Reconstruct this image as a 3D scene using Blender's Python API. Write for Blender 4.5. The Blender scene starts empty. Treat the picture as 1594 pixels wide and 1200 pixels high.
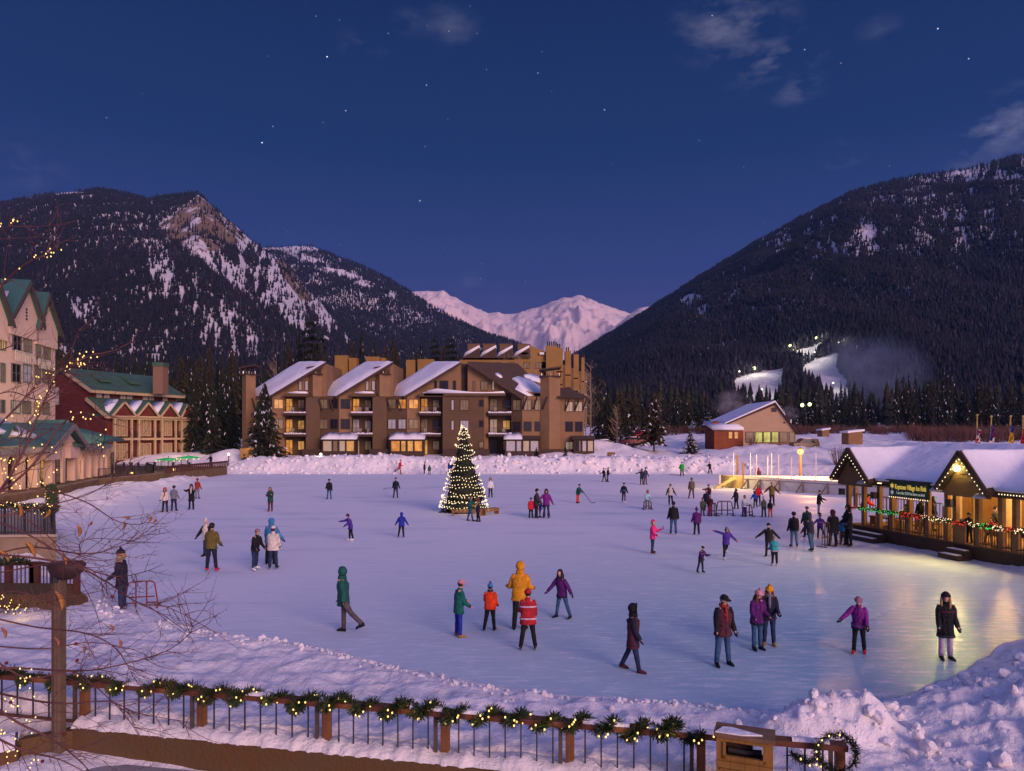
import bpy, bmesh, math, random
import numpy as np
from mathutils import Vector, Matrix
random.seed(7)
C = bpy.context.scene.collection
H, F, CX, HY = 5.5, 1100.0, 797.0, 676.0     # eye height (m) and lens of the photograph
V = Vector
def gp(px, py, z=0.0):                        # photo pixel on a level z -> point
    Y = F*(H-z)/(py-HY); return V(((px-CX)*Y/F, Y, z))
def at(px, py, Y):                            # photo pixel at a known distance -> point
    return V(((px-CX)*Y/F, Y, H-(py-HY)*Y/F))

# ------------------------------------------------------------------ noise
def _hash(ix, iy, seed):
    n = (ix.astype(np.int64)*374761393 + iy.astype(np.int64)*668265263 + seed*1442695041) & 0x7fffffff
    n = ((n ^ (n >> 13))*1274126177) & 0x7fffffff
    return ((n ^ (n >> 16)) & 0xffff)/65535.0
def vnoise(x, y, seed=0):
    x = np.asarray(x, float); y = np.asarray(y, float)
    ix = np.floor(x); iy = np.floor(y); fx = x-ix; fy = y-iy
    fx = fx*fx*(3-2*fx); fy = fy*fy*(3-2*fy)
    a = _hash(ix, iy, seed); b = _hash(ix+1, iy, seed); c = _hash(ix, iy+1, seed); d = _hash(ix+1, iy+1, seed)
    return (a*(1-fx)+b*fx)*(1-fy)+(c*(1-fx)+d*fx)*fy
def fbm(x, y, oct=4, seed=0, ridged=False):
    s = 0; a = .5; t = 0
    for o in range(oct):
        n = vnoise(x*2**o, y*2**o, seed+o*17)
        if ridged: n = 1-np.abs(2*n-1)
        s = s+a*n; t += a; a *= .5
    return s/t
def sstep(a, b, x):
    t = np.clip((x-a)/(b-a), 0, 1); return t*t*(3-2*t)

# ------------------------------------------------------------------ materials
def newmat(name):
    m = bpy.data.materials.new(name); m.use_nodes = True
    nt = m.node_tree; return m, nt, nt.nodes['Principled BSDF']
def node(nt, t, **kw):
    n = nt.nodes.new(t)
    for k, v in kw.items():
        if k in n.inputs: n.inputs[k].default_value = v
        else: setattr(n, k, v)
    return n
def L(nt, a, b): nt.links.new(a, b)
def c4(c): return (c[0], c[1], c[2], 1)
def mul(c, k): return tuple(min(1, x*k) for x in c)
MATS = {}
def mat(name, col, rough=.8, var=.18, scale=3, bump=.15, bscale=25, stripe=0, axis='Z', sdepth=.4, metal=0, spec=.3, col2=None, detail=6):
    if name in MATS: return MATS[name]
    m, nt, b = newmat(name)
    b.inputs['Roughness'].default_value = rough; b.inputs['Metallic'].default_value = metal
    b.inputs['Specular IOR Level'].default_value = spec
    tc = node(nt, 'ShaderNodeTexCoord')
    n = node(nt, 'ShaderNodeTexNoise', Scale=scale, Detail=detail, Roughness=.6); L(nt, tc.outputs['Object'], n.inputs['Vector'])
    r = node(nt, 'ShaderNodeValToRGB')
    r.color_ramp.elements[0].position = .3; r.color_ramp.elements[1].position = .7
    r.color_ramp.elements[0].color = c4(mul(col, 1-var)); r.color_ramp.elements[1].color = c4(col2 or mul(col, 1+var))
    L(nt, n.outputs['Fac'], r.inputs['Fac']); cout = r.outputs['Color']
    hn = node(nt, 'ShaderNodeTexNoise', Scale=bscale, Detail=4); L(nt, tc.outputs['Object'], hn.inputs['Vector'])
    bp = node(nt, 'ShaderNodeBump', Strength=bump, Distance=.05); hout = hn.outputs['Fac']
    if stripe:
        w = node(nt, 'ShaderNodeTexWave', Scale=stripe, Distortion=.15); w.bands_direction = axis; w.wave_profile = 'SAW'
        w.inputs['Detail'].default_value = 1
        L(nt, tc.outputs['Object'], w.inputs['Vector'])
        mm = node(nt, 'ShaderNodeMath', operation='MULTIPLY_ADD'); mm.inputs[1].default_value = 1.5
        L(nt, w.outputs['Fac'], mm.inputs[0]); L(nt, hout, mm.inputs[2]); hout = mm.outputs[0]
        g = node(nt, 'ShaderNodeMath', operation='LESS_THAN'); g.inputs[1].default_value = .1
        L(nt, w.outputs['Fac'], g.inputs[0])
        gm = node(nt, 'ShaderNodeMath', operation='MULTIPLY'); gm.inputs[1].default_value = sdepth; L(nt, g.outputs[0], gm.inputs[0])
        mx = node(nt, 'ShaderNodeMix', data_type='RGBA'); mx.inputs[7].default_value = c4(mul(col, .45))
        L(nt, gm.outputs[0], mx.inputs[0]); L(nt, cout, mx.inputs[6]); cout = mx.outputs[2]
    L(nt, hout, bp.inputs['Height']); L(nt, bp.outputs['Normal'], b.inputs['Normal'])
    L(nt, cout, b.inputs['Base Color'])
    MATS[name] = m; return m
def emit(name, col, strength, var=0, scale=1.0, col2=None, sample=False):
    if name in MATS: return MATS[name]
    m, nt, b = newmat(name)
    b.inputs['Base Color'].default_value = c4(mul(col, .4)); b.inputs['Roughness'].default_value = .4
    b.inputs['Emission Strength'].default_value = strength; b.inputs['Emission Color'].default_value = c4(col)
    if var:
        tc = node(nt, 'ShaderNodeTexCoord'); n = node(nt, 'ShaderNodeTexNoise', Scale=scale, Detail=3)
        L(nt, tc.outputs['Object'], n.inputs['Vector'])
        r = node(nt, 'ShaderNodeValToRGB'); r.color_ramp.elements[0].position = .38; r.color_ramp.elements[1].position = .62
        r.color_ramp.elements[0].color = c4(col2 or mul(col, 1-var)); r.color_ramp.elements[1].color = c4(col)
        L(nt, n.outputs['Fac'], r.inputs['Fac']); L(nt, r.outputs['Color'], b.inputs['Emission Color'])
    if not sample: m.cycles.emission_sampling = 'NONE'
    MATS[name] = m; return m

def snow_mat(name, col=(.86, .85, .88), chunk=1.0, dirt=0.0):
    m, nt, b = newmat(name)
    b.inputs['Roughness'].default_value = .75; b.inputs['Specular IOR Level'].default_value = .25
    tc = node(nt, 'ShaderNodeTexCoord')
    n1 = node(nt, 'ShaderNodeTexNoise', Scale=1.1*chunk, Detail=9, Roughness=.62); L(nt, tc.outputs['Object'], n1.inputs['Vector'])
    n2 = node(nt, 'ShaderNodeTexNoise', Scale=9*chunk, Detail=5, Roughness=.65); L(nt, tc.outputs['Object'], n2.inputs['Vector'])
    b1 = node(nt, 'ShaderNodeBump', Strength=.55, Distance=.35); L(nt, n1.outputs['Fac'], b1.inputs['Height'])
    b2 = node(nt, 'ShaderNodeBump', Strength=.5, Distance=.05); L(nt, n2.outputs['Fac'], b2.inputs['Height'])
    L(nt, b1.outputs['Normal'], b2.inputs['Normal']); L(nt, b2.outputs['Normal'], b.inputs['Normal'])
    r = node(nt, 'ShaderNodeValToRGB'); r.color_ramp.elements[0].position = .3; r.color_ramp.elements[1].position = .62
    r.color_ramp.elements[0].color = c4(mul(col, .86)); r.color_ramp.elements[1].color = c4(col)
    L(nt, n1.outputs['Fac'], r.inputs['Fac']); out = r.outputs['Color']
    if dirt:
        n3 = node(nt, 'ShaderNodeTexNoise', Scale=2.3, Detail=10, Roughness=.75); L(nt, tc.outputs['Object'], n3.inputs['Vector'])
        r3 = node(nt, 'ShaderNodeValToRGB'); r3.color_ramp.elements[0].position = .60; r3.color_ramp.elements[1].position = .72
        r3.color_ramp.elements[1].color = (dirt, dirt, dirt, 1); L(nt, n3.outputs['Fac'], r3.inputs['Fac'])
        mx = node(nt, 'ShaderNodeMix', data_type='RGBA'); mx.inputs[7].default_value = (.33, .25, .2, 1)
        L(nt, r3.outputs['Color'], mx.inputs[0]); L(nt, out, mx.inputs[6]); out = mx.outputs[2]
    L(nt, out, b.inputs['Base Color'])
    MATS[name] = m; return m

# ------------------------------------------------------------------ mesh builder
def frame_of(d):
    d = d.normalized(); up = V((0, 0, 1)) if abs(d.z) < .95 else V((1, 0, 0))
    a = d.cross(up).normalized(); return a, a.cross(d).normalized()
class MB:
    def __init__(s): s.v = []; s.f = []; s.m = []
    def add(s, vs, fs, m=0):
        k = len(s.v); s.v += [tuple(p) for p in vs]; s.f += [tuple(i+k for i in f) for f in fs]; s.m += [m]*len(fs)
        return s
    def obox(s, O, U, W, N, m=0):
        O, U, W, N = V(O), V(U), V(W), V(N)
        p = [O, O+U, O+U+W, O+W, O+N, O+U+N, O+U+W+N, O+W+N]
        return s.add(p, [(0, 3, 2, 1), (4, 5, 6, 7), (0, 1, 5, 4), (1, 2, 6, 5), (2, 3, 7, 6), (3, 0, 4, 7)], m)
    def box(s, x0, x1, y0, y1, z0, z1, m=0):
        return s.obox((x0, y0, z0), (x1-x0, 0, 0), (0, y1-y0, 0), (0, 0, z1-z0), m)
    def prism(s, pts, ext, m=0):
        pts = [V(p) for p in pts]; e = V(ext); n = len(pts)
        fs = [tuple(range(n-1, -1, -1)), tuple(range(n, 2*n))]+[(i, (i+1) % n, n+(i+1) % n, n+i) for i in range(n)]
        return s.add(pts+[p+e for p in pts], fs, m)
    def bar(s, a, b, w, h=None, m=0, up=None):
        a, b = V(a), V(b); h = h or w; d = b-a
        A, B = frame_of(d)
        return s.obox(a-A*w/2-B*h/2, A*w, B*h, d, m)
    def tube(s, pts, rad, n=8, m=0, cap=True, ax=None):
        pts = [V(p) for p in pts]; k = len(pts); vs = []
        if not isinstance(rad, (list, tuple)): rad = [rad]*k
        A = None
        for i, p in enumerate(pts):
            d = (pts[min(i+1, k-1)]-pts[max(i-1, 0)])
            if d.length < 1e-6: d = V((0, 0, 1))
            d.normalize()
            if A is None: A, B = frame_of(d)
            else:
                A = (A-d*A.dot(d)); A = A.normalized() if A.length > 1e-5 else frame_of(d)[0]
                B = A.cross(d).normalized()
            r = rad[i]
            for j in range(n):
                t = 2*math.pi*j/n; vs.append(p+A*math.cos(t)*r+B*math.sin(t)*r)
        fs = [(i*n+j, i*n+(j+1) % n, (i+1)*n+(j+1) % n, (i+1)*n+j) for i in range(k-1) for j in range(n)]
        if cap: fs += [tuple(range(n-1, -1, -1)), tuple(range((k-1)*n, k*n))]
        return s.add(vs, fs, m)
    def loft(s, rings, m=0, cap=True):                # rings: lists of n points
        n = len(rings[0]); k = len(rings); vs = [p for r in rings for p in r]
        fs = [(i*n+j, i*n+(j+1) % n, (i+1)*n+(j+1) % n, (i+1)*n+j) for i in range(k-1) for j in range(n)]
        if cap: fs += [tuple(range(n-1, -1, -1)), tuple(range((k-1)*n, k*n))]
        return s.add(vs, fs, m)
    def ball(s, c, r, nu=8, nv=6, m=0, R=None, keep=None):
        c = V(c); r = V(r) if hasattr(r, '__len__') else V((r, r, r)); vs = []; fs = []
        for i in range(nv+1):
            t = math.pi*i/nv
            for j in range(nu):
                a = 2*math.pi*j/nu
                q = V((math.sin(t)*math.cos(a)*r.x, math.sin(t)*math.sin(a)*r.y, math.cos(t)*r.z))
                vs.append(c+(R @ q if R else q))
        for i in range(nv):
            for j in range(nu):
                if keep and not keep((i+.5)/nv, 2*math.pi*(j+.5)/nu): continue
                fs.append((i*nu+j, (i+1)*nu+j, (i+1)*nu+(j+1) % nu, i*nu+(j+1) % nu))
        return s.add(vs, fs, m)
    def build(s, name, mats, parent=None, smooth=False, origin=None, recalc=True):
        o0 = V(origin) if origin is not None else (ORG[parent.name] if parent else V((0, 0, 0)))
        me = bpy.data.meshes.new(name)
        me.from_pydata([(p[0]-o0.x, p[1]-o0.y, p[2]-o0.z) for p in s.v], [], s.f)
        if not isinstance(mats, (list, tuple)): mats = [mats]
        for m in mats: me.materials.append(m)
        me.polygons.foreach_set('material_index', s.m)
        if smooth: me.polygons.foreach_set('use_smooth', [True]*len(s.f))
        me.update()
        if recalc and len(s.f) < 30000:
            bm = bmesh.new(); bm.from_mesh(me); bmesh.ops.recalc_face_normals(bm, faces=bm.faces); bm.to_mesh(me); bm.free()
        o = bpy.data.objects.new(name, me); C.objects.link(o)
        if parent: o.parent = parent
        else: o.location = o0
        ORG[o.name] = o0
        return o
ORG = {}
def tag(o, label=None, cat=None, group=None, kind=None):
    if label: o['label'] = label
    if cat: o['category'] = cat
    if group: o['group'] = group
    if kind: o['kind'] = kind
    return o
def thing(name, label, cat, loc, group=None):
    o = bpy.data.objects.new(name, None); C.objects.link(o); o.location = loc; o.empty_display_size = .2
    ORG[o.name] = V(loc); return tag(o, label, cat, group)
def copy_tree(o, loc=None, rz=None, sc=None, parent=None):
    c = o.copy(); C.objects.link(c)
    if parent: c.parent = parent
    if loc is not None: c.location = loc
    if rz is not None: c.rotation_euler = (0, 0, rz)
    if sc is not None: c.scale = sc if hasattr(sc, '__len__') else (sc, sc, sc)
    for ch in o.children: copy_tree(ch, parent=c)
    return c
_bulb = {}
def bulbs(parent, pts, material, r=.03, name='bulb'):
    key = (material.name, round(r, 3))
    if key not in _bulb:
        q = MB().ball((0, 0, 0), (r, r, r*1.25), 6, 4); me = bpy.data.meshes.new('bulb')
        me.from_pydata(q.v, [], q.f); me.materials.append(material); _bulb[key] = me
    for p in pts[:100]:
        b = bpy.data.objects.new(name, _bulb[key]); C.objects.link(b); b.parent = parent; b.location = V(p)-ORG[parent.name]
    if len(pts) > 100:
        q = MB()
        for p in pts[100:]: q.ball(p, (r, r, r*1.25), 6, 4)
        tag(q.build(name, material, parent), kind='stuff')
def lamp(name, loc, col, energy, radius=.15, spot=None):
    l = bpy.data.lights.new(name, 'SPOT' if spot else 'POINT'); l.energy = energy; l.color = col; l.shadow_soft_size = radius
    o = bpy.data.objects.new(name, l); C.objects.link(o); o.location = loc
    if spot: l.spot_size = spot[1]; l.spot_blend = .8; o.rotation_euler = (V(spot[0])-V(loc)).to_track_quat('-Z', 'Y').to_euler()
    return o
def npmesh(name, co, faces, mats, smooth=True, mi=None):
    me = bpy.data.meshes.new(name); n = len(co); k = faces.shape[1]
    me.vertices.add(n); me.vertices.foreach_set('co', np.asarray(co, np.float32).ravel())
    me.loops.add(faces.size); me.loops.foreach_set('vertex_index', faces.astype(np.int32).ravel())
    me.polygons.add(len(faces)); me.polygons.foreach_set('loop_start', np.arange(0, faces.size, k, dtype=np.int32))
    if not isinstance(mats, (list, tuple)): mats = [mats]
    for m in mats: me.materials.append(m)
    if smooth: me.polygons.foreach_set('use_smooth', np.ones(len(faces), bool))
    if mi is not None: me.polygons.foreach_set('material_index', mi.astype(np.int32))
    me.update(calc_edges=True); me.validate()
    o = bpy.data.objects.new(name, me); C.objects.link(o); ORG[o.name] = V((0, 0, 0)); return o
def gridfaces(nu, nv):
    i = np.arange(nu-1)[:, None]*nv+np.arange(nv-1)[None, :]; i = i.ravel()
    return np.stack([i, i+nv, i+nv+1, i+1], 1)

# ------------------------------------------------------------------ camera, sky, sun
cam = bpy.data.cameras.new('camera'); co = bpy.data.objects.new('camera', cam); C.objects.link(co)
cam.sensor_width = 36; cam.lens = 36*F/1594; cam.shift_y = (HY-600)/1594; cam.clip_end = 30000; cam.clip_start = .1
co.location = (0, 0, H); co.rotation_euler = (math.pi/2, 0, 0)
sc = bpy.context.scene; sc.camera = co
sc.view_settings.view_transform = 'Standard'; sc.view_settings.look = 'None'; sc.view_settings.exposure = 0; sc.view_settings.gamma = 1
sc.cycles.use_denoising = True; sc.cycles.sample_clamp_indirect = 3; sc.cycles.max_bounces = 5; sc.cycles.diffuse_bounces = 3
sc.cycles.glossy_bounces = 3; sc.cycles.transparent_max_bounces = 8; sc.cycles.volume_bounces = 0; sc.cycles.caustics_reflective = False

SUN_EL, SUN_AZ = math.radians(15), math.radians(148)      # low afterglow from behind, to the right
sdir = V((math.sin(SUN_AZ)*math.cos(SUN_EL), math.cos(SUN_AZ)*math.cos(SUN_EL), math.sin(SUN_EL)))
sl = bpy.data.lights.new('sun', 'SUN'); sl.energy = 2.75; sl.angle = math.radians(30); sl.color = (1.0, .62, .53)
so = bpy.data.objects.new('sun', sl); C.objects.link(so); so.rotation_euler = (-sdir).to_track_quat('-Z', 'Y').to_euler()

w = bpy.data.worlds.new('World'); sc.world = w; w.use_nodes = True; nt = w.node_tree
bg = nt.nodes['Background']; tc = node(nt, 'ShaderNodeTexCoord')
sky = node(nt, 'ShaderNodeTexSky'); sky.sky_type = 'NISHITA'; sky.sun_disc = False; sky.sun_elevation = math.radians(1.5); sky.sun_rotation = SUN_AZ
sep = node(nt, 'ShaderNodeSeparateXYZ'); L(nt, tc.outputs['Generated'], sep.inputs[0])
def mth(op, a, b=None, c=None, clamp=False):
    n = node(nt, 'ShaderNodeMath', operation=op); n.use_clamp = clamp
    for i, x in enumerate((a, b, c)):
        if x is None: continue
        if hasattr(x, 'node'): L(nt, x, n.inputs[i])
        else: n.inputs[i].default_value = x
    return n.outputs[0]
def vmx(op, a, b):
    n = node(nt, 'ShaderNodeVectorMath', operation=op)
    for i, x in enumerate((a, b)):
        if hasattr(x, 'node'): L(nt, x, n.inputs[i])
        else: n.inputs[i].default_value = x
    return n
# dusk gradient: violet near the horizon, deep blue above, brightened overhead out of view to light snow and ice, a pink afterglow low behind the viewer
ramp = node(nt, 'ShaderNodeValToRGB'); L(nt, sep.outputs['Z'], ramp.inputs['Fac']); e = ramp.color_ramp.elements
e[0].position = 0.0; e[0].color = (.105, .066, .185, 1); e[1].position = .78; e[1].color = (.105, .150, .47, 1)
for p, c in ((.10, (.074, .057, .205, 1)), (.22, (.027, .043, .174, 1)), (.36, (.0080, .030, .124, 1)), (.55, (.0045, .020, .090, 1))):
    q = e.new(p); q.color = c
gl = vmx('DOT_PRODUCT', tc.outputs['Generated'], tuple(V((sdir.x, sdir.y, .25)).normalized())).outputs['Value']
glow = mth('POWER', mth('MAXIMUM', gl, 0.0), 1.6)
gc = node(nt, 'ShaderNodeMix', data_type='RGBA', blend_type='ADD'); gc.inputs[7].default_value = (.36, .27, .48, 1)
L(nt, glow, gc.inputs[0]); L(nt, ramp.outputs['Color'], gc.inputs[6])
# stars
vor = node(nt, 'ShaderNodeTexVoronoi', Scale=58.0); L(nt, tc.outputs['Generated'], vor.inputs['Vector'])
srgb = node(nt, 'ShaderNodeSeparateColor'); L(nt, vor.outputs['Color'], srgb.inputs[0])
bright = mth('POWER', srgb.outputs[0], 5.0)
rad = mth('MULTIPLY_ADD', bright, .012, .038)
star = mth('MULTIPLY', mth('SUBTRACT', 1.0, mth('DIVIDE', vor.outputs['Distance'], rad), clamp=True), mth('MULTIPLY_ADD', bright, 3.6, 1.15))
star = mth('MULTIPLY', star, mth('GREATER_THAN', srgb.outputs[1], .08))
# wisps of cloud
cn = node(nt, 'ShaderNodeTexNoise', Scale=16.0, Detail=8, Roughness=.62); L(nt, vmx('MULTIPLY', tc.outputs['Generated'], (1, 1, 2.2)).outputs[0], cn.inputs['Vector'])
cn2 = mth('MULTIPLY', mth('SUBTRACT', cn.outputs['Fac'], .46, clamp=True), 5.0, clamp=True)
tot = None
for (px, py, rx, amp) in ((1140, 40, .085, 1.0), (1200, 95, .07, .9), (1240, 135, .04, .8), (705, 42, .05, .5), (560, 68, .04, .4), (1570, 190, .075, 1.3), (1530, 235, .05, .8), (1310, 238, .035, .8), (45, 262, .05, .45), (1370, 45, .03, .35), (790, 458, .03, .5), (725, 435, .03, .3), (640, 35, .03, .4)):
    d = V(((px-CX)/F, 1, (HY-py)/F)).normalized()
    df = vmx('SUBTRACT', tc.outputs['Generated'], tuple(d)).outputs[0]
    ln = vmx('LENGTH', vmx('MULTIPLY', df, (1, 1, 1.8)).outputs[0], (0, 0, 0)).outputs['Value']
    g = mth('MULTIPLY', mth('SUBTRACT', 1.0, mth('DIVIDE', ln, rx), clamp=True), amp)
    tot = g if tot is None else mth('MAXIMUM', tot, g)
cl = mth('MULTIPLY', tot, cn2)
skyadd = node(nt, 'ShaderNodeMix', data_type='RGBA', blend_type='ADD'); skyadd.inputs[7].default_value = (.12, .105, .12, 1)
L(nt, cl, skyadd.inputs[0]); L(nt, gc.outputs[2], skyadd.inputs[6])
sa = node(nt, 'ShaderNodeMix', data_type='RGBA', blend_type='ADD'); sa.inputs[7].default_value = (.85, .9, 1, 1)
sa.clamp_factor = False
L(nt, star, sa.inputs[0]); L(nt, skyadd.outputs[2], sa.inputs[6])
# physical dusk sky underneath
nb = node(nt, 'ShaderNodeMix', data_type='RGBA', blend_type='ADD'); nb.inputs[0].default_value = .0015
L(nt, sa.outputs[2], nb.inputs[6]); L(nt, sky.outputs['Color'], nb.inputs[7])
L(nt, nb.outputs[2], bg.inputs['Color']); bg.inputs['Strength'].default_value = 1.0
# ================================================================== materials of the setting
SNOW = snow_mat('snow'); SNOWD = snow_mat('plowed_snow', (.88, .84, .86), 1.6, dirt=.45); SNOWR = snow_mat('roof_snow', (.84, .84, .90), .35)
# ------------------------------------------------------------------ ice outline and ground height
ice_px = [(345, 738), (240, 765), (150, 795), (108, 832), (112, 880), (185, 950), (330, 985), (480, 1005), (620, 1040), (760, 1068), (900, 1085),
          (1100, 1100), (1200, 1113), (1330, 1113), (1430, 1093), (1530, 1045), (1594, 1003)]
ICE = [tuple(gp(*p))[:2] for p in ice_px]+[(17.5, 19.6), (20.2, 23), (20.55, 27.5), (18.9, 35), (18.0, 41), (27, 44), (62, 50), (62, 92), (34, 97)]
ICE = np.array(ICE)
def ice_d(x, y):                              # signed distance to the shore, positive on land
    x = np.asarray(x, float); y = np.asarray(y, float)
    best = np.full(x.shape, 1e9); ins = np.zeros(x.shape, bool); n = len(ICE)
    for i in range(n):
        ax, ay = ICE[i]; bx, by = ICE[(i+1) % n]; dx, dy = bx-ax, by-ay
        t = np.clip(((x-ax)*dx+(y-ay)*dy)/(dx*dx+dy*dy), 0, 1)
        best = np.minimum(best, np.hypot(x-ax-t*dx, y-ay-t*dy))
        c = (ay > y) != (by > y)
        with np.errstate(divide='ignore', invalid='ignore'):
            ins ^= c & (x < (bx-ax)*(y-ay)/(dy if dy else 1e-9)+ax)
    return np.where(ins, -best, best)
def wall_y(x): return 13.3-.21*(x+8.16)       # line of the near railing
def bump(x, y, cx, cy, rx, ry, h): return h*np.exp(-((x-cx)/rx)**2-((y-cy)/ry)**2)
def ground_h(x, y):
    x = np.asarray(x, float); y = np.asarray(y, float)
    d = ice_d(x, y)+.5*(fbm(x*.5, y*.5, 3, 5)-.5)*np.clip(y/20, .6, 2.5)
    n1 = fbm(x*.45, y*.45, 5, 3); n2 = fbm(x*2.2, y*2.2, 4, 9); rg = fbm(x*.8, y*.8, 4, 21, True)
    far = sstep(82, 96, y)*sstep(-44, -36, x+.0*y)*(1-.55*sstep(26, 40, x))
    hf = (2.0+.9*(fbm(x*.09, y*.0, 2, 4)-.3))*sstep(0, 4.2, d)-.5*sstep(5, 9, d)+sstep(.2, 2, d)*(.9*(rg-.5)+.35*(n2-.5))*(1-.6*sstep(6, 12, d))
    hp = 1.9+np.clip(y-104, 0, 1e9)*.0385+.5*(n1-.5)
    hfar = np.where(d > 9, 0, 0)+hf*(1-sstep(7, 12, d))+hp*sstep(7, 12, d)
    left = .55*sstep(0, 6, d)+.55*np.exp(-((d-1.6)/1.0)**2)*(rg+.2)+.35*np.exp(-((d-4.2)/.7)**2)*(n1+.3)+.16*(n2-.5)*sstep(0, 1, d)+.5*sstep(10, 20, d)
    front = .17*sstep(-.1, .9, d)+sstep(0, .6, d)*(.14*(n2-.45)+.22*(fbm(x*1.1, y*1.7, 4, 13, True)-.5))
    front = front+.05*(fbm(x*6, y*6, 3, 31)-.5)*sstep(-.2, .5, d)
    wL = sstep(-11, -17, x)*(1-far)
    h = far*hfar+(1-far)*(wL*left+(1-wL)*front)
    # plains right of and behind the pavilion
    pl = sstep(44, 70, x)*sstep(30, 60, y)
    h = np.where(y > 100, np.maximum(h, hp*sstep(100, 112, y)), h)
    # mounds
    lump = .35+.95*(fbm(x*1.15, y*1.15, 5, 41, True))+.45*fbm(x*3.1, y*3.1, 3, 43, True)
    m = bump(x, y, 11.6, 13.6, 2.8, 1.6, .38)+bump(x, y, 15, 16.0, 3.2, 2.2, .52)+bump(x, y, 9.3, 12.4, 2.2, 1.4, .22)+bump(x, y, 13, 11.8, 4, 2.2, .36)
    m2 = bump(x, y, 5.55, 12.6, .62, .55, .62)+bump(x, y, 6.3, 12.5, .38, .45, .45)+bump(x, y, 4.7, 12.3, .6, .4, .25)+bump(x, y, 4.4, 11.6, .9, .4, .22)
    m3 = bump(x, y, -9.8, 13.6, 1.3, .5, .30)+bump(x, y, 23.5, 27.5, 2, 2, .6)
    m4 = bump(x, y, 12, 116, 9, 6, 2.2)+bump(x, y, 45, 118, 9, 5, 1.4)+bump(x, y, -43.5, 107.5, 3.2, 3.5, 1.6)
    h = h+(m+.78*m2+m3)*lump+m4*(.8+.4*n1)
    far2 = sstep(100, 130, y)
    h = h+far2*(.8*(fbm(x*.12, y*.12, 4, 77)-.5)+.35*(n1-.5))
    # terrace in front of the railing wall, lower
    wy = wall_y(x); low = sstep(.26, .12, y-wy)*(1-sstep(5.0, 7.0, x))
    lowz = -.56+.14*n1+.16*np.exp(-((wy-y)/.30)**2)*(n1*1.6-.45)+bump(x, y, -8.6, 12.6, 1.0, .7, .22)
    h = h*(1-low)+lowz*low
    h = np.where((x > 6) & (y < 11), np.maximum(h, .1), h)
    h = np.where((x < -39.6) & (y < 104) & (y > 50), np.minimum(h, .95), h)
    return np.where((d < -.15) & (low < .5), np.minimum(h, -.07), h)
Ys = 6.0*1.0066**np.arange(0, 690); Ys = Ys[Ys < 540]; pxs = np.linspace(-900, 2500, 900)
YY, PX = np.meshgrid(Ys, pxs, indexing='ij'); XX = (PX-CX)*YY/F
ZZ = ground_h(XX, YY)
g = npmesh('snow_ground', np.stack([XX, YY, ZZ], -1).reshape(-1, 3), gridfaces(*XX.shape), SNOWD); tag(g, kind='structure')
def gz(x, y): return float(ground_h(np.array([x]), np.array([y]))[0])

# ice sheet, a little under the banks
gx, gy = np.meshgrid(np.arange(-48, 64, .8), np.arange(11.2, 100.5, .8), indexing='ij')
fc = gridfaces(*gx.shape); cen = (gx+.4)[:-1, :-1].ravel(), (gy+.4)[:-1, :-1].ravel()
fc = fc[(ice_d(*cen) < 2.2) & (cen[1] > wall_y(cen[0])+.3)]
m, nt, b = newmat('rink_ice'); tc = node(nt, 'ShaderNodeTexCoord')
mp = node(nt, 'ShaderNodeMapping'); mp.inputs['Scale'].default_value = (.22, 1.0, 1); mp.inputs['Rotation'].default_value = (0, 0, .12); L(nt, tc.outputs['Object'], mp.inputs['Vector'])
a1 = node(nt, 'ShaderNodeTexNoise', Scale=.5, Detail=9, Roughness=.65); L(nt, mp.outputs['Vector'], a1.inputs['Vector'])
a2 = node(nt, 'ShaderNodeTexNoise', Scale=5, Detail=9, Roughness=.78); L(nt, mp.outputs['Vector'], a2.inputs['Vector'])
a3 = node(nt, 'ShaderNodeTexNoise', Scale=.09, Detail=3); L(nt, tc.outputs['Object'], a3.inputs['Vector'])
mp2 = node(nt, 'ShaderNodeMapping'); mp2.inputs['Scale'].default_value = (.10, 2.4, 1); mp2.inputs['Rotation'].default_value = (0, 0, -.35); L(nt, tc.outputs['Object'], mp2.inputs['Vector'])
a4 = node(nt, 'ShaderNodeTexNoise', Scale=3, Detail=5, Roughness=.75, Distortion=.6); L(nt, mp2.outputs['Vector'], a4.inputs['Vector'])
sx = node(nt, 'ShaderNodeSeparateXYZ'); L(nt, tc.outputs['Object'], sx.inputs[0])
def mh(op, a, b=None, c=None, clamp=False):
    n = node(nt, 'ShaderNodeMath', operation=op); n.use_clamp = clamp
    for i, x in enumerate((a, b, c)):
        if x is None: continue
        if hasattr(x, 'node'): L(nt, x, n.inputs[i])
        else: n.inputs[i].default_value = x
    return n.outputs[0]
# clear ice in the near right corner, frosted elsewhere
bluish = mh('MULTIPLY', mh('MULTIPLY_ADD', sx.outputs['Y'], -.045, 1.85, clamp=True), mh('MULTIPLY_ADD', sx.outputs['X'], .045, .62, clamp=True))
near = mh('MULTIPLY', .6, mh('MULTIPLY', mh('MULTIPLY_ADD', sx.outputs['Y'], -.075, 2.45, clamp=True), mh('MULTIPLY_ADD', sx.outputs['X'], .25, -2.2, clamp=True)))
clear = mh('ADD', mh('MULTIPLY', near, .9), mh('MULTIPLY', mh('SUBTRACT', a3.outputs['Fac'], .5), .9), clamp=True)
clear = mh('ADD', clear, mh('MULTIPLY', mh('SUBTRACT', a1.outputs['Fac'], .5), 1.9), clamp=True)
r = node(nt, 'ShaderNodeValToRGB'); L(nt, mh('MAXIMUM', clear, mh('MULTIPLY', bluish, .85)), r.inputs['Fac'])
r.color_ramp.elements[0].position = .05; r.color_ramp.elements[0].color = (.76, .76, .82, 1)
r.color_ramp.elements[1].position = .95; r.color_ramp.elements[1].color = (.22, .43, .54, 1)
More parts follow.
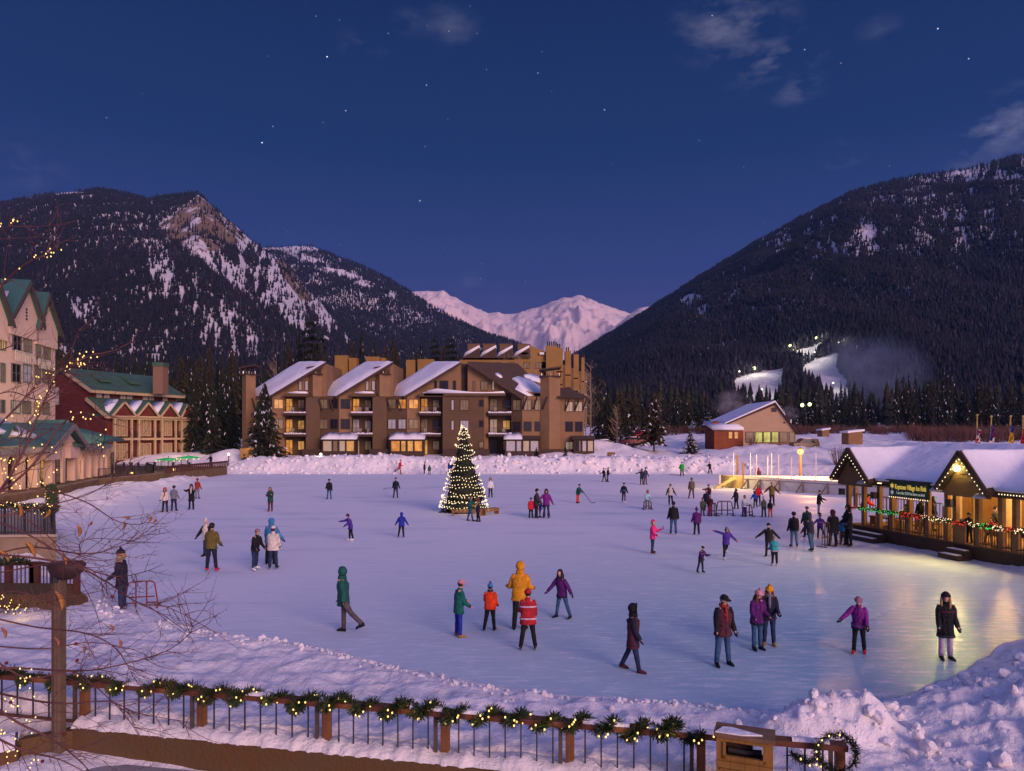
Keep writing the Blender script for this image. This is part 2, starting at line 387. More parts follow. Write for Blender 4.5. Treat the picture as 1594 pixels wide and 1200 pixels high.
scr = node(nt, 'ShaderNodeValToRGB'); scr.color_ramp.elements[0].position = .50; scr.color_ramp.elements[1].position = .68
scr.color_ramp.elements[0].color = (0, 0, 0, 1); scr.color_ramp.elements[1].color = (.8, .8, .8, 1); L(nt, a2.outputs['Fac'], scr.inputs['Fac'])
mx = node(nt, 'ShaderNodeMix', data_type='RGBA'); mx.inputs[7].default_value = (.80, .80, .86, 1); L(nt, scr.outputs['Color'], mx.inputs[0]); L(nt, r.outputs['Color'], mx.inputs[6])
sc2 = node(nt, 'ShaderNodeValToRGB'); sc2.color_ramp.elements[0].position = .57; sc2.color_ramp.elements[1].position = .72
sc2.color_ramp.elements[0].color = (0, 0, 0, 1); sc2.color_ramp.elements[1].color = (.65, .65, .65, 1); L(nt, a4.outputs['Fac'], sc2.inputs['Fac'])
mx2 = node(nt, 'ShaderNodeMix', data_type='RGBA'); mx2.inputs[7].default_value = (.30, .38, .52, 1); L(nt, sc2.outputs['Color'], mx2.inputs[0]); L(nt, mx.outputs[2], mx2.inputs[6])
cuts = None                                   # skate cuts: thin pale curved lines in two directions
for sc_, rot, seed_ in (((.30, 1.1, 1), .5, 3.0), ((.9, .35, 1), -.35, 9.0), ((.5, .8, 1), 1.1, 15.0)):
    mq = node(nt, 'ShaderNodeMapping'); mq.inputs['Scale'].default_value = sc_; mq.inputs['Rotation'].default_value = (0, 0, rot); mq.inputs['Location'].default_value = (seed_, seed_*2, 0); L(nt, tc.outputs['Object'], mq.inputs['Vector'])
    dn = node(nt, 'ShaderNodeTexNoise', Scale=.6, Detail=2); L(nt, mq.outputs['Vector'], dn.inputs['Vector']); dm = node(nt, 'ShaderNodeMix', data_type='RGBA'); dm.inputs[0].default_value = .35; L(nt, mq.outputs['Vector'], dm.inputs[6]); L(nt, dn.outputs['Color'], dm.inputs[7])
    vq = node(nt, 'ShaderNodeTexVoronoi', Scale=1.1); vq.feature = 'DISTANCE_TO_EDGE'; L(nt, dm.outputs[2], vq.inputs['Vector']); ln_ = mh('LESS_THAN', vq.outputs['Distance'], .006); cuts = ln_ if cuts is None else mh('MAXIMUM', cuts, ln_)
mx3 = node(nt, 'ShaderNodeMix', data_type='RGBA'); mx3.inputs[7].default_value = (.84, .86, .92, 1); L(nt, mh('MULTIPLY', cuts, mh('MULTIPLY_ADD', a2.outputs['Fac'], 2.2, -1.0, clamp=True)), mx3.inputs[0]); L(nt, mx2.outputs[2], mx3.inputs[6])
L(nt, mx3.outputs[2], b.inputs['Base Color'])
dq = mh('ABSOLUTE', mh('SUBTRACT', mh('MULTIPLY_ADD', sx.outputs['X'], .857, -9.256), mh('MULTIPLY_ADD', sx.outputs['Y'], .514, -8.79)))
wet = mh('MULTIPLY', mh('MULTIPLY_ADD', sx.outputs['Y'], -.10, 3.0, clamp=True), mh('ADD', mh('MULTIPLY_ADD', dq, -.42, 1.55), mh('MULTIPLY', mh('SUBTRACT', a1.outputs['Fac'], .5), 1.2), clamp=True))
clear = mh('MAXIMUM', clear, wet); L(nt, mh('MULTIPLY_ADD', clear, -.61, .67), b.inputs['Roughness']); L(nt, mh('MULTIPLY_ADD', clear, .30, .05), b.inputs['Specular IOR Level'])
b.inputs['IOR'].default_value = 1.31
bp = node(nt, 'ShaderNodeBump', Strength=.34, Distance=.03); L(nt, mh('ADD', a2.outputs['Fac'], mh('MULTIPLY', a4.outputs['Fac'], 1.2)), bp.inputs['Height']); L(nt, bp.outputs['Normal'], b.inputs['Normal'])
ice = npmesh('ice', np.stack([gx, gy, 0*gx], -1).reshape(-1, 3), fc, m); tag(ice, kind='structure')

# broken chunks thrown up by the plough
def chunks(name, n, place, smin, smax, seed):
    rng = random.Random(seed); q = MB(); ph = [V((x, y, z)).normalized() for x in (-1, 0, 1) for y in (-1, 0, 1) for z in (-1, 0, 1) if (x, y, z) != (0, 0, 0)]
    bm0 = bmesh.new(); bmesh.ops.create_icosphere(bm0, subdivisions=2, radius=1); bv = [v.co.copy() for v in bm0.verts]; bf = [tuple(v.index for v in f.verts) for f in bm0.faces]; bm0.free()
    pts = []
    for i in range(n): pts.append(place(rng))
    dd = ice_d(np.array([p[0] for p in pts]), np.array([p[1] for p in pts])); pts = [p for p, e in zip(pts, dd) if e > .05]
    zs = ground_h(np.array([p[0] for p in pts]), np.array([p[1] for p in pts]))
    for (x, y), z in zip(pts, zs):
        s_ = smin+(smax-smin)*rng.random()**3; R = Matrix.Rotation(rng.random()*6.3, 3, 'Z') @ Matrix.Rotation(rng.random()*2, 3, 'X'); a = V((rng.uniform(.6, 1.3), rng.uniform(.6, 1.2), rng.uniform(.45, .9)))*s_
        q.add([R @ V((p.x*a.x*rng.uniform(.8, 1.2), p.y*a.y*rng.uniform(.8, 1.2), p.z*a.z*rng.uniform(.8, 1.2)))+V((x, y, z+a.z*.25)) for p in bv], bf)
    tag(q.build(name, SNOWD, recalc=False), kind='stuff')
def pile_pt(r):
    return (6.2+9.5*r.random(), 10.5+6.5*r.random())
def small_pt(r): return (5.6+r.gauss(0, .7), 12.45+r.gauss(0, .4))
def shore_pt(r):
    px = r.uniform(150, 1250); i = np.interp(px, [p[0] for p in ice_px[5:13]], [p[1] for p in ice_px[5:13]]); p = gp(px, i+r.gauss(8, 9)); return (p.x, p.y)
def bank_pt(r): x = r.uniform(-40, 34); return (x, 97.6+abs(r.gauss(0, 2.6)))
chunks('snow_chunks_on_heap', 480, pile_pt, .02, .17, 5); chunks('snow_chunks_on_mound', 60, small_pt, .02, .13, 6); chunks('snow_chunks_on_shore', 900, shore_pt, .015, .09, 7); chunks('snow_chunks_on_bank', 900, bank_pt, .06, .38, 8)

# cleared concrete walk below the railing
PAVE = mat('walk_concrete', (.30, .29, .30), .85, .25, 1.2, .3, 20)
p = MB(); p.add([(-14, 3, -.43), (6.4, 3, -.43), (6.4, 9.6, -.43), (2, 11.0, -.43), (-8.5, 13.0, -.43), (-14, 13.0, -.43)], [(0, 1, 2, 3, 4, 5)])
tag(p.build('pavement', PAVE), kind='structure')

# ------------------------------------------------------------------ mountains
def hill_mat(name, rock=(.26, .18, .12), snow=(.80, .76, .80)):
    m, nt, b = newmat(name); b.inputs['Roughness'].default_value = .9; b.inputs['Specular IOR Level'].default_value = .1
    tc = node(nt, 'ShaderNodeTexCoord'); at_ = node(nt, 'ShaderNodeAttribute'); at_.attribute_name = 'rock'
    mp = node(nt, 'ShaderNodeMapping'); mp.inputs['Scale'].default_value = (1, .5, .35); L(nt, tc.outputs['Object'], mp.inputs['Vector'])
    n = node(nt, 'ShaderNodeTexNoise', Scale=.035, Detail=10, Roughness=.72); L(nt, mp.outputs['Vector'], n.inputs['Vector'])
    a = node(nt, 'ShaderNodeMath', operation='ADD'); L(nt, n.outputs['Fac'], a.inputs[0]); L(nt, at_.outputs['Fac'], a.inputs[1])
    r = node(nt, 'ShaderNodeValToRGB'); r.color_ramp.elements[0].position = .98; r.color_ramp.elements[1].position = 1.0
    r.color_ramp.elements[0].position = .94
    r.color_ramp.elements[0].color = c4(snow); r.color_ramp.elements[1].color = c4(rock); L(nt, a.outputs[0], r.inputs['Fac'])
    L(nt, r.outputs['Color'], b.inputs['Base Color'])
    n2 = node(nt, 'ShaderNodeTexNoise', Scale=.05, Detail=9, Roughness=.7); L(nt, tc.outputs['Object'], n2.inputs['Vector'])
    bp = node(nt, 'ShaderNodeBump', Strength=.8, Distance=14); L(nt, n2.outputs['Fac'], bp.inputs['Height']); L(nt, bp.outputs['Normal'], b.inputs['Normal'])
    return m
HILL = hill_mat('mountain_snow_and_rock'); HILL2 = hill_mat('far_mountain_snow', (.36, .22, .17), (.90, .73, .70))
def inpoly(px, py, poly):
    px = np.asarray(px, float); py = np.asarray(py, float); r = np.zeros(px.shape, bool); n = len(poly)
    for i in range(n):
        ax, ay = poly[i]; bx, by = poly[(i+1) % n]
        if ay == by: continue
        r ^= ((ay > py) != (by > py)) & (px < (bx-ax)*(py-ay)/(by-ay)+ax)
    return r
class Hill: pass
def mountain(name, ridge, Yb, zb, spur=.06, seed=1, nu=300, nv=110, power=1.1, matl=None, rockfn=None, jag=1.0, fine=.006):
    """ridge: (px, py, distance) along the crest; Yb: distance of the foot"""
    ridge = np.array(ridge, float); px = np.linspace(ridge[0, 0], ridge[-1, 0], nu)
    py = np.interp(px, ridge[:, 0], ridge[:, 1])+jag*3.0*(fbm(px*.09, px*0, 4, seed)-.5); Yr = np.interp(px, ridge[:, 0], ridge[:, 2])
    t = np.concatenate([np.linspace(0, 1, nv-8), np.linspace(1.03, 1.5, 8)])
    U, T = np.meshgrid(np.arange(nu), t, indexing='ij')
    Yc = Yb+(Yr[:, None]-Yb)*T; Zr = H-(py-HY)*Yr/F
    P_ = px[:, None]+0*T; X = (P_-CX)*Yc/F
    g_ = np.where(T <= 1, np.clip(T, 0, 1)**power, 1-(T-1)*1.1)
    sw = np.sin(np.pi*np.clip(T, 0, 1))*np.where(T > 1, 0, 1)
    n = fbm(X*.0042+3, Yc*.0018, 5, seed+5, True)-.55; n3 = fbm(X*.02, Yc*.012, 4, seed+9)-.5
    hgt = (Zr-zb)[:, None]
    Z = zb+hgt*g_+hgt*spur*3*n*sw+hgt*fine*6*n3*np.clip(T*4, 0, 1)*np.where(T > .97, .3, 1)
    h = Hill(); h.X, h.Y, h.Z = X, Yc, Z; h.px = CX+F*X/Yc; h.py = HY-F*(Z-H)/Yc; h.t = T; h.nu, h.nv = nu, len(t)
    o = npmesh(name, np.stack([X, Yc, Z], -1).reshape(-1, 3), gridfaces(nu, len(t)), matl or HILL); tag(o, kind='structure')
    a = o.data.attributes.new('rock', 'FLOAT', 'POINT')
    rk = rockfn(h) if rockfn else np.full(X.shape, .2)
    a.data.foreach_set('value', rk.astype(np.float32).ravel())
    h.o = o; return h
def hill_at(h, px, py):                       # the visible point of a hill near a photo pixel
    i = int(np.argmin(np.abs(h.px[:, 0]-px))); col = h.py[i]; ok = np.where(h.t[i] <= 1)[0]
    j = ok[int(np.argmin(np.abs(col[ok]-py)))]; return V((h.X[i, j], h.Y[i, j], h.Z[i, j]))
FORM = [mat('far_pine_dark', (.012, .015, .022), .95, .3, .3, 0), mat('far_pine_brown', (.024, .019, .027), .95, .3, .3, 0), mat('far_pine_frosted', (.046, .040, .058), .95, .3, .3, 0)]
def forest(h, n, dens, hmin, hmax, seed, name, ext=1):
    rng = np.random.default_rng(seed); u = rng.random(n*3)*(h.nu-1.001); v = rng.random(n*3)*(h.nv-8.001)
    i = u.astype(int); j = v.astype(int); fu = (u-i)[:, None]; fv = (v-j)[:, None]
    P = np.stack([h.X, h.Y, h.Z], -1)
    p = (P[i, j]*(1-fu)+P[i+1, j]*fu)*(1-fv)+(P[i, j+1]*(1-fu)+P[i+1, j+1]*fu)*fv
    px = CX+F*p[:, 0]/p[:, 1]; py = HY-F*(p[:, 2]-H)/p[:, 1]
    keep = rng.random(len(px)) < dens(px, py, p)
    p = p[keep][:n]; px = px[keep][:n]; k = len(p)
    ht = hmin+(hmax-hmin)*rng.random(k)**1.5; r = ht*(.13+.08*rng.random(k)); S = 5
    th = rng.random(k)[:, None]*6.28+np.arange(S)[None, :]*2*np.pi/S
    jit = .7+.6*rng.random((k, S))
    base = np.stack([p[:, None, 0]+np.cos(th)*r[:, None]*jit, p[:, None, 1]+np.sin(th)*r[:, None]*jit, p[:, None, 2]+(.04+.12*rng.random((k, S)))*ht[:, None]], -1)
    mid = np.stack([p[:, None, 0]+np.cos(th+.6)*r[:, None]*.62*jit[:, ::-1], p[:, None, 1]+np.sin(th+.6)*r[:, None]*.62*jit[:, ::-1], p[:, None, 2]+(.42+.14*rng.random((k, S)))*ht[:, None]], -1)
    top = p+np.stack([0*ht, 0*ht, ht], -1)
    top2 = p+np.stack([.3*(rng.random(k)-.5)*r, 0*ht, ht*.66], -1)
    co_ = np.concatenate([base, top2[:, None], mid, top[:, None]], 1).reshape(-1, 3)
    b0 = np.arange(k)[:, None]*(2*S+2); s = np.arange(S)[None, :]
    f1 = np.stack([b0+s, b0+(s+1) % S, b0+S+0*s], -1).reshape(-1, 3); f2 = np.stack([b0+S+1+s, b0+S+1+(s+1) % S, b0+2*S+1+0*s], -1).reshape(-1, 3)
    kind = rng.random(k)+.75*(fbm(p[:, 0]*.008, p[:, 1]*.006, 3, seed+3)-.5); kind = np.where(kind < .58, 0, np.where(kind < .93, 1, 2))
    mi = np.repeat(kind, S); mi = np.concatenate([mi, mi])
    return tag(npmesh(name, co_, np.concatenate([f1, f2]), FORM, False, mi), kind='stuff')
# left mountain with the rocky summit
CLIFF = [(308, 304), (285, 325), (245, 352), (262, 372), (285, 385), (330, 425), (372, 455), (440, 505), (500, 540), (560, 545), (520, 500), (478, 440), (440, 405), (400, 380), (355, 340)]
CLIFF2 = [(215, 385), (240, 372), (300, 420), (350, 470), (420, 520), (470, 560), (340, 560), (300, 520), (240, 450)]
TOP = [(308, 304), (245, 352), (262, 372), (300, 392), (345, 395), (385, 372), (350, 335)]
LOWP = [(95, 468), (150, 455), (160, 500), (120, 505)]
CRAG = [(425, 400), (445, 405), (490, 470), (470, 470), (440, 430)]
def rockA(h):
    r = np.full(h.X.shape, .0); r = np.where(inpoly(h.px, h.py, TOP), .53, r); r = np.where(inpoly(h.px, h.py, CRAG), .56, r)
    return r+.12*(fbm(h.px*.03, h.py*.03, 3, 8)-.5)
hA = mountain('mountain_left', [(-420, 420, 1500), (-200, 350, 1500), (0, 318, 1500), (45, 307, 1500), (100, 300, 1520), (150, 297, 1530), (190, 301, 1520), (230, 310, 1500), (262, 306, 1480), (305, 303, 1420), (312, 305, 1410), (332, 322, 1420), (360, 346, 1450), (388, 372, 1470), (412, 390, 1450), (440, 405, 1420), (458, 425, 1400), (490, 462, 1380), (540, 505, 1350), (600, 545, 1300), (700, 600, 1200), (760, 650, 1100)],
              430, 17, spur=.075, seed=2, nu=420, nv=150, rockfn=rockA)
def densA(px, py, p):
    n = fbm(px*.05, py*.018, 3, 12); d = np.where(n > .24, 1.0, .9)
    n2 = fbm(px*.085, py*.03, 3, 44); st = np.where(n2 > .56, .50, .05)
    d = np.where(inpoly(px, py, CLIFF), st, d); d = np.where(inpoly(px, py, CLIFF2), np.where(n2 > .46, .85, .12), d)
    d = np.where(inpoly(px, py, TOP), .075, d); d = np.where(inpoly(px, py, LOWP), np.where(n2 > .5, .5, .08), d); d = np.where(inpoly(px, py, CRAG), .12, d)
    n4 = fbm(px*.02+9, py*.02, 3, 61); d = np.where((py > 455) & (n4 > .66), .4, d)
    return np.where(((px-110)**2/900+(py-302)**2/12 < 1) | ((px-45)**2/60+(py-309)**2/9 < 1), .05, d)
forest(hA, 110000, densA, 5.5, 11, 3, 'forest_on_left_mountain')
# the dark ridge behind it
hB = mountain('mountain_middle', [(250, 440, 2500), (340, 400, 2500), (410, 386, 2500), (442, 384, 2500), (470, 382, 2480), (488, 384, 2450), (520, 399, 2450), (560, 413, 2400), (605, 434, 2350), (650, 463, 2300), (700, 493, 2200), (760, 521, 2100), (800, 532, 2050), (860, 560, 1900), (960, 620, 1700)], 900, 30, spur=.07, seed=31, nu=300, nv=110, rockfn=lambda h: .12+.1*(h.px < 520)+0*h.X)
def densB(px, py, p):
    n = fbm(px*.06, py*.03, 3, 15); d = np.where(n > .27, 1.0, .85)
    band = np.abs((py-388)-(px-440)*.42) < 6
    n2 = fbm(px*.09, py*.09, 2, 19)
    d = np.where(band & (n2 > .42) & (px < 650), .10, d); d = np.where((px < 530) & (py < 392), .12, d)
    return np.where((np.abs(px-690) < 26) & (np.abs(py-482-(px-690)*.4) < 11), .22, d)
forest(hB, 62000, densB, 8, 15, 5, 'forest_on_middle_mountain')
# far snowy summits
def rockC(h): return .10+.38*np.exp(-((h.px-910)/22)**2-((h.py-466)/8)**2)+.22*np.exp(-((h.px-690)/30)**2-((h.py-456)/6)**2)+.25*(fbm(h.px*.05, h.py*.05, 3, 4)-.5)
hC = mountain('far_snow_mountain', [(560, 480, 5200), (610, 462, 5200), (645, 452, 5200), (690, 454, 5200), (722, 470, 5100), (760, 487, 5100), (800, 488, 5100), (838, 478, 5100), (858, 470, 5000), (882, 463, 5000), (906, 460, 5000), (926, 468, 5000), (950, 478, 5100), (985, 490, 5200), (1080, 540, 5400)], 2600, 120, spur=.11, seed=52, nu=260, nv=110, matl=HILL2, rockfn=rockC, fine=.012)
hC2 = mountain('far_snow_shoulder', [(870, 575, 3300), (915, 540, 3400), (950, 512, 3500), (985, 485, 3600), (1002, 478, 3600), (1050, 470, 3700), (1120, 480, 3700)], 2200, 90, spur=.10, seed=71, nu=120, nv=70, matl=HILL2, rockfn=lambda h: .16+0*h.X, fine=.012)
# right mountain with the lit ski run
RUN1 = [(1142, 590), (1175, 581), (1222, 573), (1218, 600), (1224, 632), (1180, 652), (1146, 640)]
RUN2 = [(1246, 577), (1268, 560), (1306, 548), (1303, 575), (1318, 592), (1330, 640), (1284, 648), (1278, 602), (1250, 590)]
RUN3 = [(1240, 546), (1262, 541), (1284, 533), (1282, 545), (1262, 561), (1240, 558)]
def rockD(h): return np.where(inpoly(h.px, h.py, RUN1) | inpoly(h.px, h.py, RUN2) | inpoly(h.px, h.py, RUN3), -.3, .14)
hD = mountain('mountain_right', [(840, 590, 1900), (905, 546, 1900), (950, 519, 1900), (1000, 488, 1850), (1040, 462, 1800), (1100, 424, 1750), (1160, 389, 1700), (1220, 354, 1650), (1270, 329, 1600), (1320, 303, 1550), (1370, 287, 1500), (1420, 275, 1480), (1470, 270, 1450), (1520, 260, 1420), (1594, 242, 1400), (1750, 225, 1400), (2000, 230, 1400)], 400, 15, spur=.06, seed=83, nu=460, nv=150, rockfn=rockD)
def densD(px, py, p):
    n = fbm(px*.05, py*.02, 3, 25); d = np.where(n > .2, 1.0, .9); n2 = fbm(px*.11, py*.035, 3, 29)
    up = (px > 1180) & (py < 400) & (n2 > .53); d = np.where(up, .36, d)
    d = np.where(((px-1352)/13)**2+((py-362)/12)**2 < 1, .06, d); d = np.where((((px-1080)/22)**2+((py-478)/20)**2 < 1) & (n2 > .42), .12, d)
    d = np.where((np.abs(px-1105) < 26) & (np.abs(py-547-(1105-px)*.42) < 5), .10, d); d = np.where((np.abs(px-1340) < 20) & (np.abs(py-402) < 6) & (n2 > .4), .15, d)
    d = np.where((px > 1470) & (py < 285) & (n2 > .4), .15, d)
    run = inpoly(px, py, RUN1) | inpoly(px, py, RUN2) | inpoly(px, py, RUN3)
    return np.where(run, 0, d)
forest(hD, 135000, densD, 5.5, 11, 8, 'forest_on_right_mountain')
hE = mountain('wooded_hill', [(1130, 640, 640), (1230, 600, 700), (1310, 560, 760), (1400, 500, 820), (1480, 455, 860), (1560, 425, 880), (1640, 405, 900), (1800, 395, 900), (2000, 420, 900)], 390, 15, spur=.05, seed=97, nu=200, nv=80, rockfn=lambda h: .14+0*h.X)
forest(hE, 14000, lambda px, py, p: np.where(inpoly(px, py, RUN1) | inpoly(px, py, RUN2) | ((px < 1330) & (px > 1130)), 0, .97), 7, 13, 18, 'forest_on_wooded_hill')
# ================================================================== buildings
TAN = mat('tan_siding', (.24, .142, .072), .8, .12, .6, .2, 20, stripe=2.6, sdepth=.35)
BRN = mat('brown_siding', (.112, .068, .038), .8, .12, .6, .2, 20, stripe=2.6, sdepth=.35)
DKB = mat('dark_brown_trim', (.055, .032, .024), .7, .2, 2)
BALW = mat('balcony_wall', (.26, .20, .11), .8, .15, 1)
SHIN = mat('brown_shingles', (.070, .045, .034), .9, .3, 3, .4, 12, stripe=3.0, axis='Y', sdepth=.5)
MET = mat('dark_metal', (.03, .028, .03), .5, .2, 5)
WARM = emit('window_warm', (1.0, .46, .09), .54, .85, .9, (.30, .11, .02))
AMB = emit('window_amber', (1.0, .55, .14), .40, .75, 1.3, (.45, .24, .06))
CURT = emit('window_curtain', (.80, .62, .44), .22, .3, 1.5)
DIM = emit('window_dim', (.42, .30, .16), .14, .8, .8, (.04, .03, .03))
GRN = emit('window_greenish', (.70, .80, .16), .55, .7, .8, (.16, .17, .05))
DARKW, nt, b = newmat('window_dark'); b.inputs['Base Color'].default_value = (.012, .013, .02, 1); b.inputs['Roughness'].default_value = .12
PALE = mat('window_blind', (.42, .42, .44), .7, .1, 2)
LIT = dict(w=WARM, a=AMB, c=CURT, d=DIM, k=DARKW, g=GRN, p=PALE)
def win(parent, O, U, N, wd, ht, lit='d', nx=2, ny=1, fm=None, fw=.09, pr=.06, arch=False, name='window'):
    """O: lower left corner on the wall; U: unit vector along the wall; N: outward unit normal"""
    O, U, N = V(O), V(U).normalized(), V(N).normalized(); Z = V((0, 0, 1)); fm = fm or DKB
    f = MB(); A = O+N*.02
    f.obox(A, U*fw, Z*ht, N*pr); f.obox(A+U*(wd-fw), U*fw, Z*ht, N*pr)
    f.obox(A+U*fw, U*(wd-2*fw), Z*fw, N*pr)
    if not arch: f.obox(A+U*fw+Z*(ht-fw), U*(wd-2*fw), Z*fw, N*pr)
    for i in range(1, nx): f.obox(A+U*(wd*i/nx-fw*.3)+Z*fw, U*fw*.6, Z*(ht-2*fw), N*pr*.8)
    for i in range(1, ny): f.obox(A+U*fw+Z*(ht*i/ny-fw*.3), U*(wd-2*fw), Z*fw*.6, N*pr*.7)
    pts = [A, A+U*wd, A+U*wd+Z*ht]
    if arch:
        cpt = A+U*wd/2+Z*ht; k = 8
        arc = [cpt+U*(wd/2*math.cos(math.pi*i/k))+Z*(wd/2*math.sin(math.pi*i/k)) for i in range(1, k)]
        pts += arc; rim = [A+U*wd+Z*ht]+arc+[A+Z*ht]
        for p, q in zip(rim, rim[1:]): f.bar(p+N*pr/2, q+N*pr/2, fw, pr)
    pts.append(A+Z*ht)
    fr = f.build(name, fm, parent)
    ORG[fr.name] = ORG[parent.name]
    MB().prism([p+N*.005 for p in pts], N*.02).build('pane', LIT[lit], fr)
    return fr
def plane_hit(px, py, P0, n):                 # photo pixel on a tilted plane
    d = V(((px-CX)/F, 1, -(py-HY)/F)); o = V((0, 0, H)); return o+d*((V(P0)-o).dot(n)/d.dot(n))
# ------------------------------------------------------------------ the brown condominium across the ice
YF = 110.0
def cx(px, Y=YF): return (px-CX)*Y/F
def cz(py, Y=YF): return H-(py-HY)*Y/F
condo = thing('condominium', 'long brown stepped apartment building with snowy slanting roofs and lit balconies behind the ice', 'apartment building', (cx(650), YF, 1.8))
wallT, wallB, trim = MB(), MB(), MB()
def fr_block(mb, pts, Y0, Y1): mb.prism([at(x, y, Y0) for x, y in pts], (0, Y1-Y0, 0))
def seg(mb, xa, Ya, xb, Yb, ytop, ybot=716, th=.6, ytop2=None):
    a0, b0 = at(xa, ybot, Ya), at(xb, ybot, Yb); zt = cz(ytop, (Ya+Yb)/2); zt2 = cz(ytop2, (Ya+Yb)/2) if ytop2 else zt
    mb.prism([a0, b0, V((b0.x, b0.y, zt2)), V((a0.x, a0.y, zt))], (0, th, 0))
    U = V((b0.x-a0.x, b0.y-a0.y, 0)).normalized(); return a0, U, V((U.y, -U.x, 0))
def segwin(s, xa, Ya, xb, Yb, w0, w1, y0, y1, lit, nx=2):
    a0, U, N = s; t0 = (w0-xa)/(xb-xa); t1 = (w1-xa)/(xb-xa); ym = Ya+(Yb-Ya)*(t0+t1)/2
    pa = at(xa, 700, Ya); pb = at(xb, 700, Yb); p0 = pa+(pb-pa)*t0; p1 = pa+(pb-pa)*t1
    z0, z1 = cz(y1, ym), cz(y0, ym); win(condo, (p0.x, p0.y, z0), U, N, (p1-p0).length, z1-z0, lit, nx)
def balcony(x0, x1, lits, door=0.0, Yr=YF+2.6, chair=True):
    """three recessed balconies, top to bottom"""
    for k, (yt, yf) in enumerate(((617, 643), (649, 676), (681, 708))):
        s = MB()
        if k < 2:
            fr_block(s, [(x0, yf), (x1, yf), (x1, yf+3.6), (x0, yf+3.6)], YF-.35, Yr)
            sl = s.build('balcony', DKB, condo)
            sn = MB(); zz = cz(yf)
            n = 10
            for i in range(n):
                xx0 = cx(x0)+(cx(x1)-cx(x0))*i/n; xx1 = cx(x0)+(cx(x1)-cx(x0))*(i+1)/n
                sn.box(xx0, xx1, YF-.42, YF+.7, zz+.01, zz+.16+.12*random.random())
            sn.build('snow', SNOWR, sl, True)
            r = MB(); zr = zz+1.0
            r.bar((cx(x0), YF-.22, zr), (cx(x1), YF-.22, zr), .07)
            m_ = 14
            for i in range(m_+1):
                xx = cx(x0)+(cx(x1)-cx(x0))*i/m_; r.bar((xx, YF-.22, zz+.1), (xx, YF-.22, zr), .03)
            r.build('railing', MET, sl)
            if chair:
                for q in range(random.randint(1, 2)):
                    ch = MB(); a = cx(x0)+.5+1.4*q+random.random()*(cx(x1)-cx(x0)-2.8)*.9
                    ch.box(a, a+.5, YF+.8, YF+1.3, zz+.4, zz+.46); ch.box(a, a+.5, YF+1.24, YF+1.3, zz+.46, zz+.95)
                    for dx in (.03, .43):
                        for dy in (.03, .43): ch.box(a+dx, a+dx+.05, YF+.8+dy, YF+.85+dy, zz+.16, zz+.4)
                    tag(ch.build('balcony_chair', mat('patio_plastic', (.35, .3, .27)), origin=(a, YF+1, zz)), 'pale plastic chair on a balcony of the brown condominium', 'chair', 'chairs on the condominium balconies')
        U = V((1, 0, 0)); N = V((0, -1, 0)); W_ = x1-x0
        z0, z1 = cz(yf-.5, Yr), cz(yt+3, Yr)
        for (f0, f1, li, nm) in ((.06, .40, lits[k][0], 'door'), (.62, .95, lits[k][1], 'window')):
            p0 = at(x0+W_*f0, 700, Yr); p1 = at(x0+W_*f1, 700, Yr)
            win(condo, (p0.x, Yr, z0 if nm == 'door' else z0+.7), U, N, p1.x-p0.x, (z1-z0) if nm == 'door' else (z1-z0-.9), li, 2, name=nm)
roofs = []
def roof(name, A, B, Cc, D, Yr, matl, th=.42, snow=None):
    """plane through a rake edge B-C in the front plane Yr; A and D run back from it"""
    b_, c_ = at(*B, Yr), at(*Cc, Yr); a_ = at(*A, Yr+7.0)
    n = (c_-b_).cross(a_-b_).normalized(); d_ = plane_hit(*D, b_, n)
    if n.z < 0: n = -n
    r = MB().prism([b_, c_, d_, a_], (0, 0, -th)).build('roof', matl, condo); ORG[r.name] = ORG[condo.name]
    if snow == 'all':
        # rounded, slightly uneven blanket
        k1, k2 = 26, 12; vs = []; 
        for i in range(k1+1):
            for j in range(k2+1):
                u, v_ = i/k1, j/k2; p = (b_*(1-u)+c_*u)*(1-v_)+(a_*(1-u)+d_*u)*v_
                e = min(u, 1-u, v_, 1-v_); hh = .50*min(1, (e/.10))**.5+.02; hh *= .75+.5*float(fbm(np.array(p.x*.35), np.array(p.y*.35), 3, 6))
                vs.append(p+V((0, 0, hh)))
        s = MB(); s.v = [tuple(p) for p in vs]; s.f = [tuple(x) for x in gridfaces(k1+1, k2+1)]; s.m = [0]*len(s.f)
        o = s.build('snow', SNOWR, r, True)
    elif snow:
        for poly in snow:
            pts = [plane_hit(x, y, b_, n)+V((0, 0, .02)) for x, y in poly]; cpt = sum(pts, V())/len(pts)
            s = MB(); k = len(pts); top = [p*.94+cpt*.06+V((0, 0, .26)) for p in pts]
            s.add(pts+top, [tuple(range(k, 2*k))]+[(i, (i+1) % k, k+(i+1) % k, k+i) for i in range(k)]); s.build('snow', SNOWR, r, True)
    return r
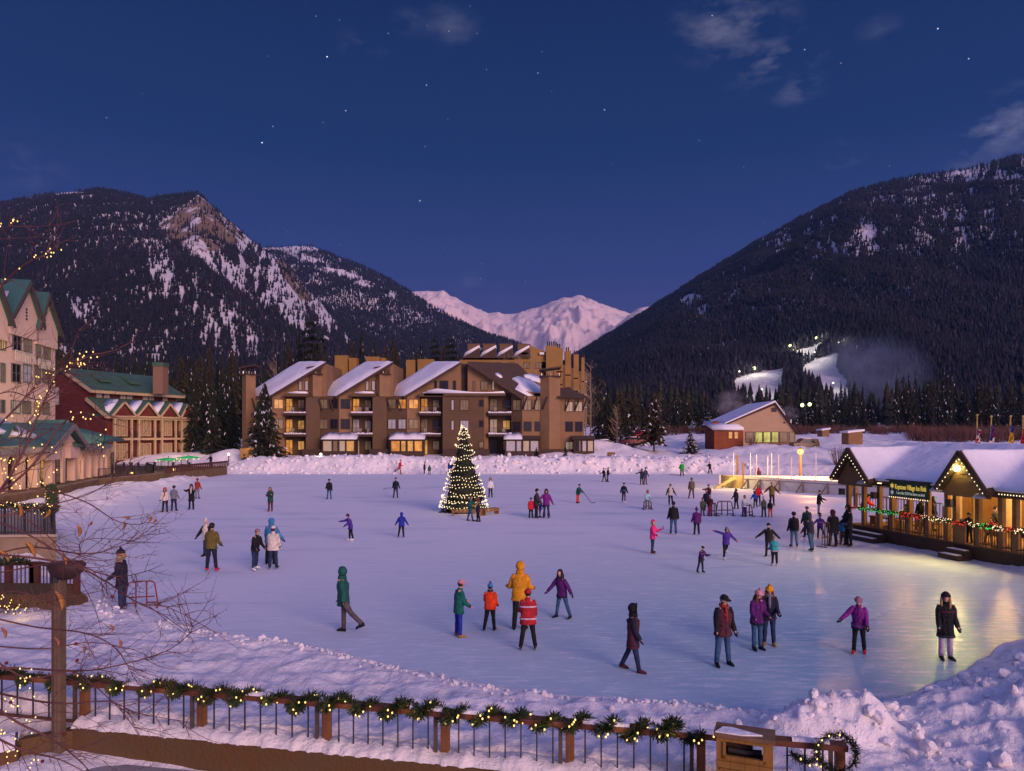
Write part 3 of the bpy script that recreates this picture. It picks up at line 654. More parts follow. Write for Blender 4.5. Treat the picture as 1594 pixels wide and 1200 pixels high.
def chimney(x0, xm, x1, ytop, ybot, Y0=YF, cap=True):
    q = MB(); zt, zb = cz(ytop, Y0), cz(ybot, Y0)
    plan = [at(x0, 700, Y0+.9), at(xm, 700, Y0), at(x1, 700, Y0+.75), at(x1, 700, Y0+3), at(x0, 700, Y0+3)]
    q.prism([V((p.x, p.y, zb)) for p in plan], (0, 0, zt-zb)); c = q.build('chimney', TAN, condo); ORG[c.name] = ORG[condo.name]
    if cap:
        k = MB(); X0, X1 = plan[0].x-.12, plan[2].x+.12; k.box(X0, X1, Y0-.1, Y0+3.1, zt, zt+.16)
        for xx in np.linspace(X0+.08, X1-.2, 4): k.box(xx, xx+.12, Y0+.2, Y0+.34, zt+.16, zt+1.0)
        k.prism([(X0, Y0-.1, zt+.95), (X1, Y0-.1, zt+1.35), (X1, Y0-.1, zt+1.6), (X0, Y0-.1, zt+1.15)], (0, 3.2, 0)); k.build('chimney_cap', DKB, c)
        fl = MB()
        for xx in np.linspace(X0+.3, X1-.3, 3): fl.tube([(xx, Y0+.9, zt+.16), (xx, Y0+.9, zt+.62)], .13, 8)
        fl.build('flue', mat('galvanised', (.5, .5, .52), .35, metal=.8), c)
def sunroom(x0, xm, x1, lits, yt=684, snow=True, Y1=YF-1.5):
    s = MB(); fr_block(s, [(x0, yt), (x1, yt), (x1, 716), (x0, 716)], Y1, YF+.5); sr = s.build('sunroom', DKB, condo); ORG[sr.name] = ORG[condo.name]
    z0, z1 = cz(703, Y1), cz(yt+1.5, Y1)
    cuts = [x0+1.5, x0+(xm-x0)*.62, xm-.8, xm+.8, xm+(x1-xm)*.42, x1-1.2]
    for (a, b_), li in zip(((cuts[0], cuts[1]), (cuts[1]+.8, cuts[2]), (cuts[3], cuts[4]), (cuts[4]+.8, cuts[5])), lits):
        p0, p1 = at(a, 700, Y1), at(b_, 700, Y1); win(condo, (p0.x, Y1, z0), (1, 0, 0), (0, -1, 0), p1.x-p0.x, z1-z0, li, 1)
    ra = at(x0-2, yt, Y1-.4); rb = at(x1+2, yt, Y1-.4); rt = cz(676, YF)
    q = MB(); q.prism([ra, (ra.x, YF, rt-.2), (ra.x, YF, ra.z-.2)], (rb.x-ra.x, 0, 0)); rr = q.build('sunroom_roof', SHIN, sr); 
    if snow:
        n = 14; sn = MB(); vs = []
        for i in range(n+1):
            xx = ra.x+(rb.x-ra.x)*(snow if snow is not True else 1)*i/n; hh = .38*(min(i, n-i)/n*6 if min(i, n-i)/n < .16 else 1)*(.75+.5*random.random())*(1-.45*math.exp(-((i/n-.47)/.07)**2))+.03
            vs += [(xx, Y1-.45, ra.z+.02), (xx, Y1-.35, ra.z+hh), (xx, YF-.02, rt+hh*.9), (xx, YF-.02, rt-.3)]
        sn.v = vs; sn.f = [tuple(f) for f in gridfaces(n+1, 4)]; sn.m = [0]*len(sn.f); sn.build('snow', SNOWR, sr, True)
def unit(dx, S1top, S1mid, S2, bal, room, third=False):
    e = lambda x: x+dx
    a = (e(487), YF+1.2, e(528), YF); s = seg(wallB, *a, 617)
    for w0, w1, i in ((498, 511, 0), (514, 526.5, 1)):
        segwin(s, *a, e(w0), e(w1), 621, 636.5, S1top[i]); segwin(s, *a, e(w0), e(w1), 652, 668, S1mid[i])
    b_ = (e(528), YF, e(547), YF+1.0); s2 = seg(wallT, *b_, 614, ytop2=603)
    segwin(s2, *b_, e(530), e(545), 621, 636.5, S2[0]); segwin(s2, *b_, e(530), e(545), 652, 668, S2[1])
    for k in (0, 1):     # brackets under the eave
        p = at(e(497+17*k), 620, YF+.6-.5*k); trim.bar(p+V((0, -.2, 1.4*0)), p+V((.5, -.05, -1.9)), .18)
    if room: sunroom(e(501), e(527), e(553), room)
    balcony(e(547), e(580), bal)
    fr_block(wallT, [(e(545), 617), (e(545), 604), (e(606), 566), (e(612), 566), (e(612), 617)] if not third else [(e(545), 617), (e(545), 604), (e(611), 566), (e(611), 617)], YF+1.0, YF+1.6)
    fr_block(wallB, [(e(545), 612.5), (e(584), 612.5), (e(584), 617), (e(545), 617)], YF-.4, YF+1.2)
    sn = MB(); sn.prism([at(e(551), 612.3, YF-.35), at(e(582), 612.3, YF-.35), at(e(580), 609.5, YF-.35), at(e(566), 608.8, YF-.35), at(e(553), 610.5, YF-.35)], (0, 1.3, 0)); sn.build('snow', SNOWR, condo, True)
    for w0, w1 in ((569, 574.5), (578.5, 584.5)) if not third else ((570, 574.5), (578, 592), (599, 604)):
        p0, p1 = at(e(w0), 700, YF+1.0), at(e(w1), 700, YF+1.0)
        win(condo, (p0.x, YF+1.0, cz(607.5)), (1, 0, 0), (0, -1, 0), p1.x-p0.x, 1.6, 'p' if not third else 'k', 1)
    fr_block(wallB, [(e(486), 617), (e(612), 617), (e(612), 716), (e(486), 716)], YF+2.6, YF+14)       # body behind
    fr_block(wallT, [(e(560), 600), (e(612), 566), (e(612), 617), (e(530), 617)], YF+1.7, YF+12)
    roof('roof', (e(486), 616.5), (e(523), 616.5), (e(612), 563), (e(571), 563.5), YF-.5, DKB, snow='all')
unit(-104, 'dd', 'dd', 'ad', ('wd', 'wa', 'wa'), None)
unit(0, 'dk', 'dk', 'kk', ('wd', 'pp', 'cd'), 'cdca')
unit(106, 'dw', 'pp', 'wd', ('wd', 'dk', 'ad'), 'waaw', True)
for e in (-104, 0):
    s = (580+e, YF, 602+e, YF+.7); q = seg(wallB, *s, 617)
chimney(377, 383, 398, 583, 716); chimney(481, 487, 501, 583, 617); chimney(585, 591, 607, 583, 617)
# the plain block between balconies, with small windows
b_ = (689, YF, 754, YF+.15); s = seg(wallB, *b_, 612)
for y0, y1, l1, l2 in ((622, 639, 'p', 'd'), (654, 670, 'p', 'p')):
    segwin(s, *b_, 702, 707, y0, y1, l1, 1); segwin(s, *b_, 716, 730, y0, y1, l2, 3)
for y0, y1, l1 in ((622, 633, 'k'), (654, 665, 'k'), (687, 697.5, 'd')): segwin(s, *b_, 745.5, 753, y0, y1, l1, 1)
b_ = (754, YF+.15, 760, YF+.9); seg(wallT, *b_, 612)
fr_block(wallB, [(660, 612), (787, 612), (787, 616), (660, 616)], YF-.4, YF+1.0)
sn = MB(); sn.prism([at(662, 611.8, YF-.4), at(786, 611.8, YF-.4), at(784, 608.5, YF-.4), at(760, 610.5, YF-.4), at(735, 610, YF-.4), at(700, 606.5, YF-.4), at(680, 604.5, YF-.4), at(665, 608, YF-.4)], (0, 1.4, 0)); sn.build('snow', SNOWR, condo, True)
fr_block(DB := MB(), [(717, 566), (728, 566), (728, 612), (717, 612)], YF+2.2, YF+2.7); DB.build('recess', DKB, condo)
balcony(760, 796, ('dk', 'ca', 'kd'))
fr_block(wallT, [(728, 566), (796, 600), (796, 612), (728, 612)], YF+1.0, YF+1.6)
fr_block(wallB, [(728, 612), (842, 612), (842, 716), (728, 716)], YF+2.6, YF+14)
fr_block(wallT, [(728, 566), (800, 606), (842, 612), (728, 612)], YF+1.7, YF+12)
for w0, w1, li in ((736, 740, 'd'), (748, 760, 'd'), (765.5, 770, 'c')):
    p0, p1 = at(w0, 700, YF+1.0), at(w1, 700, YF+1.0); win(condo, (p0.x, YF+1.0, cz(607)), (1, 0, 0), (0, -1, 0), p1.x-p0.x, 1.5, li, 2 if w1-w0 > 8 else 1)
b_ = (796, YF+1.0, 813, YF); s = seg(wallB, *b_, 603, ytop2=616)
segwin(s, *b_, 798, 811, 622, 639, 'd'); segwin(s, *b_, 798, 811, 656, 671.5, 'k')
b_ = (813, YF, 845, YF+.5); s = seg(wallT, *b_, 617)
for w0, w1 in ((815, 828), (832, 845)): segwin(s, *b_, w0, w1-.5, 622, 639, 'd'); segwin(s, *b_, w0, w1-.5, 656, 671.5, 'k')
for px in (815, 831, 846):
    p = at(px, 620, YF-.1); trim.bar(p+V((.5, -.8, .2)), p+V((-.1, .0, -1.7)), .18)
sunroom(786, 813, 840, 'ppcp', snow=.5)
roof('roof', (858, 617), (812, 617), (728, 562.5), (806, 565.5), YF-.5, SHIN, snow=([(797, 590), (806, 587), (826, 592), (842, 604), (856, 616.6), (822, 616.6), (802, 606), (808, 599)], [(815, 585), (828, 583.5), (841, 587), (842, 596), (830, 593), (818, 588)], [(771, 583), (776, 582), (782, 588), (779, 588.5)]))
chimney(841, 855, 872, 586, 716, YF-.6)
b_ = (872, YF+.3, 909, YF+.3); s = seg(wallT, *b_, 618); fr_block(wallT, [(872, 619), (909, 619), (909, 716), (872, 716)], YF+.9, YF+9)
for w0, w1, l1, l2 in ((880, 892, 'c', 'k'), (895, 907, 'c', 'k')): segwin(s, *b_, w0, w1, 625, 641, l1); segwin(s, *b_, w0, w1, 656, 672, l2)
segwin(s, *b_, 880, 892, 687, 704, 'c')
for px in (881, 896, 908):
    p = at(px, 622, YF+.2); trim.bar(p+V((.5, -.8, .2)), p+V((-.1, .0, -1.7)), .18)
sunroom(893, 905, 925, 'kppc', snow=False)
hr = MB(); a0, a1, a2, a3 = at(868, 619, YF-.7), at(916, 620, YF-.7), at(914, 617, YF+9), at(866, 617, YF+9); t0, t1 = at(868, 603, YF+3.5), at(886, 604, YF+3.8)
hr.add([a0, a1, a2, a3, t0, t1], [(0, 1, 5, 4), (1, 2, 5), (2, 3, 4, 5), (3, 0, 4), (0, 3, 2, 1)]); hr.build('hip_roof', SHIN, condo)
bs = MB()
for x0, x1 in ((470, 501), (575, 606), (689, 762), (840, 893)): fr_block(bs, [(x0, 699), (x1, 699), (x1, 716), (x0, 716)], YF-.75, YF+.6)
bs.build('base', DKB, condo)
wallT.build('tan_wall', TAN, condo); wallB.build('brown_wall', BRN, condo); trim.build('bracket', DKB, condo)

# ------------------------------------------------------------------ the terraced condominium behind it
rear = thing('rear_condominium', 'ochre terraced building with a row of square chimneys, rising behind the brown condominium', 'apartment building', at(820, 640, 150))
OCH = mat('ochre_siding', (.30, .17, .05), .8, .15, .5, stripe=2.2, sdepth=.3); OCH2 = mat('shaded_ochre', (.16, .10, .055), .8, .2, .5, stripe=2.2)  # second ochre is a siding copy with shade put into its colour
q = MB(); q.prism([at(715, 560, 150), at(800, 560, 150), at(826, 538, 150), at(850, 548, 150), at(850, 660, 150), at(715, 660, 150)], (0, 10, 0)); q.build('wall', OCH, rear)
sd = MB()
for i, (x0, x1, yt, Y0) in enumerate(((850, 866, 545, 150), (866, 880, 548, 157), (880, 893, 553, 164), (893, 905, 558, 171), (905, 914, 563, 178))):
    sd.prism([at(x0-8, yt+18, Y0), at(x1, yt+20, Y0), at(x1, 660, Y0), at(x0-8, 660, Y0)], (0, 8, 0))
    c = MB(); a_ = at(x0, 660, Y0-1); b2 = at(x1-4 if i else x1, yt-8+2, Y0-1); c.box(a_.x, b2.x, Y0-1, Y0+1.6, a_.z, at(x0, yt-6, Y0).z); ch = c.build('chimney', OCH, rear); ORG[ch.name] = ORG[rear.name]
    fl = MB(); zt = at(x0, yt-6, Y0).z
    for k in range(5 if i == 0 else 2): fl.tube([(a_.x+.35+k*.45, Y0, zt), (a_.x+.35+k*.45, Y0, zt+1.0)], .15, 7)
    fl.build('flue', MET, ch)
    for k, yy in enumerate((yt+32, yt+52, yt+72)):
        if i: sn = MB(); p = at(x0-4, yy, Y0-.5); sn.box(p.x, p.x+1.9, Y0-1.0, Y0-.1, p.z, p.z+.28); sn.build('snow', SNOWR, rear)
        if i: win(rear, at(x0-3, yy-4, Y0-.02), (1, 0, 0), (0, -1, 0), 1.1, 1.2, random.choice('dkac'), 1)
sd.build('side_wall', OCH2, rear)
rr = MB()
for x0 in (722, 748, 774, 800):       # saw-tooth dormer roofs with snow
    a_, b2, c2 = at(x0-2, 557, 149.4), at(x0+24, 541, 149.4), at(x0+26, 557, 149.4)
    rr.prism([a_, b2, c2], (0, 6, 0))
r0 = rr.build('roof', SHIN, rear); ORG[r0.name] = ORG[rear.name]
rs = MB()
for x0 in (722, 748, 774, 800): rs.prism([at(x0-2, 556.6, 149.3), at(x0+24, 540.6, 149.3), at(x0+24, 537, 149.3), at(x0+3, 548, 149.3)], (0, 6, 0))
rs.build('snow', SNOWR, r0, True)
pc = MB()
for x0 in (728, 752, 778, 806): 
    p = at(x0, 548, 153); pc.box(p.x, p.x+2.6, 153, 155, p.z-1, p.z+1.6); pc.box(p.x-.15, p.x+2.75, 152.9, 155.1, p.z+1.6, p.z+1.8)
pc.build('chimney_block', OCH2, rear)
for x0 in (728, 748, 770, 792, 815, 834): win(rear, at(x0, 574, 149.98), (1, 0, 0), (0, -1, 0), 1.3, 1.4, random.choice('dkd'), 2)
for x0, x1, yy in ((811, 822, 551), (840, 847, 551)): p = at(x0, yy, 149.5); sn = MB(); sn.box(p.x, at(x1, yy, 149.5).x, 149.4, 149.95, p.z-.1, p.z+.35); sn.build('snow', SNOWR, rear)
# chimneys of a lower block seen between the front roofs
low = thing('chimney_row_building', 'low ochre building showing only its square chimneys between the slanting snowy roofs', 'apartment building', at(600, 640, 135))
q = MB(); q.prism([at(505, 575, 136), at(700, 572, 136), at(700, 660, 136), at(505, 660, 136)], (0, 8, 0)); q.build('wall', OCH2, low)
for x0, x1, yt in ((521, 541, 553), (543, 555, 557), (570, 591, 555), (593, 600, 557), (632, 646, 560), (650, 675, 559)):
    c = MB(); a_, b2 = at(x0, yt, 134.5), at(x1, yt, 134.5); c.box(a_.x, b2.x, 134.5, 136.5, at(0, 600, 134.5).z, a_.z); ch = c.build('chimney', OCH, low); ORG[ch.name] = ORG[low.name]
    fl = MB()
    for k in range(2): fl.tube([(a_.x+.4+k*.8, 135.2, a_.z), (a_.x+.4+k*.8, 135.2, a_.z+.8)], .16, 7)
    fl.build('flue', MET, ch)

# ------------------------------------------------------------------ left shore: pale hotel, red lodge, arcade
CREAM = mat('cream_stucco', (.70, .50, .37), .85, .06, .8, .15, 30); CRT = mat('cream_trim', (.46, .34, .20), .75, .1, 2)
GREEN = mat('green_metal_roof', (.045, .12, .105), .45, .12, .5, .1, 6, stripe=2.0, axis='Y', sdepth=.5)
GREEN2 = mat('green_shingle_roof', (.055, .115, .075), .6, .2, .8, .2, 10)
REDW = mat('red_clapboard', (.13, .026, .019), .8, .15, .7, .2, 20, stripe=3.2, sdepth=.35); BRICK = mat('chimney_brick', (.22, .13, .09), .9, .3, 6, .4, 20)
class Fac:                                    # a straight facade between two ground points, outward normal N
    def __init__(s, P0, P1): s.P = V((P0[0], P0[1], 0)); s.U = (V((P1[0], P1[1], 0))-s.P); s.L = s.U.length; s.U.normalize(); s.N = V((s.U.y, -s.U.x, 0))
    def u(s, px):
        k = (px-CX)/F; return (k*s.P.y-s.P.x)/(s.U.x-k*s.U.y)
    def pt(s, u, z, n=0): return s.P+s.U*u+s.N*n+V((0, 0, z))
    def z(s, px, py): return H-(py-HY)*s.pt(s.u(px), 0).y/F
    def win(s, parent, px0, px1, py0, py1, lit, **kw):
        u0, u1 = s.u(px0), s.u(px1); pm = (px0+px1)/2; z0, z1 = s.z(pm, py1), s.z(pm, py0)
        return win(parent, s.pt(u0, z0), s.U, s.N, u1-u0, z1-z0, lit, **kw)
    def wall(s, mb, u0, u1, z0, z1, th=-8, m=0): return mb.obox(s.pt(u0, z0), s.U*(u1-u0), V((0, 0, z1-z0)), s.N*th, m)
    def poly(s, mb, uz, th=-8, n=0, m=0): return mb.prism([s.pt(u, z, n) for u, z in uz], s.N*th, m)
hf = Fac((-49.2, 64), (-53.0, 82))
hotel = thing('hotel', 'tall pale pink stucco hotel with steep green gables and arched windows on the left shore', 'hotel', hf.pt(9, 1))
ue = hf.u(86); mb = MB(); hf.poly(mb, [(-14, .5), (ue, .5), (ue, hf.z(86, 517)), (-14, hf.z(20, 505))], -14)
gabs = []
for a_, pk, b2, ypk, yb in ((11, 37, 57, 440, 503), (53, 66, 86, 459, 517), (-48, -20, 8, 420, 500)):
    ua, up, ub = hf.u(a_), hf.u(pk), hf.u(b2); zb_ = hf.z(b2, yb); zp = hf.z(pk, ypk); gabs.append((ua, up, ub, zb_, zp))
    hf.poly(mb, [(ua, zb_-2), (ub, zb_-2), (ub, zb_), (up, zp), (ua, zb_)], -13, n=.25)
mb.build('wall', CREAM, hotel)
rm = MB(); tr = MB()
for ua, up, ub, zb_, zp in gabs:
    for e0, sgn in ((ua, -1), (ub, 1)):
        du = (e0-up); p0 = hf.pt(up, zp, .7); p1 = hf.pt(e0+du*.10, zb_-(zp-zb_)*.10, .7)
        rm.prism([p0, p1, p1+V((0, 0, .28)), p0+V((0, 0, .34))], -hf.N*13.5)
        tr.bar(p0+hf.N*.04-V((0, 0, .12)), p1+hf.N*.04-V((0, 0, .12)), .18, .28)
rt = rm.build('roof', GREEN, hotel); ORG[rt.name] = ORG[hotel.name]; tr.build('fascia', mat('dark_fascia', (.07, .055, .05)), hotel)
sp = MB(); 
for i in range(2):
    ua, up, ub, zb_, zp = gabs[0 if i == 0 else 2]; q0 = hf.pt(ua+.15*(up-ua), zb_+.15*(zp-zb_), -.6)+V((0, 0, .36)); q1 = hf.pt(ua+.50*(up-ua), zb_+.50*(zp-zb_), -.6)+V((0, 0, .36))
    sp.prism([q0, q1, q1-hf.N*6, q0-hf.N*7], (0, 0, .3))
sp.build('snow', SNOWR, rt, True)
for ua, up, ub, zb_, zp in gabs:               # attic vent slits
    mv = MB()
    for k in range(4): mv.obox(hf.pt(up-.18, zp-2.9-k*.34, .26), hf.U*.36, V((0, 0, .2)), hf.N*.03)
    mv.build('vent', MET, hotel)
for a_, b2, y0 in ((19, 32, 512), (36, 48.5, 516), (55, 63, 525), (66.5, 77.5, 527)): hf_n = hf.win(hotel, a_, b2, y0, y0+34, 'd' if a_ > 30 else 'k', ny=3, arch=True, pr=.10, fm=mat('grey_green_frame', (.12, .14, .13)))
for a_, b2, k in ((17, 31, 'k'), (35, 47.5, 'p'), (53, 62, 'd'), (65, 77, 'd'), (0, 7, 'd')): hf.win(hotel, a_, b2, 565+(a_*.06), 595+(a_*.02), k, ny=2, pr=.10, fm=MATS['grey_green_frame'])
for a_, b2, k in ((16, 30.5, 'c'), (34, 47, 'd'), (52, 61, 'a'), (64.5, 76, 'd'), (0, 6.5, 'k')): hf.win(hotel, a_, b2, 622+(a_*.06), 643+(a_*.03), k, ny=1, pr=.10, fm=MATS['grey_green_frame'])
for a_, b2, k in ((0, 8, 'a'),): hf.win(hotel, a_, b2, 508, 545, k, ny=2, pr=.10, fm=MATS['grey_green_frame'])
bl = MB()
for a_, b2, y in ((18, 49, 549), (55, 79, 561)):
    u0, u1 = hf.u(a_), hf.u(b2); zz = hf.z((a_+b2)/2, y)
    bl.bar(hf.pt(u0, zz, .35), hf.pt(u1, zz, .35), .12); 
    for k in range(13): bl.bar(hf.pt(u0+(u1-u0)*k/12, zz-1.0, .35), hf.pt(u0+(u1-u0)*k/12, zz, .35), .07)
bl.build('balustrade', mat('pale_balustrade', (.55, .5, .42)), hotel)

rf = Fac((-60.3, 105), (-54.6, 120.3))
lodge = thing('lodge', 'dark red clapboard lodge with green roof, cream balcony frames and a brick chimney', 'lodge', rf.pt(8, 1.3))
mb = MB(); ZE = 8.7
prof = [(0, .8), (0, ZE-.1), (-3.3, 10.8), (-3.3, 12.4), (-8.4, 15.3), (-14, 12.2), (-14, .8)]
mb.prism([rf.pt(0, z, n) for n, z in prof], rf.U*rf.L); mb.build('wall', REDW, lodge)
rm = MB()
def slab(n0, z0, n1, z1, u0=-.6, u1=None, th=.3):
    u1 = rf.L+.6 if u1 is None else u1
    rm.prism([rf.pt(u0, z0, n0), rf.pt(u0, z1, n1), rf.pt(u0, z1+th, n1), rf.pt(u0, z0+th, n0)], rf.U*(u1-u0))
slab(.9, ZE-.6, -3.3, 10.85); slab(-14.5, 12.0, -8.4, 15.35)
slab(-2.2, 11.95, -8.4, 15.35)
for u0, u1 in ((2.5, 4.5), (8, 10)): slab(-4.2, 13.6, -6.5, 14.6, u0, u1, .35)
rt = rm.build('roof', GREEN2, lodge); ORG[rt.name] = ORG[lodge.name]
tr = MB()
for (n0, z0, n1, z1) in ((.95, ZE-.62, -3.3, 10.8), (-2.15, 11.9, -8.4, 15.3)):
    for u in (-.72, rf.L+.66): tr.bar(rf.pt(u, z0, n0), rf.pt(u, z1, n1), .12, .5)
tr.bar(rf.pt(-.7, ZE-.62, .95), rf.pt(rf.L+.7, ZE-.62, .95), .14, .42); tr.bar(rf.pt(-.7, 11.9, -2.15), rf.pt(rf.L+.7, 11.9, -2.15), .14, .42)
tr.build('fascia', CRT, lodge)
for u in (1.0, 2.3, 5.2, 6.4, 9.4, 10.6, 13.4): win(lodge, rf.pt(u, 10.95, -3.3), rf.U, rf.N, 1.0, 1.15, 'p', 2, fm=CRT)
bays = [rf.u(p) for p in (170, 208, 244, 275, 297)]
for i in range(4):
    u0, u1 = bays[i], bays[i+1]; w_ = (u1-u0)
    um = u0+w_*.36
    g2 = MB(); zb_, zp = ZE-.5, ZE+1.7
    pw = w_*.50
    g2.prism([rf.pt(um-pw, zb_, 1.3), rf.pt(um, zp, 1.3), rf.pt(um, zp+.25, 1.3), rf.pt(um-pw-.2, zb_+.1, 1.3)], -rf.N*4.6); g2.prism([rf.pt(um+pw, zb_, 1.3), rf.pt(um, zp, 1.3), rf.pt(um, zp+.25, 1.3), rf.pt(um+pw+.2, zb_+.1, 1.3)], -rf.N*4.6)
    dm = g2.build('dormer', GREEN2, lodge); ORG[dm.name] = ORG[lodge.name]
    t2 = MB(); t2.prism([rf.pt(um-pw*.8, zb_, 1.1), rf.pt(um+pw*.8, zb_, 1.1), rf.pt(um, zp-.3, 1.1)], -rf.N*.3); t2.build('gable', REDW, dm)
    t2 = MB(); t2.bar(rf.pt(um-pw, zb_, 1.35), rf.pt(um, zp, 1.35), .12, .3); t2.bar(rf.pt(um+pw, zb_, 1.35), rf.pt(um, zp, 1.35), .12, .3); t2.bar(rf.pt(um-pw, zb_, 1.35), rf.pt(um+pw, zb_, 1.35), .12, .25); t2.build('barge_board', CRT, dm)
    s2 = MB(); s2.prism([rf.pt(um-pw*.95, zb_+.45, .6), rf.pt(um-pw*.2, zp, .5), rf.pt(um-pw*.2, zp, -1.6), rf.pt(um-pw*.95, zb_+.45, -2.3)], (0, 0, .4)); s2.build('snow', SNOWR, dm, True)
    fr = MB()
    for u in (u0+.05, u0+w_*.70): fr.obox(rf.pt(u, 1.2, .75), rf.U*.28, V((0, 0, ZE-1.5)), rf.N*.28)
    fr.obox(rf.pt(u0, 4.6, .7), rf.U*w_, V((0, 0, .35)), rf.N*.3); fr.obox(rf.pt(u0, ZE-.95, .7), rf.U*w_, V((0, 0, .4)), rf.N*.3); fr.build('balcony_frame', CRT, lodge)
    rl = MB(); 
    for zz in (4.95,):
        rl.bar(rf.pt(u0+w_*.7, zz+1, .8), rf.pt(u1, zz+1, .8), .07)
        for k in range(9): rl.bar(rf.pt(u0+w_*(.7+.3*k/8), zz, .8), rf.pt(u0+w_*(.7+.3*k/8), zz+1, .8), .04)
    rl.build('railing', MET, lodge)
    for z0 in (1.6, 5.2):
        win(lodge, rf.pt(u0+w_*.12, z0, .02), rf.U, rf.N, w_*.22, 2.5, 'd', 2, 2, fm=CRT, fw=.14, pr=.5); win(lodge, rf.pt(u0+w_*.40, z0, .02), rf.U, rf.N, w_*.24, 2.5, 'd', 2, 2, fm=CRT, fw=.14, pr=.5)
# near end wall details
win(lodge, (cx(84, 105)+.2, 104.5, H-(630-HY)*105/F), (1, 0, 0), (0, -1, 0), .9, 2.6, 'p', 1, 3, fm=CRT, fw=.14)
ck = MB(); p = at(238, 590, 113); ck.box(p.x, p.x+1.6, 113, 114.8, 12, at(0, 570, 113).z); cc = ck.build('chimney', BRICK, lodge); ORG[cc.name] = ORG[lodge.name]
ck = MB(); ck.box(p.x-.1, p.x+1.7, 112.9, 114.9, at(0, 570, 113).z, at(0, 564, 113).z); ck.build('chimney_cap', GREEN2, cc)

af = Fac((-36.6, 48), (-45, 80.5))
arc = thing('arcade_building', 'low cream arcade with green roof, round arches and a central gable beside the ice', 'arcade', af.pt(16, 1))
ZA = 4.35; mb = MB()
def zlin(u): return ZA+.25*u/af.L
# piers and arches
piers = [2.0, 5.0, 8.2, 11.2, 14.5, 17.0, 20.2, 22.6, 24.9, 27.0, 28.7, 30.2, 32.4]
for i, u in enumerate(piers):
    af.wall(mb, u-.34, u+.34, .9, 3.3, -.7)
    if i+1 < len(piers):
        v0, v1 = u+.34, piers[i+1]-.34; r_ = (v1-v0)/2; um = (v0+v1)/2; k = 8
        arcp = [(um+r_*math.cos(math.pi*j/k), 3.0+min(.95, r_)*math.sin(math.pi*j/k)) for j in range(k+1)]
        if i != 4: af.poly(mb, [(v0-.34, 4.4), (v0-.34, 3.0)]+arcp[::-1][0:1]+arcp[::-1][1:]+[(v1+.34, 3.0), (v1+.34, 4.4)], -.5, n=-.08)
af.wall(mb, -6, 33, .9, 4.4, -.2); mb.v = [tuple(p) for p in mb.v]
mb2 = MB(); mb2.obox(af.pt(-6, .9, -3.2), af.U*39, V((0, 0, 3.5)), -af.N*.3); mb2.build('back_wall', mat('shaded_stucco', (.17, .10, .06), .85, .1, 1), arc)  # stucco darkened in its colour so the arch openings look shaded
mb.v = mb.v[:-8]; mb.f = mb.f[:-6]; mb.m = mb.m[:-6]
gu0, gu1, gp_ = af.u(62), af.u(119), af.u(96); zg = 6.0
af.poly(mb, [(gu0, 4.1), (gu0+.5, 3.3), (gp_-1.2, 3.3), (gp_-1.2, 4.3), (gp_-.85, 5.0), (gp_, 5.3), (gp_+.85, 5.0), (gp_+1.2, 4.3), (gp_+1.2, 3.3), (gu1-.5, 3.3), (gu1, 4.1), (gp_, zg)], -.5, n=.35)
mb.build('wall', CREAM, arc)
rm = MB()
def aroof(u0, u1, z0=4.35, zr=6.75, n0=.8, n1=-4.5): rm.prism([af.pt(u0, z0, n0), af.pt(u1, z0, n0), af.pt(u1-.8, zr, n1), af.pt(u0+.0, zr, n1)], (0, 0, .3))
aroof(-6, gu0+2.4); aroof(gu1-2.2, af.u(158), 4.3, 6.3); aroof(af.u(158)-2, 33.3, 4.7, 6.2)
rm.prism([af.pt(gu0-.5, 3.95, 1.0), af.pt(gp_, zg+.25, 1.0), af.pt(gp_, zg+.55, 1.0), af.pt(gu0-.7, 4.2, 1.0)], -af.N*6); rm.prism([af.pt(gu1+.5, 3.95, 1.0), af.pt(gp_, zg+.25, 1.0), af.pt(gp_, zg+.55, 1.0), af.pt(gu1+.7, 4.2, 1.0)], -af.N*6)
rt = rm.build('roof', GREEN, arc); ORG[rt.name] = ORG[arc.name]
gt = MB(); gt.bar(af.pt(-6, 4.25, .85), af.pt(gu0, 4.25, .85), .22, .42); gt.bar(af.pt(gu1, 4.2, .85), af.pt(af.u(158), 4.2, .85), .22, .4); gt.bar(af.pt(gu0-.6, 3.95, 1.05), af.pt(gp_, zg+.25, 1.05), .15, .45); gt.bar(af.pt(gu1+.6, 3.95, 1.05), af.pt(gp_, zg+.25, 1.05), .15, .45)
gt.build('gutter', mat('grey_fascia', (.20, .17, .16)), arc)
def roofp(u, k, z0=4.35, zr=6.75, n0=.8, n1=-4.5): return af.pt(u, z0+(zr-z0)*k+.40, n0+(n1-n0)*k)
s2 = MB(); U0 = -5; U1 = gu0+.6
s2.prism([roofp(U0, .40), roofp(U0+5, .30), roofp(U0+9, .42), roofp(U1-4, .22), roofp(U1-1.2, .16), roofp(U1-.8, .40), roofp(U1+.7, .92), roofp(U0, .94)], (0, 0, .35)); s2.build('snow', SNOWR, rt, True)
for uu, zz, w_, nn in ((af.u(32), 5.0, 1.5, -.6), (af.u(141), 5.6, 1.1, -2.2)):
    d2 = MB(); 
    for sg in (-1, 1): d2.prism([af.pt(uu, zz+1.15, nn+.2), af.pt(uu+sg*w_, zz, nn+.2), af.pt(uu+sg*w_, zz+.18, nn+.2), af.pt(uu, zz+1.36, nn+.2)], -af.N*3)
    dm = d2.build('dormer', GREEN, arc); ORG[dm.name] = ORG[arc.name]
    MB().prism([af.pt(uu-w_*.9, zz, nn), af.pt(uu+w_*.9, zz, nn), af.pt(uu, zz+1.05, nn)], -af.N*.3).build('gable', CREAM, dm)
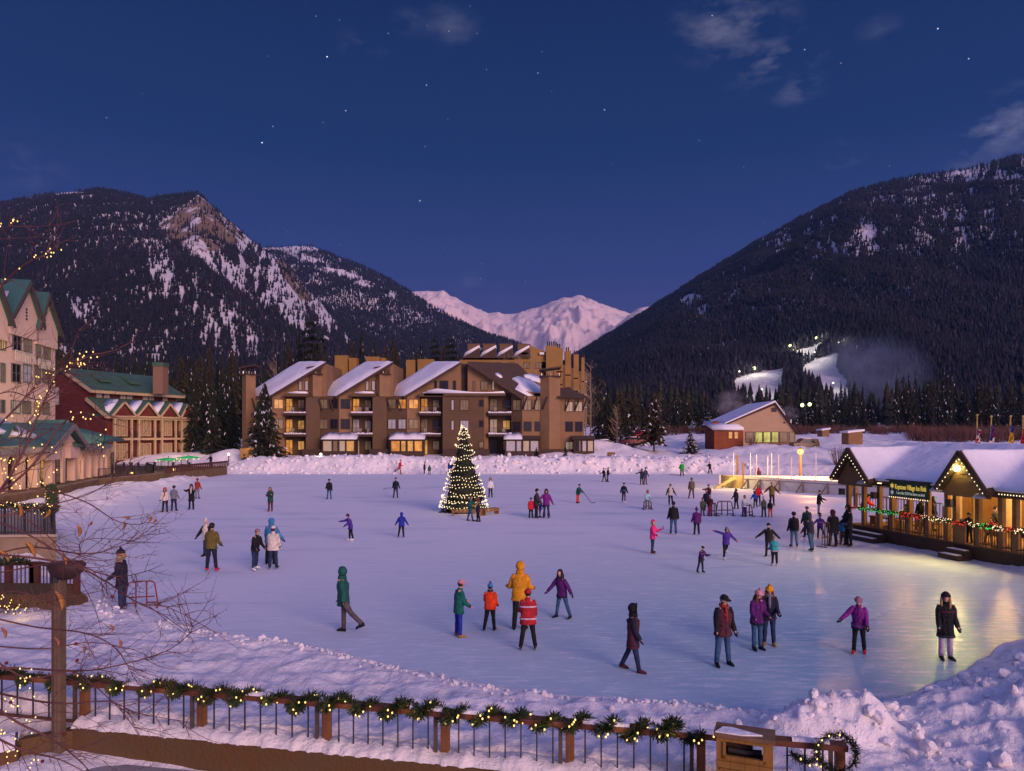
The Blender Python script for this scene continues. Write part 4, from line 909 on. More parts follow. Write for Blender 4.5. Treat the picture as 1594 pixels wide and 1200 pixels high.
win(arc, af.pt(gp_-.9, 1.1, -.25), af.U, af.N, 1.8, 3.0, 'd', 2, 4, arch=True, fm=mat('dark_door_frame', (.07, .04, .03)), name='door')
for u in (3.4, 6.5, 9.6, 21.3, 23.7): win(arc, af.pt(u-.8, 1.1, -3.18), af.U, af.N, 1.6, 2.2, random.choice('dka'), 2, 2, fm=MATS['dark_door_frame'])
u = 31.6; win(arc, af.pt(u-.5, 1.1, .02), af.U, af.N, .9, 2.4, 'k', 1, fm=MATS['dark_door_frame'], name='door')

# plinth and boardwalk along the left shore
deck = thing('boardwalk_terrace', 'long timber and concrete terrace along the left shore with a low dark railing', 'terrace', (-39, 75, .5))
dl = [(-35.2, 40), (-36.4, 55.5), (-40, 68.5), (-39.3, 78.6), (-38.9, 96.5)]
mb = MB(); top = [V((x, y, 1.1)) for x, y in dl]+[V((-62, 103, 1.1)), V((-62, 40, 1.1))]; mb.prism(top, (0, 0, -1.4)); mb.build('plinth', mat('deck_timber', (.15, .095, .05), .8, .3, 1.5, stripe=2.5, axis='Z'), deck)
mb = MB()
for (x0, y0), (x1, y1) in zip(dl, dl[1:]): mb.obox((x0-.1, y0, 1.1), (x1-x0, y1-y0, 0), (-.7, 0, 0), (0, 0, .09))
mb.build('edge_board', mat('edge_timber', (.24, .17, .11), .8, .2, 3), deck)
rl = MB(); 
def rail(mb, a, b, h=1.0, n=12, w=.05, bw=.025):
    a, b = V(a), V(b); z = V((0, 0, 1)); mb.bar(a+z*h, b+z*h, w*1.5, w); mb.bar(a+z*.1, b+z*.1, w, w)
    for i in range(n+1):
        p = a.lerp(b, i/n); big = i % 6 == 0; mb.bar(p, p+z*h, w*1.4 if big else bw)
rail(rl, (-40.4, 69, 1.12), (-39.9, 78.6, 1.12), 1.0, 48); rail(rl, (-39.9, 78.6, 1.12), (-43.5, 84, 1.12), 1.0, 24); rail(rl, (-43.5, 84, 1.12), (-44, 97, 1.12), 1.0, 40)
rl.build('railing', MET, deck)
bn = MB(); a_, b2 = V((-39.2, 80, 1.1)), V((-38.8, 96.3, 1.1)); bn.bar(a_+V((0, 0, .75)), b2+V((0, 0, .75)), .22, .1); bn.bar(a_+V((0, 0, .62)), b2+V((0, 0, .62)), .08, .12)
for i in range(34): p = a_.lerp(b2, i/33); bn.box(p.x-.06, p.x+.06, p.y-.06, p.y+.06, 1.1, 1.8)
bn.build('bench_rail', mat('maroon_timber', (.085, .028, .022), .7, .2, 3), deck)
BULB = emit('bulb_warm', (1.0, .66, .20), 1.9); BULBW = emit('bulb_white', (1.0, .80, .46), 1.7)
BG = emit('bulb_green', (.06, 1.0, .22), .9); BR = emit('bulb_red', (1.0, .05, .04), 1.1)
for i, (px, py) in enumerate(((205, 737), (237, 734), (270, 731))):
    p = at(px, py, 80+i*3); t = thing('deck_lamp', ('small glowing deck lamp nearest the arcade', 'small glowing deck lamp midway along the terrace edge', 'small glowing deck lamp at the start of the bench rail')[i], 'lamp', (p.x, p.y, 1.12), 'lamps on the terrace edge')
    MB().box(p.x-.06, p.x+.06, p.y-.06, p.y+.06, 1.12, p.z-.1).build('post', MET, t); MB().ball(p, .16, 8, 6).build('globe', BULB, t, True)
    lamp('deck_lamp_light', p+V((.3, -.3, .1)), (1, .6, .25), 18, .1)
# patio furniture and lit green awnings
GA = emit('lit_green_awning', (.02, .85, .22), .35, .5, 2.0, (.0, .25, .06))
for i, (px, py, w_) in enumerate(((262, 713.5, 2.4), (293, 710.5, 2.3))):
    p = at(px, py, 92); t = thing('patio_umbrella', ('green lit patio umbrella, nearer the lodge middle', 'green lit patio umbrella at the far corner of the lodge')[i], 'umbrella', (p.x, p.y, 1.12), 'green lit umbrellas on the terrace')
    MB().tube([(p.x, p.y, 1.12), (p.x, p.y, p.z+.3)], .04, 6).build('pole', MET, t)
    u = MB(); k = 10; ring = [V((p.x+w_*.6*math.cos(6.283*j/k), p.y+w_*.6*math.sin(6.283*j/k), p.z-.12+.03*(j % 2))) for j in range(k)]
    u.add(ring+[r_-V((0, 0, .14)) for r_ in ring]+[p+V((0, 0, .10))], [(j, (j+1) % k, 2*k) for j in range(k)]+[(j, (j+1) % k, k+(j+1) % k, k+j) for j in range(k)]); u.build('canopy', GA, t)
    bulbs(t, [r_-V((0, 0, .2)) for r_ in ring if r_.y < p.y+.3], BULBW, .06)
dk = [(180, 722), (192, 720), (216, 718), (228, 719), (282, 716)]
for i, (px, py) in enumerate(dk):
    p = at(px, py+8, 86); p.z = 1.12
    t = thing('patio_table', 'dark patio table with chairs on the terrace in front of the lodge', 'table', p, 'patio tables before the lodge')
    MB().tube([p+V((0, 0, .7)), p+V((0, 0, .75))], .5, 10).build('table_top', MET, t); MB().tube([p, p+V((0, 0, .7))], .05, 6).build('leg', MET, t)
    for s_ in (-1, 1):
        ch = MB(); q = p+V((s_*.8, 0, 0)); ch.box(q.x-.22, q.x+.22, q.y-.22, q.y+.22, .45+1.12, .5+1.12); ch.box(q.x+s_*.2-.03, q.x+s_*.2+.03, q.y-.22, q.y+.22, 1.6, 2.1)
        for a_ in (-.2, .2):
            for c_ in (-.2, .2): ch.box(q.x+a_-.02, q.x+a_+.02, q.y+c_-.02, q.y+c_+.02, 1.12, 1.58)
        tag(ch.build('patio_chair', MET, origin=q), 'dark patio chair beside a table in front of the red lodge', 'chair', 'patio chairs before the lodge')

# arcade lamps, promenade string-light glow, hotel and lodge fills
for u in (4, 10, 21, 29): lamp('arcade_light', af.pt(u, 3.0, -1.5), (1, .60, .24), 32, .15)
for u in (0, 8): lamp('promenade_light', af.pt(u, 4.6, 3.0), (1, .62, .30), 160, .3)
lamp('hotel_fill_light', hf.pt(6, 9, 9), (1, .72, .50), 900, .5); lamp('lodge_fill_light', rf.pt(8, 5.5, 7), (1, .60, .28), 300, .3)  # unseen lamps added to brighten the hotel and lodge fronts
# ================================================================== trees and shrubs
NEED = mat('spruce_needles', (.011, .020, .015), .9, .5, 1.5, 0, col2=(.028, .032, .018)); NEEDW = snow_mat('needle_snow', (.8, .8, .86), 2)
NEEDB = mat('olive_pine_needles', (.032, .030, .013), .9, .5, 1.2, 0, col2=(.052, .042, .018)); BARK = mat('pine_bark', (.075, .05, .035), .9, .4, 5)
TWIG = mat('bare_twigs', (.15, .095, .07), .9, .3, 3); WILLOW = mat('red_willow_stems', (.10, .048, .042), .9, .35, .6)
def crown_mesh(name, seed, levels=24, nb=9, lean=.55, snow=.022, droop=.35, top=1.0, base=.06, dense=1, profile=.85, mats=None):
    """unit conifer crown: height 1, widest radius 1, made of drooping sprays of small needle faces"""
    rnd = random.Random(seed); v = []; f = []; mi = []
    def tri(a, b, c, m): k = len(v); v.extend((tuple(a), tuple(b), tuple(c))); f.append((k, k+1, k+2)); mi.append(m)
    for l in range(levels):
        q = l/(levels-1); z = base+(top-base-.02)*q; R = (1-q)**profile*(.78+.34*rnd.random())+.035
        n = max(4, int(nb*(1-.45*q))); a0 = rnd.random()*6.28
        for k in range(n):
            a = a0+6.283*k/n+rnd.uniform(-.25, .25); Rk = R*rnd.uniform(.55, 1.12); dx, dy = math.cos(a), math.sin(a)
            segs = 4; px, py = -dy, dx; dz = rnd.uniform(.6, 1.3)*droop*.16; up = rnd.uniform(.0, .02)
            for s in range(segs):
                t0, t1 = s/segs, (s+1)/segs
                p0 = V((dx*Rk*t0, dy*Rk*t0, z+up-dz*t0*t0)); p1 = V((dx*Rk*t1, dy*Rk*t1, z+up-dz*t1*t1))
                w = Rk*.30*(1-.55*t0)*rnd.uniform(.7, 1.3)+.02; m = 1 if rnd.random() < snow*(1.4 if t0 > .3 else .5) else 0
                for sg in (-1, 1):
                    e = p1+V((px*sg*w, py*sg*w, -.012-.03*rnd.random())); tri(p0, e, p1, m)
                    e2 = p0+V((px*sg*w*.8, py*sg*w*.8, -.02-.035*rnd.random())); tri(p0, e2, (p0+p1)/2+V((0, 0, .004)), 0)
            tip = V((dx*Rk*1.05, dy*Rk*1.05, z-dz*1.1-.01)); tri(p1+V((px*.03, py*.03, 0)), p1-V((px*.03, py*.03, 0)), tip, 0)
    for k in range(5): a = k*1.256; tri((0.03*math.cos(a), .03*math.sin(a), top-.05), (.03*math.cos(a+1), .03*math.sin(a+1), top-.05), (0, 0, top), 0)
    me = bpy.data.meshes.new(name); me.from_pydata(v, [], f)
    for m in (mats or (NEED, NEEDW)): me.materials.append(m)
    me.polygons.foreach_set('material_index', mi); me.update(); return me
CR = [crown_mesh('crown', 11, 22, 8), crown_mesh('crown', 12, 20, 7, profile=.7), crown_mesh('crown', 13, 26, 8, profile=1.0, snow=.03), crown_mesh('crown', 14, 15, 7, profile=.45, base=.28, snow=.02, mats=(NEEDB, NEEDW))]
CRF = crown_mesh('crown', 15, 38, 13, snow=.10, profile=.8); CRP = crown_mesh('crown', 16, 13, 8, profile=.35, base=.3, snow=.01, droop=.1)
_tk = MB().tube([(0, 0, -.03), (0, 0, .35), (0, 0, .95)], [.016, .012, .002], 6); TRUNK = bpy.data.meshes.new('trunk'); TRUNK.from_pydata(_tk.v, [], _tk.f); TRUNK.materials.append(BARK)
def conifer(px, ytop, Y, wpx, var, label, group=None, name='conifer_tree', cat='tree', base=None, z0=None):
    X = (px-CX)*Y/F; zb = gz(X, Y) if z0 is None else z0; h = at(px, ytop, Y).z-zb; r = wpx*Y/F/2
    t = thing(name, label, cat, (X, Y, zb-.1), group); rz = random.random()*6.28
    c = bpy.data.objects.new('crown', var); C.objects.link(c); c.parent = t; c.scale = (r, r, h); c.rotation_euler = (0, 0, rz)
    k = bpy.data.objects.new('trunk', TRUNK); C.objects.link(k); k.parent = t; k.scale = (h, h, h*.98); return t
conifer(412, 588, 106.5, 66, CRF, 'bushy snow-flecked spruce standing against the left end of the brown condominium')
conifer(1075, 667, 113, 32, crown_mesh('crown', 21, 26, 11, snow=.22, profile=.75, base=.0), 'small snow-dusted spruce alone on the bank left of the beige gabled house')
t = conifer(1018, 604, 114, 50, crown_mesh('crown', 22, 24, 12, snow=.08, profile=.55, base=.16, mats=(NEEDB, NEEDW)), 'olive pine with bare lower trunk on the bank, beside the small snowy spruce')
conifer(835, 694, 104.5, 16, CR[0], 'tiny spruce at the foot of the right chimney of the condominium', z0=2.0); conifer(880, 690, 105, 13, CR[2], 'tiny narrow spruce under the right wing windows of the condominium', z0=2.0)
for px, yt, Y, w_, v in ((318, 566, 127, 48, 2), (345, 578, 121, 52, 0), (300, 590, 118, 40, 1), (362, 604, 119, 36, 0), (331, 600, 115, 44, 2)):
    conifer(px, yt, Y, w_, CR[v], 'tall dark spruce between the red lodge and the brown condominium', 'spruces between lodge and condominium')
conifer(484, 488, 168, 62, CRP, 'tallest broad pine rising above the first slanting roof of the condominium'); conifer(563, 504, 165, 44, CR[0], 'pointed pine above the gap between the first and second slanting roofs')
conifer(678, 516, 170, 34, CRP, 'left one of two round-topped pines above the third slanting roof'); conifer(702, 515, 172, 40, CRP, 'right one of two round-topped pines above the third slanting roof')
rnd = random.Random(5)
for i in range(46):
    px = 92+i*9.4+rnd.uniform(-3, 3)
    if px > 520: break
    yt = 545+12*math.sin(px*.05)+rnd.uniform(-16, 16); Y = rnd.uniform(138, 185)
    conifer(px, yt, Y, rnd.uniform(22, 40), CR[rnd.choice((0, 1, 2, 2, 3))], 'dark pine in the tree line behind the red lodge and the condominium', 'tree line behind the lodge and condominium')
for px, yt, w_ in ((528, 540, 26), (545, 548, 28), (585, 535, 26), (600, 528, 30), (617, 535, 34), (632, 544, 28), (648, 540, 30), (662, 536, 22), (716, 540, 22), (466, 506, 40), (450, 524, 36), (502, 518, 34), (548, 520, 30), (582, 522, 34), (612, 518, 30), (655, 524, 28), (690, 530, 30), (730, 528, 24)):
    conifer(px, yt, rnd.uniform(150, 178), w_, CR[rnd.choice((0, 1, 3, 3))], 'dark pine in the tree line behind the red lodge and the condominium', 'tree line behind the lodge and condominium')
for px, yt, w_, Y in ((932, 566, 34, 150), (946, 590, 40, 140), (966, 606, 44, 132), (985, 612, 36, 138), (1000, 618, 30, 142), (951, 640, 44, 126), (975, 645, 40, 128)):
    conifer(px, yt, Y, w_, CR[rnd.choice((0, 1, 3))], 'bushy dark pine at the right end of the condominium behind the parked cars', 'pines right of the condominium')
for i in range(26):
    px = 1010+i*7.4+rnd.uniform(-3, 3); yt = 618+10*math.sin(px*.07)+rnd.uniform(-14, 14)
    conifer(px, yt, rnd.uniform(190, 250), rnd.uniform(14, 24), CR[rnd.choice((0, 1, 2, 3))], 'dark pine in the tree line behind the beige gabled house', 'tree line behind the gabled house')
for px, yt in ((1212, 588), (1223, 606), (1238, 612), (1252, 618), (1268, 582), (1276, 600), (1290, 612), (1309, 588), (1322, 590), (1343, 592), (1331, 606), (1358, 612), (1300, 622), (1199, 616), (1186, 622), (1262, 626), (1232, 628), (1176, 612)):
    conifer(px, yt, rnd.uniform(215, 260), rnd.uniform(15, 23), CR[rnd.choice((0, 2, 2))], 'narrow dark spruce below the lit ski run', 'spruces below the ski run')
for i in range(34):
    px = 1398+i*7.2+rnd.uniform(-3, 3); yt = 592-14*math.sin((px-1390)*.03)+rnd.uniform(-18, 22)
    conifer(px, yt, rnd.uniform(215, 270), rnd.uniform(17, 28), CR[rnd.choice((0, 1, 2, 2, 3))], 'dark conifer in the tall tree line at the far right behind the flags', 'tree line behind the flags')
# low wood filling in behind the rows: one mass
wd = []
def wood(n, x0, x1, Y0, Y1, hm, name, seed):
    rng = np.random.default_rng(seed); h = Hill(); px = rng.uniform(x0, x1, n); Y = rng.uniform(Y0, Y1, n); X = (px-CX)*Y/F; Z = ground_h(X, Y); S = 6; v = []; f = []
    ht = hm*(.6+.6*rng.random(n)); r = ht*(.15+.08*rng.random(n)); mi = []
    for i in range(n):
        for L_ in range(4):
            b0 = len(v); zb = Z[i]+ht[i]*(.06+.22*L_); rr = r[i]*(1-.22*L_)
            for s in range(S): a = rng.random()*.6+6.283*s/S; v.append((X[i]+math.cos(a)*rr*rng.uniform(.7, 1.2), Y[i]+math.sin(a)*rr, zb-ht[i]*.03*rng.random()))
            v.append((X[i], Y[i], zb+ht[i]*(.34 if L_ < 3 else .28)))
            f += [(b0+s, b0+(s+1) % S, b0+S) for s in range(S)]; mi += [int(i % 5 == 0)]*S
    tag(npmesh(name, np.array(v), np.array(f), [NEED, NEEDB], False, np.array(mi)), kind='stuff')
wood(420, 60, 760, 175, 330, 17, 'wood_behind_the_village', 3); wood(520, 900, 1900, 262, 400, 17, 'wood_at_the_mountain_foot', 4); wood(300, -700, 90, 150, 330, 17, 'wood_behind_the_hotel', 6)
# willow thickets
def stems(mb, c, r, h, n, rng, w=.05):
    for k in range(n):
        a = rng.random()*6.28; q = math.sqrt(rng.random())*r; x, y = c[0]+math.cos(a)*q*.5, c[1]+math.sin(a)*q*.5; z = c[2]-.1
        hh = h*(.55+.5*rng.random())*(1-.35*(q/r)**2); ox, oy = math.cos(a)*q*.8+rng.uniform(-.2, .2)*r*.3, math.sin(a)*q*.8
        p0, p1, p2 = V((x, y, z)), V((x+ox*.5, y+oy*.5, z+hh*.55)), V((x+ox, y+oy, z+hh)); d = V((w, 0, 0)) if rng.random() < .6 else V((.3*w, w, 0))
        mb.add([p0-d, p0+d, p1+d*.7, p1-d*.7, p2], [(0, 1, 2, 3), (3, 2, 4)])
        for s in range(3):
            b0 = p1.lerp(p2, rng.random()*.7) if s else p1; e = b0+V((rng.uniform(-.5, .5), rng.uniform(-.5, .5), rng.uniform(.2, .7)))*h*.35
            mb.add([b0-d*.5, b0+d*.5, e], [(0, 1, 2)])
rg = random.Random(9); q = MB()
for i in range(300):
    px = rg.uniform(1420, 1640); Y = rg.uniform(150, 200)
    if px > 1515 and rg.random() < .4: continue
    X = (px-CX)*Y/F; stems(q, (X, Y, gz(X, Y)), 2.2, 3.6, 26, rg, .05)
for i in range(330):
    px = rg.uniform(955, 1430); Y = rg.uniform(196, 228); X = (px-CX)*Y/F; stems(q, (X, Y, gz(X, Y)), 2.2, 3.0, 16, rg, .07)
tag(q.build('willow_thicket', WILLOW, recalc=False), kind='stuff')
for px, py, Y, r, h, lab in ((1306, 697, 105, 1.5, 3.6, 'round reddish bare bush on the snow behind the left pavilion gable'), (1317, 704, 102, 1.0, 2.0, 'low bare reddish bush touching the round bush behind the pavilion'), (985, 655, 118, .9, 1.5, 'bare bush on the snowy bank by the parked cars'), (1100, 700, 108, .9, .9, 'low brown brush sticking out of the bank right of the small spruce'), (1172, 680, 121, 1.2, 2.6, 'bare bush against the window band of the beige house'), (1082, 688, 125, 1.6, 2.6, 'pale bare bush behind the small snowy spruce')):
    X = (px-CX)*Y/F; b = MB(); stems(b, (X, Y, gz(X, Y)), r, h, 70, rg, .03); tag(b.build('bare_bush', TWIG if Y > 106 else WILLOW, origin=(X, Y, gz(X, Y)), recalc=False), lab, 'bush')
def bare_tree(px, ytop, Y, label, group=None, seed=1, w_=.06, matl=None):
    X = (px-CX)*Y/F; zb = gz(X, Y); h = at(px, ytop, Y).z-zb; rg = random.Random(seed); t = thing('bare_tree', label, 'tree', (X, Y, zb), group); q = MB(); k = MB()
    k.tube([(X, Y, zb-.2), (X+.1, Y, zb+h*.5), (X, Y, zb+h*.95)], [.13, .09, .02], 6); k.build('trunk', matl or TWIG, t)
    for i in range(46):
        z = zb+h*(.22+.75*i/46); a = rg.random()*6.28; l = h*.22*(1.15-.8*i/46)*rg.uniform(.6, 1.2); p0 = V((X, Y, z)); p1 = p0+V((math.cos(a)*l*.6, math.sin(a)*l*.6, l*.45)); p2 = p0+V((math.cos(a)*l, math.sin(a)*l, l*.95)); d = V((w_*.6, 0, w_*.4))
        q.add([p0-d, p0+d, p1+d*.6, p1-d*.6, p2], [(0, 1, 2, 3), (3, 2, 4)])
        for s in range(6):
            b0 = p0.lerp(p2, rg.uniform(.3, .95)); e = b0+V((rg.uniform(-1, 1), rg.uniform(-1, 1), rg.uniform(.1, 1)))*l*.35; q.add([b0-d*.45, b0+d*.45, e], [(0, 1, 2)])
    q.build('crown', matl or TWIG, t, recalc=False); return t
bare_tree(430, 560, 132, 'tall bare aspen behind the left end of the condominium', seed=3, matl=mat('aspen_bark', (.30, .22, .14), .9, .3, 2))
bare_tree(919, 560, 128, 'bare amber tree leaning over the right end of the rear building', seed=4, matl=MATS['aspen_bark']); bare_tree(911, 580, 124, 'thin bare tree beside the right wing of the condominium', seed=8, matl=MATS['aspen_bark'])
bare_tree(960, 630, 121, 'pale bare sapling in front of the pines right of the condominium', seed=5, matl=MATS['aspen_bark'])
for px, sd in ((790, 11), (812, 12), (835, 13)): bare_tree(px, 552, 131, 'bare amber tree in the court before the rear ochre building', 'bare trees before the rear building', sd, matl=MATS['aspen_bark'])

# ------------------------------------------------------------------ ski-run floodlights
FL = emit('floodlight', (.95, 1.0, .40), 3.0); FLW = emit('floodlight_white', (1.0, .97, .85), 1.6)
for i, (px, py, c) in enumerate(((1174, 573, 0), (1151, 578, 1), (1234, 546, 0), (1230, 538, 0), (1271, 526, 0), (1252, 560, 1), (1297, 596, 1), (1186, 606, 1), (1306, 533, 1), (1268, 548, 1), (1410, 491, 0), (1422, 494, 0))):
    hh = hE if px > 1400 else hD; b = hill_at(hh, px, py+10); top = at(px, py, b.y); t = thing('ski_run_lamp', ('yellow floodlight' if c == 0 else 'white floodlight')+[' above the left ski slope', ' left of the ski slope', ' highest of the pair above the middle slope', ' just over the middle slope', ' topmost above the ski run', ' beside the upper run', ' at the right edge of the lower run', ' standing on the left ski slope', ' right of the topmost run', ' on the upper snow ramp', ' left of two high in the woods', ' right of two high in the woods'][i], 'lamp', b, 'lamps along the ski run')
    MB().tube([b, top], .25, 5).build('pole', MET, t); MB().ball(top, 1.25 if c == 0 else .7, 7, 5).build('lamp_head', FL if c == 0 else FLW, t, True)
    if px < 1400: lamp('ski_light', top+V((0, -9, 3)), (1, .95, .75), 5500 if c == 0 else 3200, 1.5)
b = at(1254, 630, 210); t = thing('lodge_floodlight', 'pair of yellow-green floodlights among the trees behind the beige house', 'lamp', (b.x, b.y, b.z-6)); MB().tube([(b.x, b.y, b.z-9), b], .12, 6).build('pole', MET, t)
for dx in (-1.0, 1.2): MB().ball(b+V((dx, 0, .1*dx)), .55, 8, 6).build('lamp_head', FL, t, True)
# ================================================================== beige house, sheds, cars, flags beyond the rink
YH = 126.0
BEI = mat('beige_siding', (.42, .29, .18), .8, .08, .6, .15, 20, stripe=3.2, sdepth=.25); RUST = mat('rust_red_siding', (.23, .065, .028), .85, .2, .8, stripe=3)
house = thing('gabled_house', 'beige house with asymmetric gable, lit green windows and a rust red annex on the snow', 'house', at(1190, 700, YH))
q = MB(); q.prism([at(1136, 700, YH), at(1136, 659, YH), at(1207, 630, YH), at(1239, 672, YH), at(1239, 712, YH), at(1136, 712, YH)], (0, 14, 0)); q.build('wall', BEI, house)
r = MB(); a, p, c = at(1127, 663, YH-.5), at(1207, 628.5, YH-.5), at(1243, 676, YH-.5)
r.prism([a, p, p+V((0, 0, .3)), a+V((0, 0, .3))], (0, 15, 0)); r.prism([p, c, c+V((0, 0, .3)), p+V((0, 0, .3))], (0, 15, 0)); rf_ = r.build('roof', DKB, house); ORG[rf_.name] = ORG[house.name]
s = MB(); s.prism([a+V((0, .05, .3)), p+V((0, .05, .3)), p+V((0, .05, .6)), a+V((.3, .05, .62))], (0, 14.8, 0)); s.prism([p+V((0, .05, .3)), p.lerp(c, .45)+V((0, .05, .3)), p.lerp(c, .42)+V((0, .05, .52)), p+V((0, .05, .6))], (0, 14.8, 0)); s.build('snow', SNOWR, rf_)
for i, (x0, x1, li) in enumerate(((1160.5, 1173, 'd'), (1175, 1187, 'g'), (1188, 1199.5, 'g'), (1201, 1212, 'g'), (1213, 1226, 'd'), (1228, 1237.5, 'd'))): p0, p1 = at(x0, 689, YH), at(x1, 672, YH); win(house, (p0.x, YH, p0.z), (1, 0, 0), (0, -1, 0), p1.x-p0.x, p1.z-p0.z, li, 1)
for x0, x1, y0, y1 in ((1201, 1208.5, 634.5, 641), (1219.5, 1222.5, 656.5, 659)): p0, p1 = at(x0, y1, YH), at(x1, y0, YH); win(house, (p0.x, YH, p0.z), (1, 0, 0), (0, -1, 0), p1.x-p0.x, p1.z-p0.z, 'k', 1, name='vent')
q = MB(); q.prism([at(1198, 690, YH-.25), at(1229, 690, YH-.25), at(1229, 712, YH-.25), at(1198, 706, YH-.25)], (0, .2, 0)); q.build('base', RUST, house)
q = MB(); q.prism([at(1112, 670, YH-3), at(1157, 670, YH-3), at(1157, 700, YH-3), at(1112, 700, YH-3)], (0, 6, 0)); an = q.build('annex', RUST, house); ORG[an.name] = ORG[house.name]
q = MB(); a, c = at(1109.5, 669.5, YH-3.5), at(1158, 669.5, YH-3.5); q.prism([a, (a.x, YH+2.5, a.z+1.2), (a.x, YH+2.5, a.z+1.7), a+V((0, 0, .45))], (c.x-a.x, 0, 0)); q.build('annex_snow', SNOWR, an, True)
for x0, x1 in ((1133.5, 1140.5), (1142.5, 1149.5)): p0, p1 = at(x0, 683, YH-3), at(x1, 671.5, YH-3); win(house, (p0.x, YH-3, p0.z), (1, 0, 0), (0, -1, 0), p1.x-p0.x, p1.z-p0.z, 'a', 1, fm=RUST)
q = MB(); q.prism([at(1106, 659, YH), at(1119, 655, YH), at(1119, 680, YH), at(1106, 680, YH)], (0, 3, 0)); q.build('entry_tower', RUST, house)
for px, y0 in ((1124, 652), (1231, 653)): p = at(px, y0, YH+7); MB().tube([(p.x, p.y, p.z-2), p], .12, 7).build('stovepipe', MATS['galvanised'], house)
def shed(x0, x1, y0, y1, Y, label, roofs=True):
    a, c = at(x0, y1, Y), at(x1, y0, Y); t = thing('shed', label, 'shed', ((a.x+c.x)/2, Y, a.z)); q = MB(); WD = mat('shed_planks', (.24, .13, .06), .8, .2, 2, stripe=3, axis='X')
    q.prism([(a.x, Y, a.z-.5), (c.x, Y, a.z-.5), (c.x, Y, c.z), (a.x, Y, c.z-.3)], (0, 2.4, 0)); q.build('wall', WD, t)
    q = MB(); q.prism([(a.x-.2, Y-.2, c.z-.3), (c.x+.2, Y-.2, c.z), (c.x+.2, Y-.2, c.z+.3), (a.x-.2, Y-.2, c.z)], (0, 2.9, 0)); q.build('snow', SNOWR, t); return t
shed(1321, 1343, 671, 687, 112, 'small slanted timber shed with snow on its roof behind the pavilion'); shed(1280, 1291, 668, 676, 150, 'tiny timber hut with a flat snow top left of the slanted shed')
p = at(952, 711, 103); q = MB(); 
for k in range(4): q.box(p.x-.55, p.x+.55, p.y, p.y+.6, p.z+.17*k, p.z+.17*k+.15)
q.box(p.x-.5, p.x+.5, p.y+.05, p.y+.55, p.z-.4, p.z+.6); tag(q.build('timber_planter', MATS['shed_planks'], origin=p), 'square timber planter box on the bank right of the condominium', 'planter')
CARR = mat('car_red', (.25, .018, .015), .35, .05, 2, 0, spec=.6); CARK = mat('car_black', (.012, .012, .016), .3, .05, 2, 0, spec=.6); TYRE = mat('tyre_rubber', (.02, .02, .02), .9); CARB = mat('car_bronze', (.13, .07, .03), .4, .05, 2, 0, spec=.6)
def car(px, Y, rz, paint, label, z=None, suv=False):
    X = (px-CX)*Y/F; zb = gz(X, Y) if z is None else z; t = thing('parked_car', label, 'car', (X, Y, zb)); O = ORG[t.name].copy(); h = 1.75 if suv else 1.45
    side = [(-2.2, .35), (-2.25, .8), (-2.1, .98), (-1.1, 1.02), (-.6, h), (1.1, h), (1.75, 1.05), (2.2, .95), (2.25, .35)]
    if suv: side = [(-2.2, .4), (-2.25, .9), (-2.1, 1.08), (-1.2, 1.12), (-.6, h), (1.9, h), (2.2, 1.1), (2.25, .4)]
    q = MB(); q.prism([O+V((x, -.86, z_)) for x, z_ in side], (0, 1.72, 0)); q.build('body', paint, t)
    wn = MB(); g = [(-.98, 1.06), (-.55, h-.08), (1.05, h-.08), (1.5, 1.08)]
    for y in (-.88, .86): wn.prism([O+V((x, y, z_)) for x, z_ in g], (0, .02, 0))
    wn.prism([O+V((-1.07, -.75, 1.06)), O+V((-.64, -.75, h-.06)), O+V((-.64, .75, h-.06)), O+V((-1.07, .75, 1.06))], (-.02, 0, .02)); wn.build('window', DARKW, t)
    for x in (-1.4, 1.4):
        for y in (-.9, .7):
            wh = MB().tube([O+V((x, y, .34)), O+V((x, y+.2, .34))], .34, 12).build('wheel', TYRE, t); ORG[wh.name] = O; MB().tube([O+V((x, y-.01, .34)), O+V((x, y+.21, .34))], .19, 10).build('rim', MATS['galvanised'], wh)
    for y in (-.65, .65): MB().ball(O+V((-2.24, y, .72)), (.05, .17, .1), 8, 5).build('headlight', MATS['window_blind'], t)
    s = MB(); s.prism([O+V((x, -.7, h+.005)) for x in (-.5, 1.0)]+[O+V((.9, -.7, h+.14)), O+V((-.4, -.7, h+.12))], (0, 1.4, 0)); s.build('snow', SNOWR, t, True)
    t.rotation_euler = (0, 0, rz); return t
car(937, 119, .15, CARK, 'black car half hidden behind the snow heap at the end of the condominium', z=3.1); car(984, 122, .3, CARR, 'red car parked behind the snow heap, in front of the pines', z=3.55); car(1000, 130, .5, CARR, 'second red car, tall and snow topped, behind the first red one', z=4.4, suv=True)
car(1252, 118, .1, CARB, 'bronze brown car parked right of the beige house behind the orange lamp', z=3.0, suv=True)
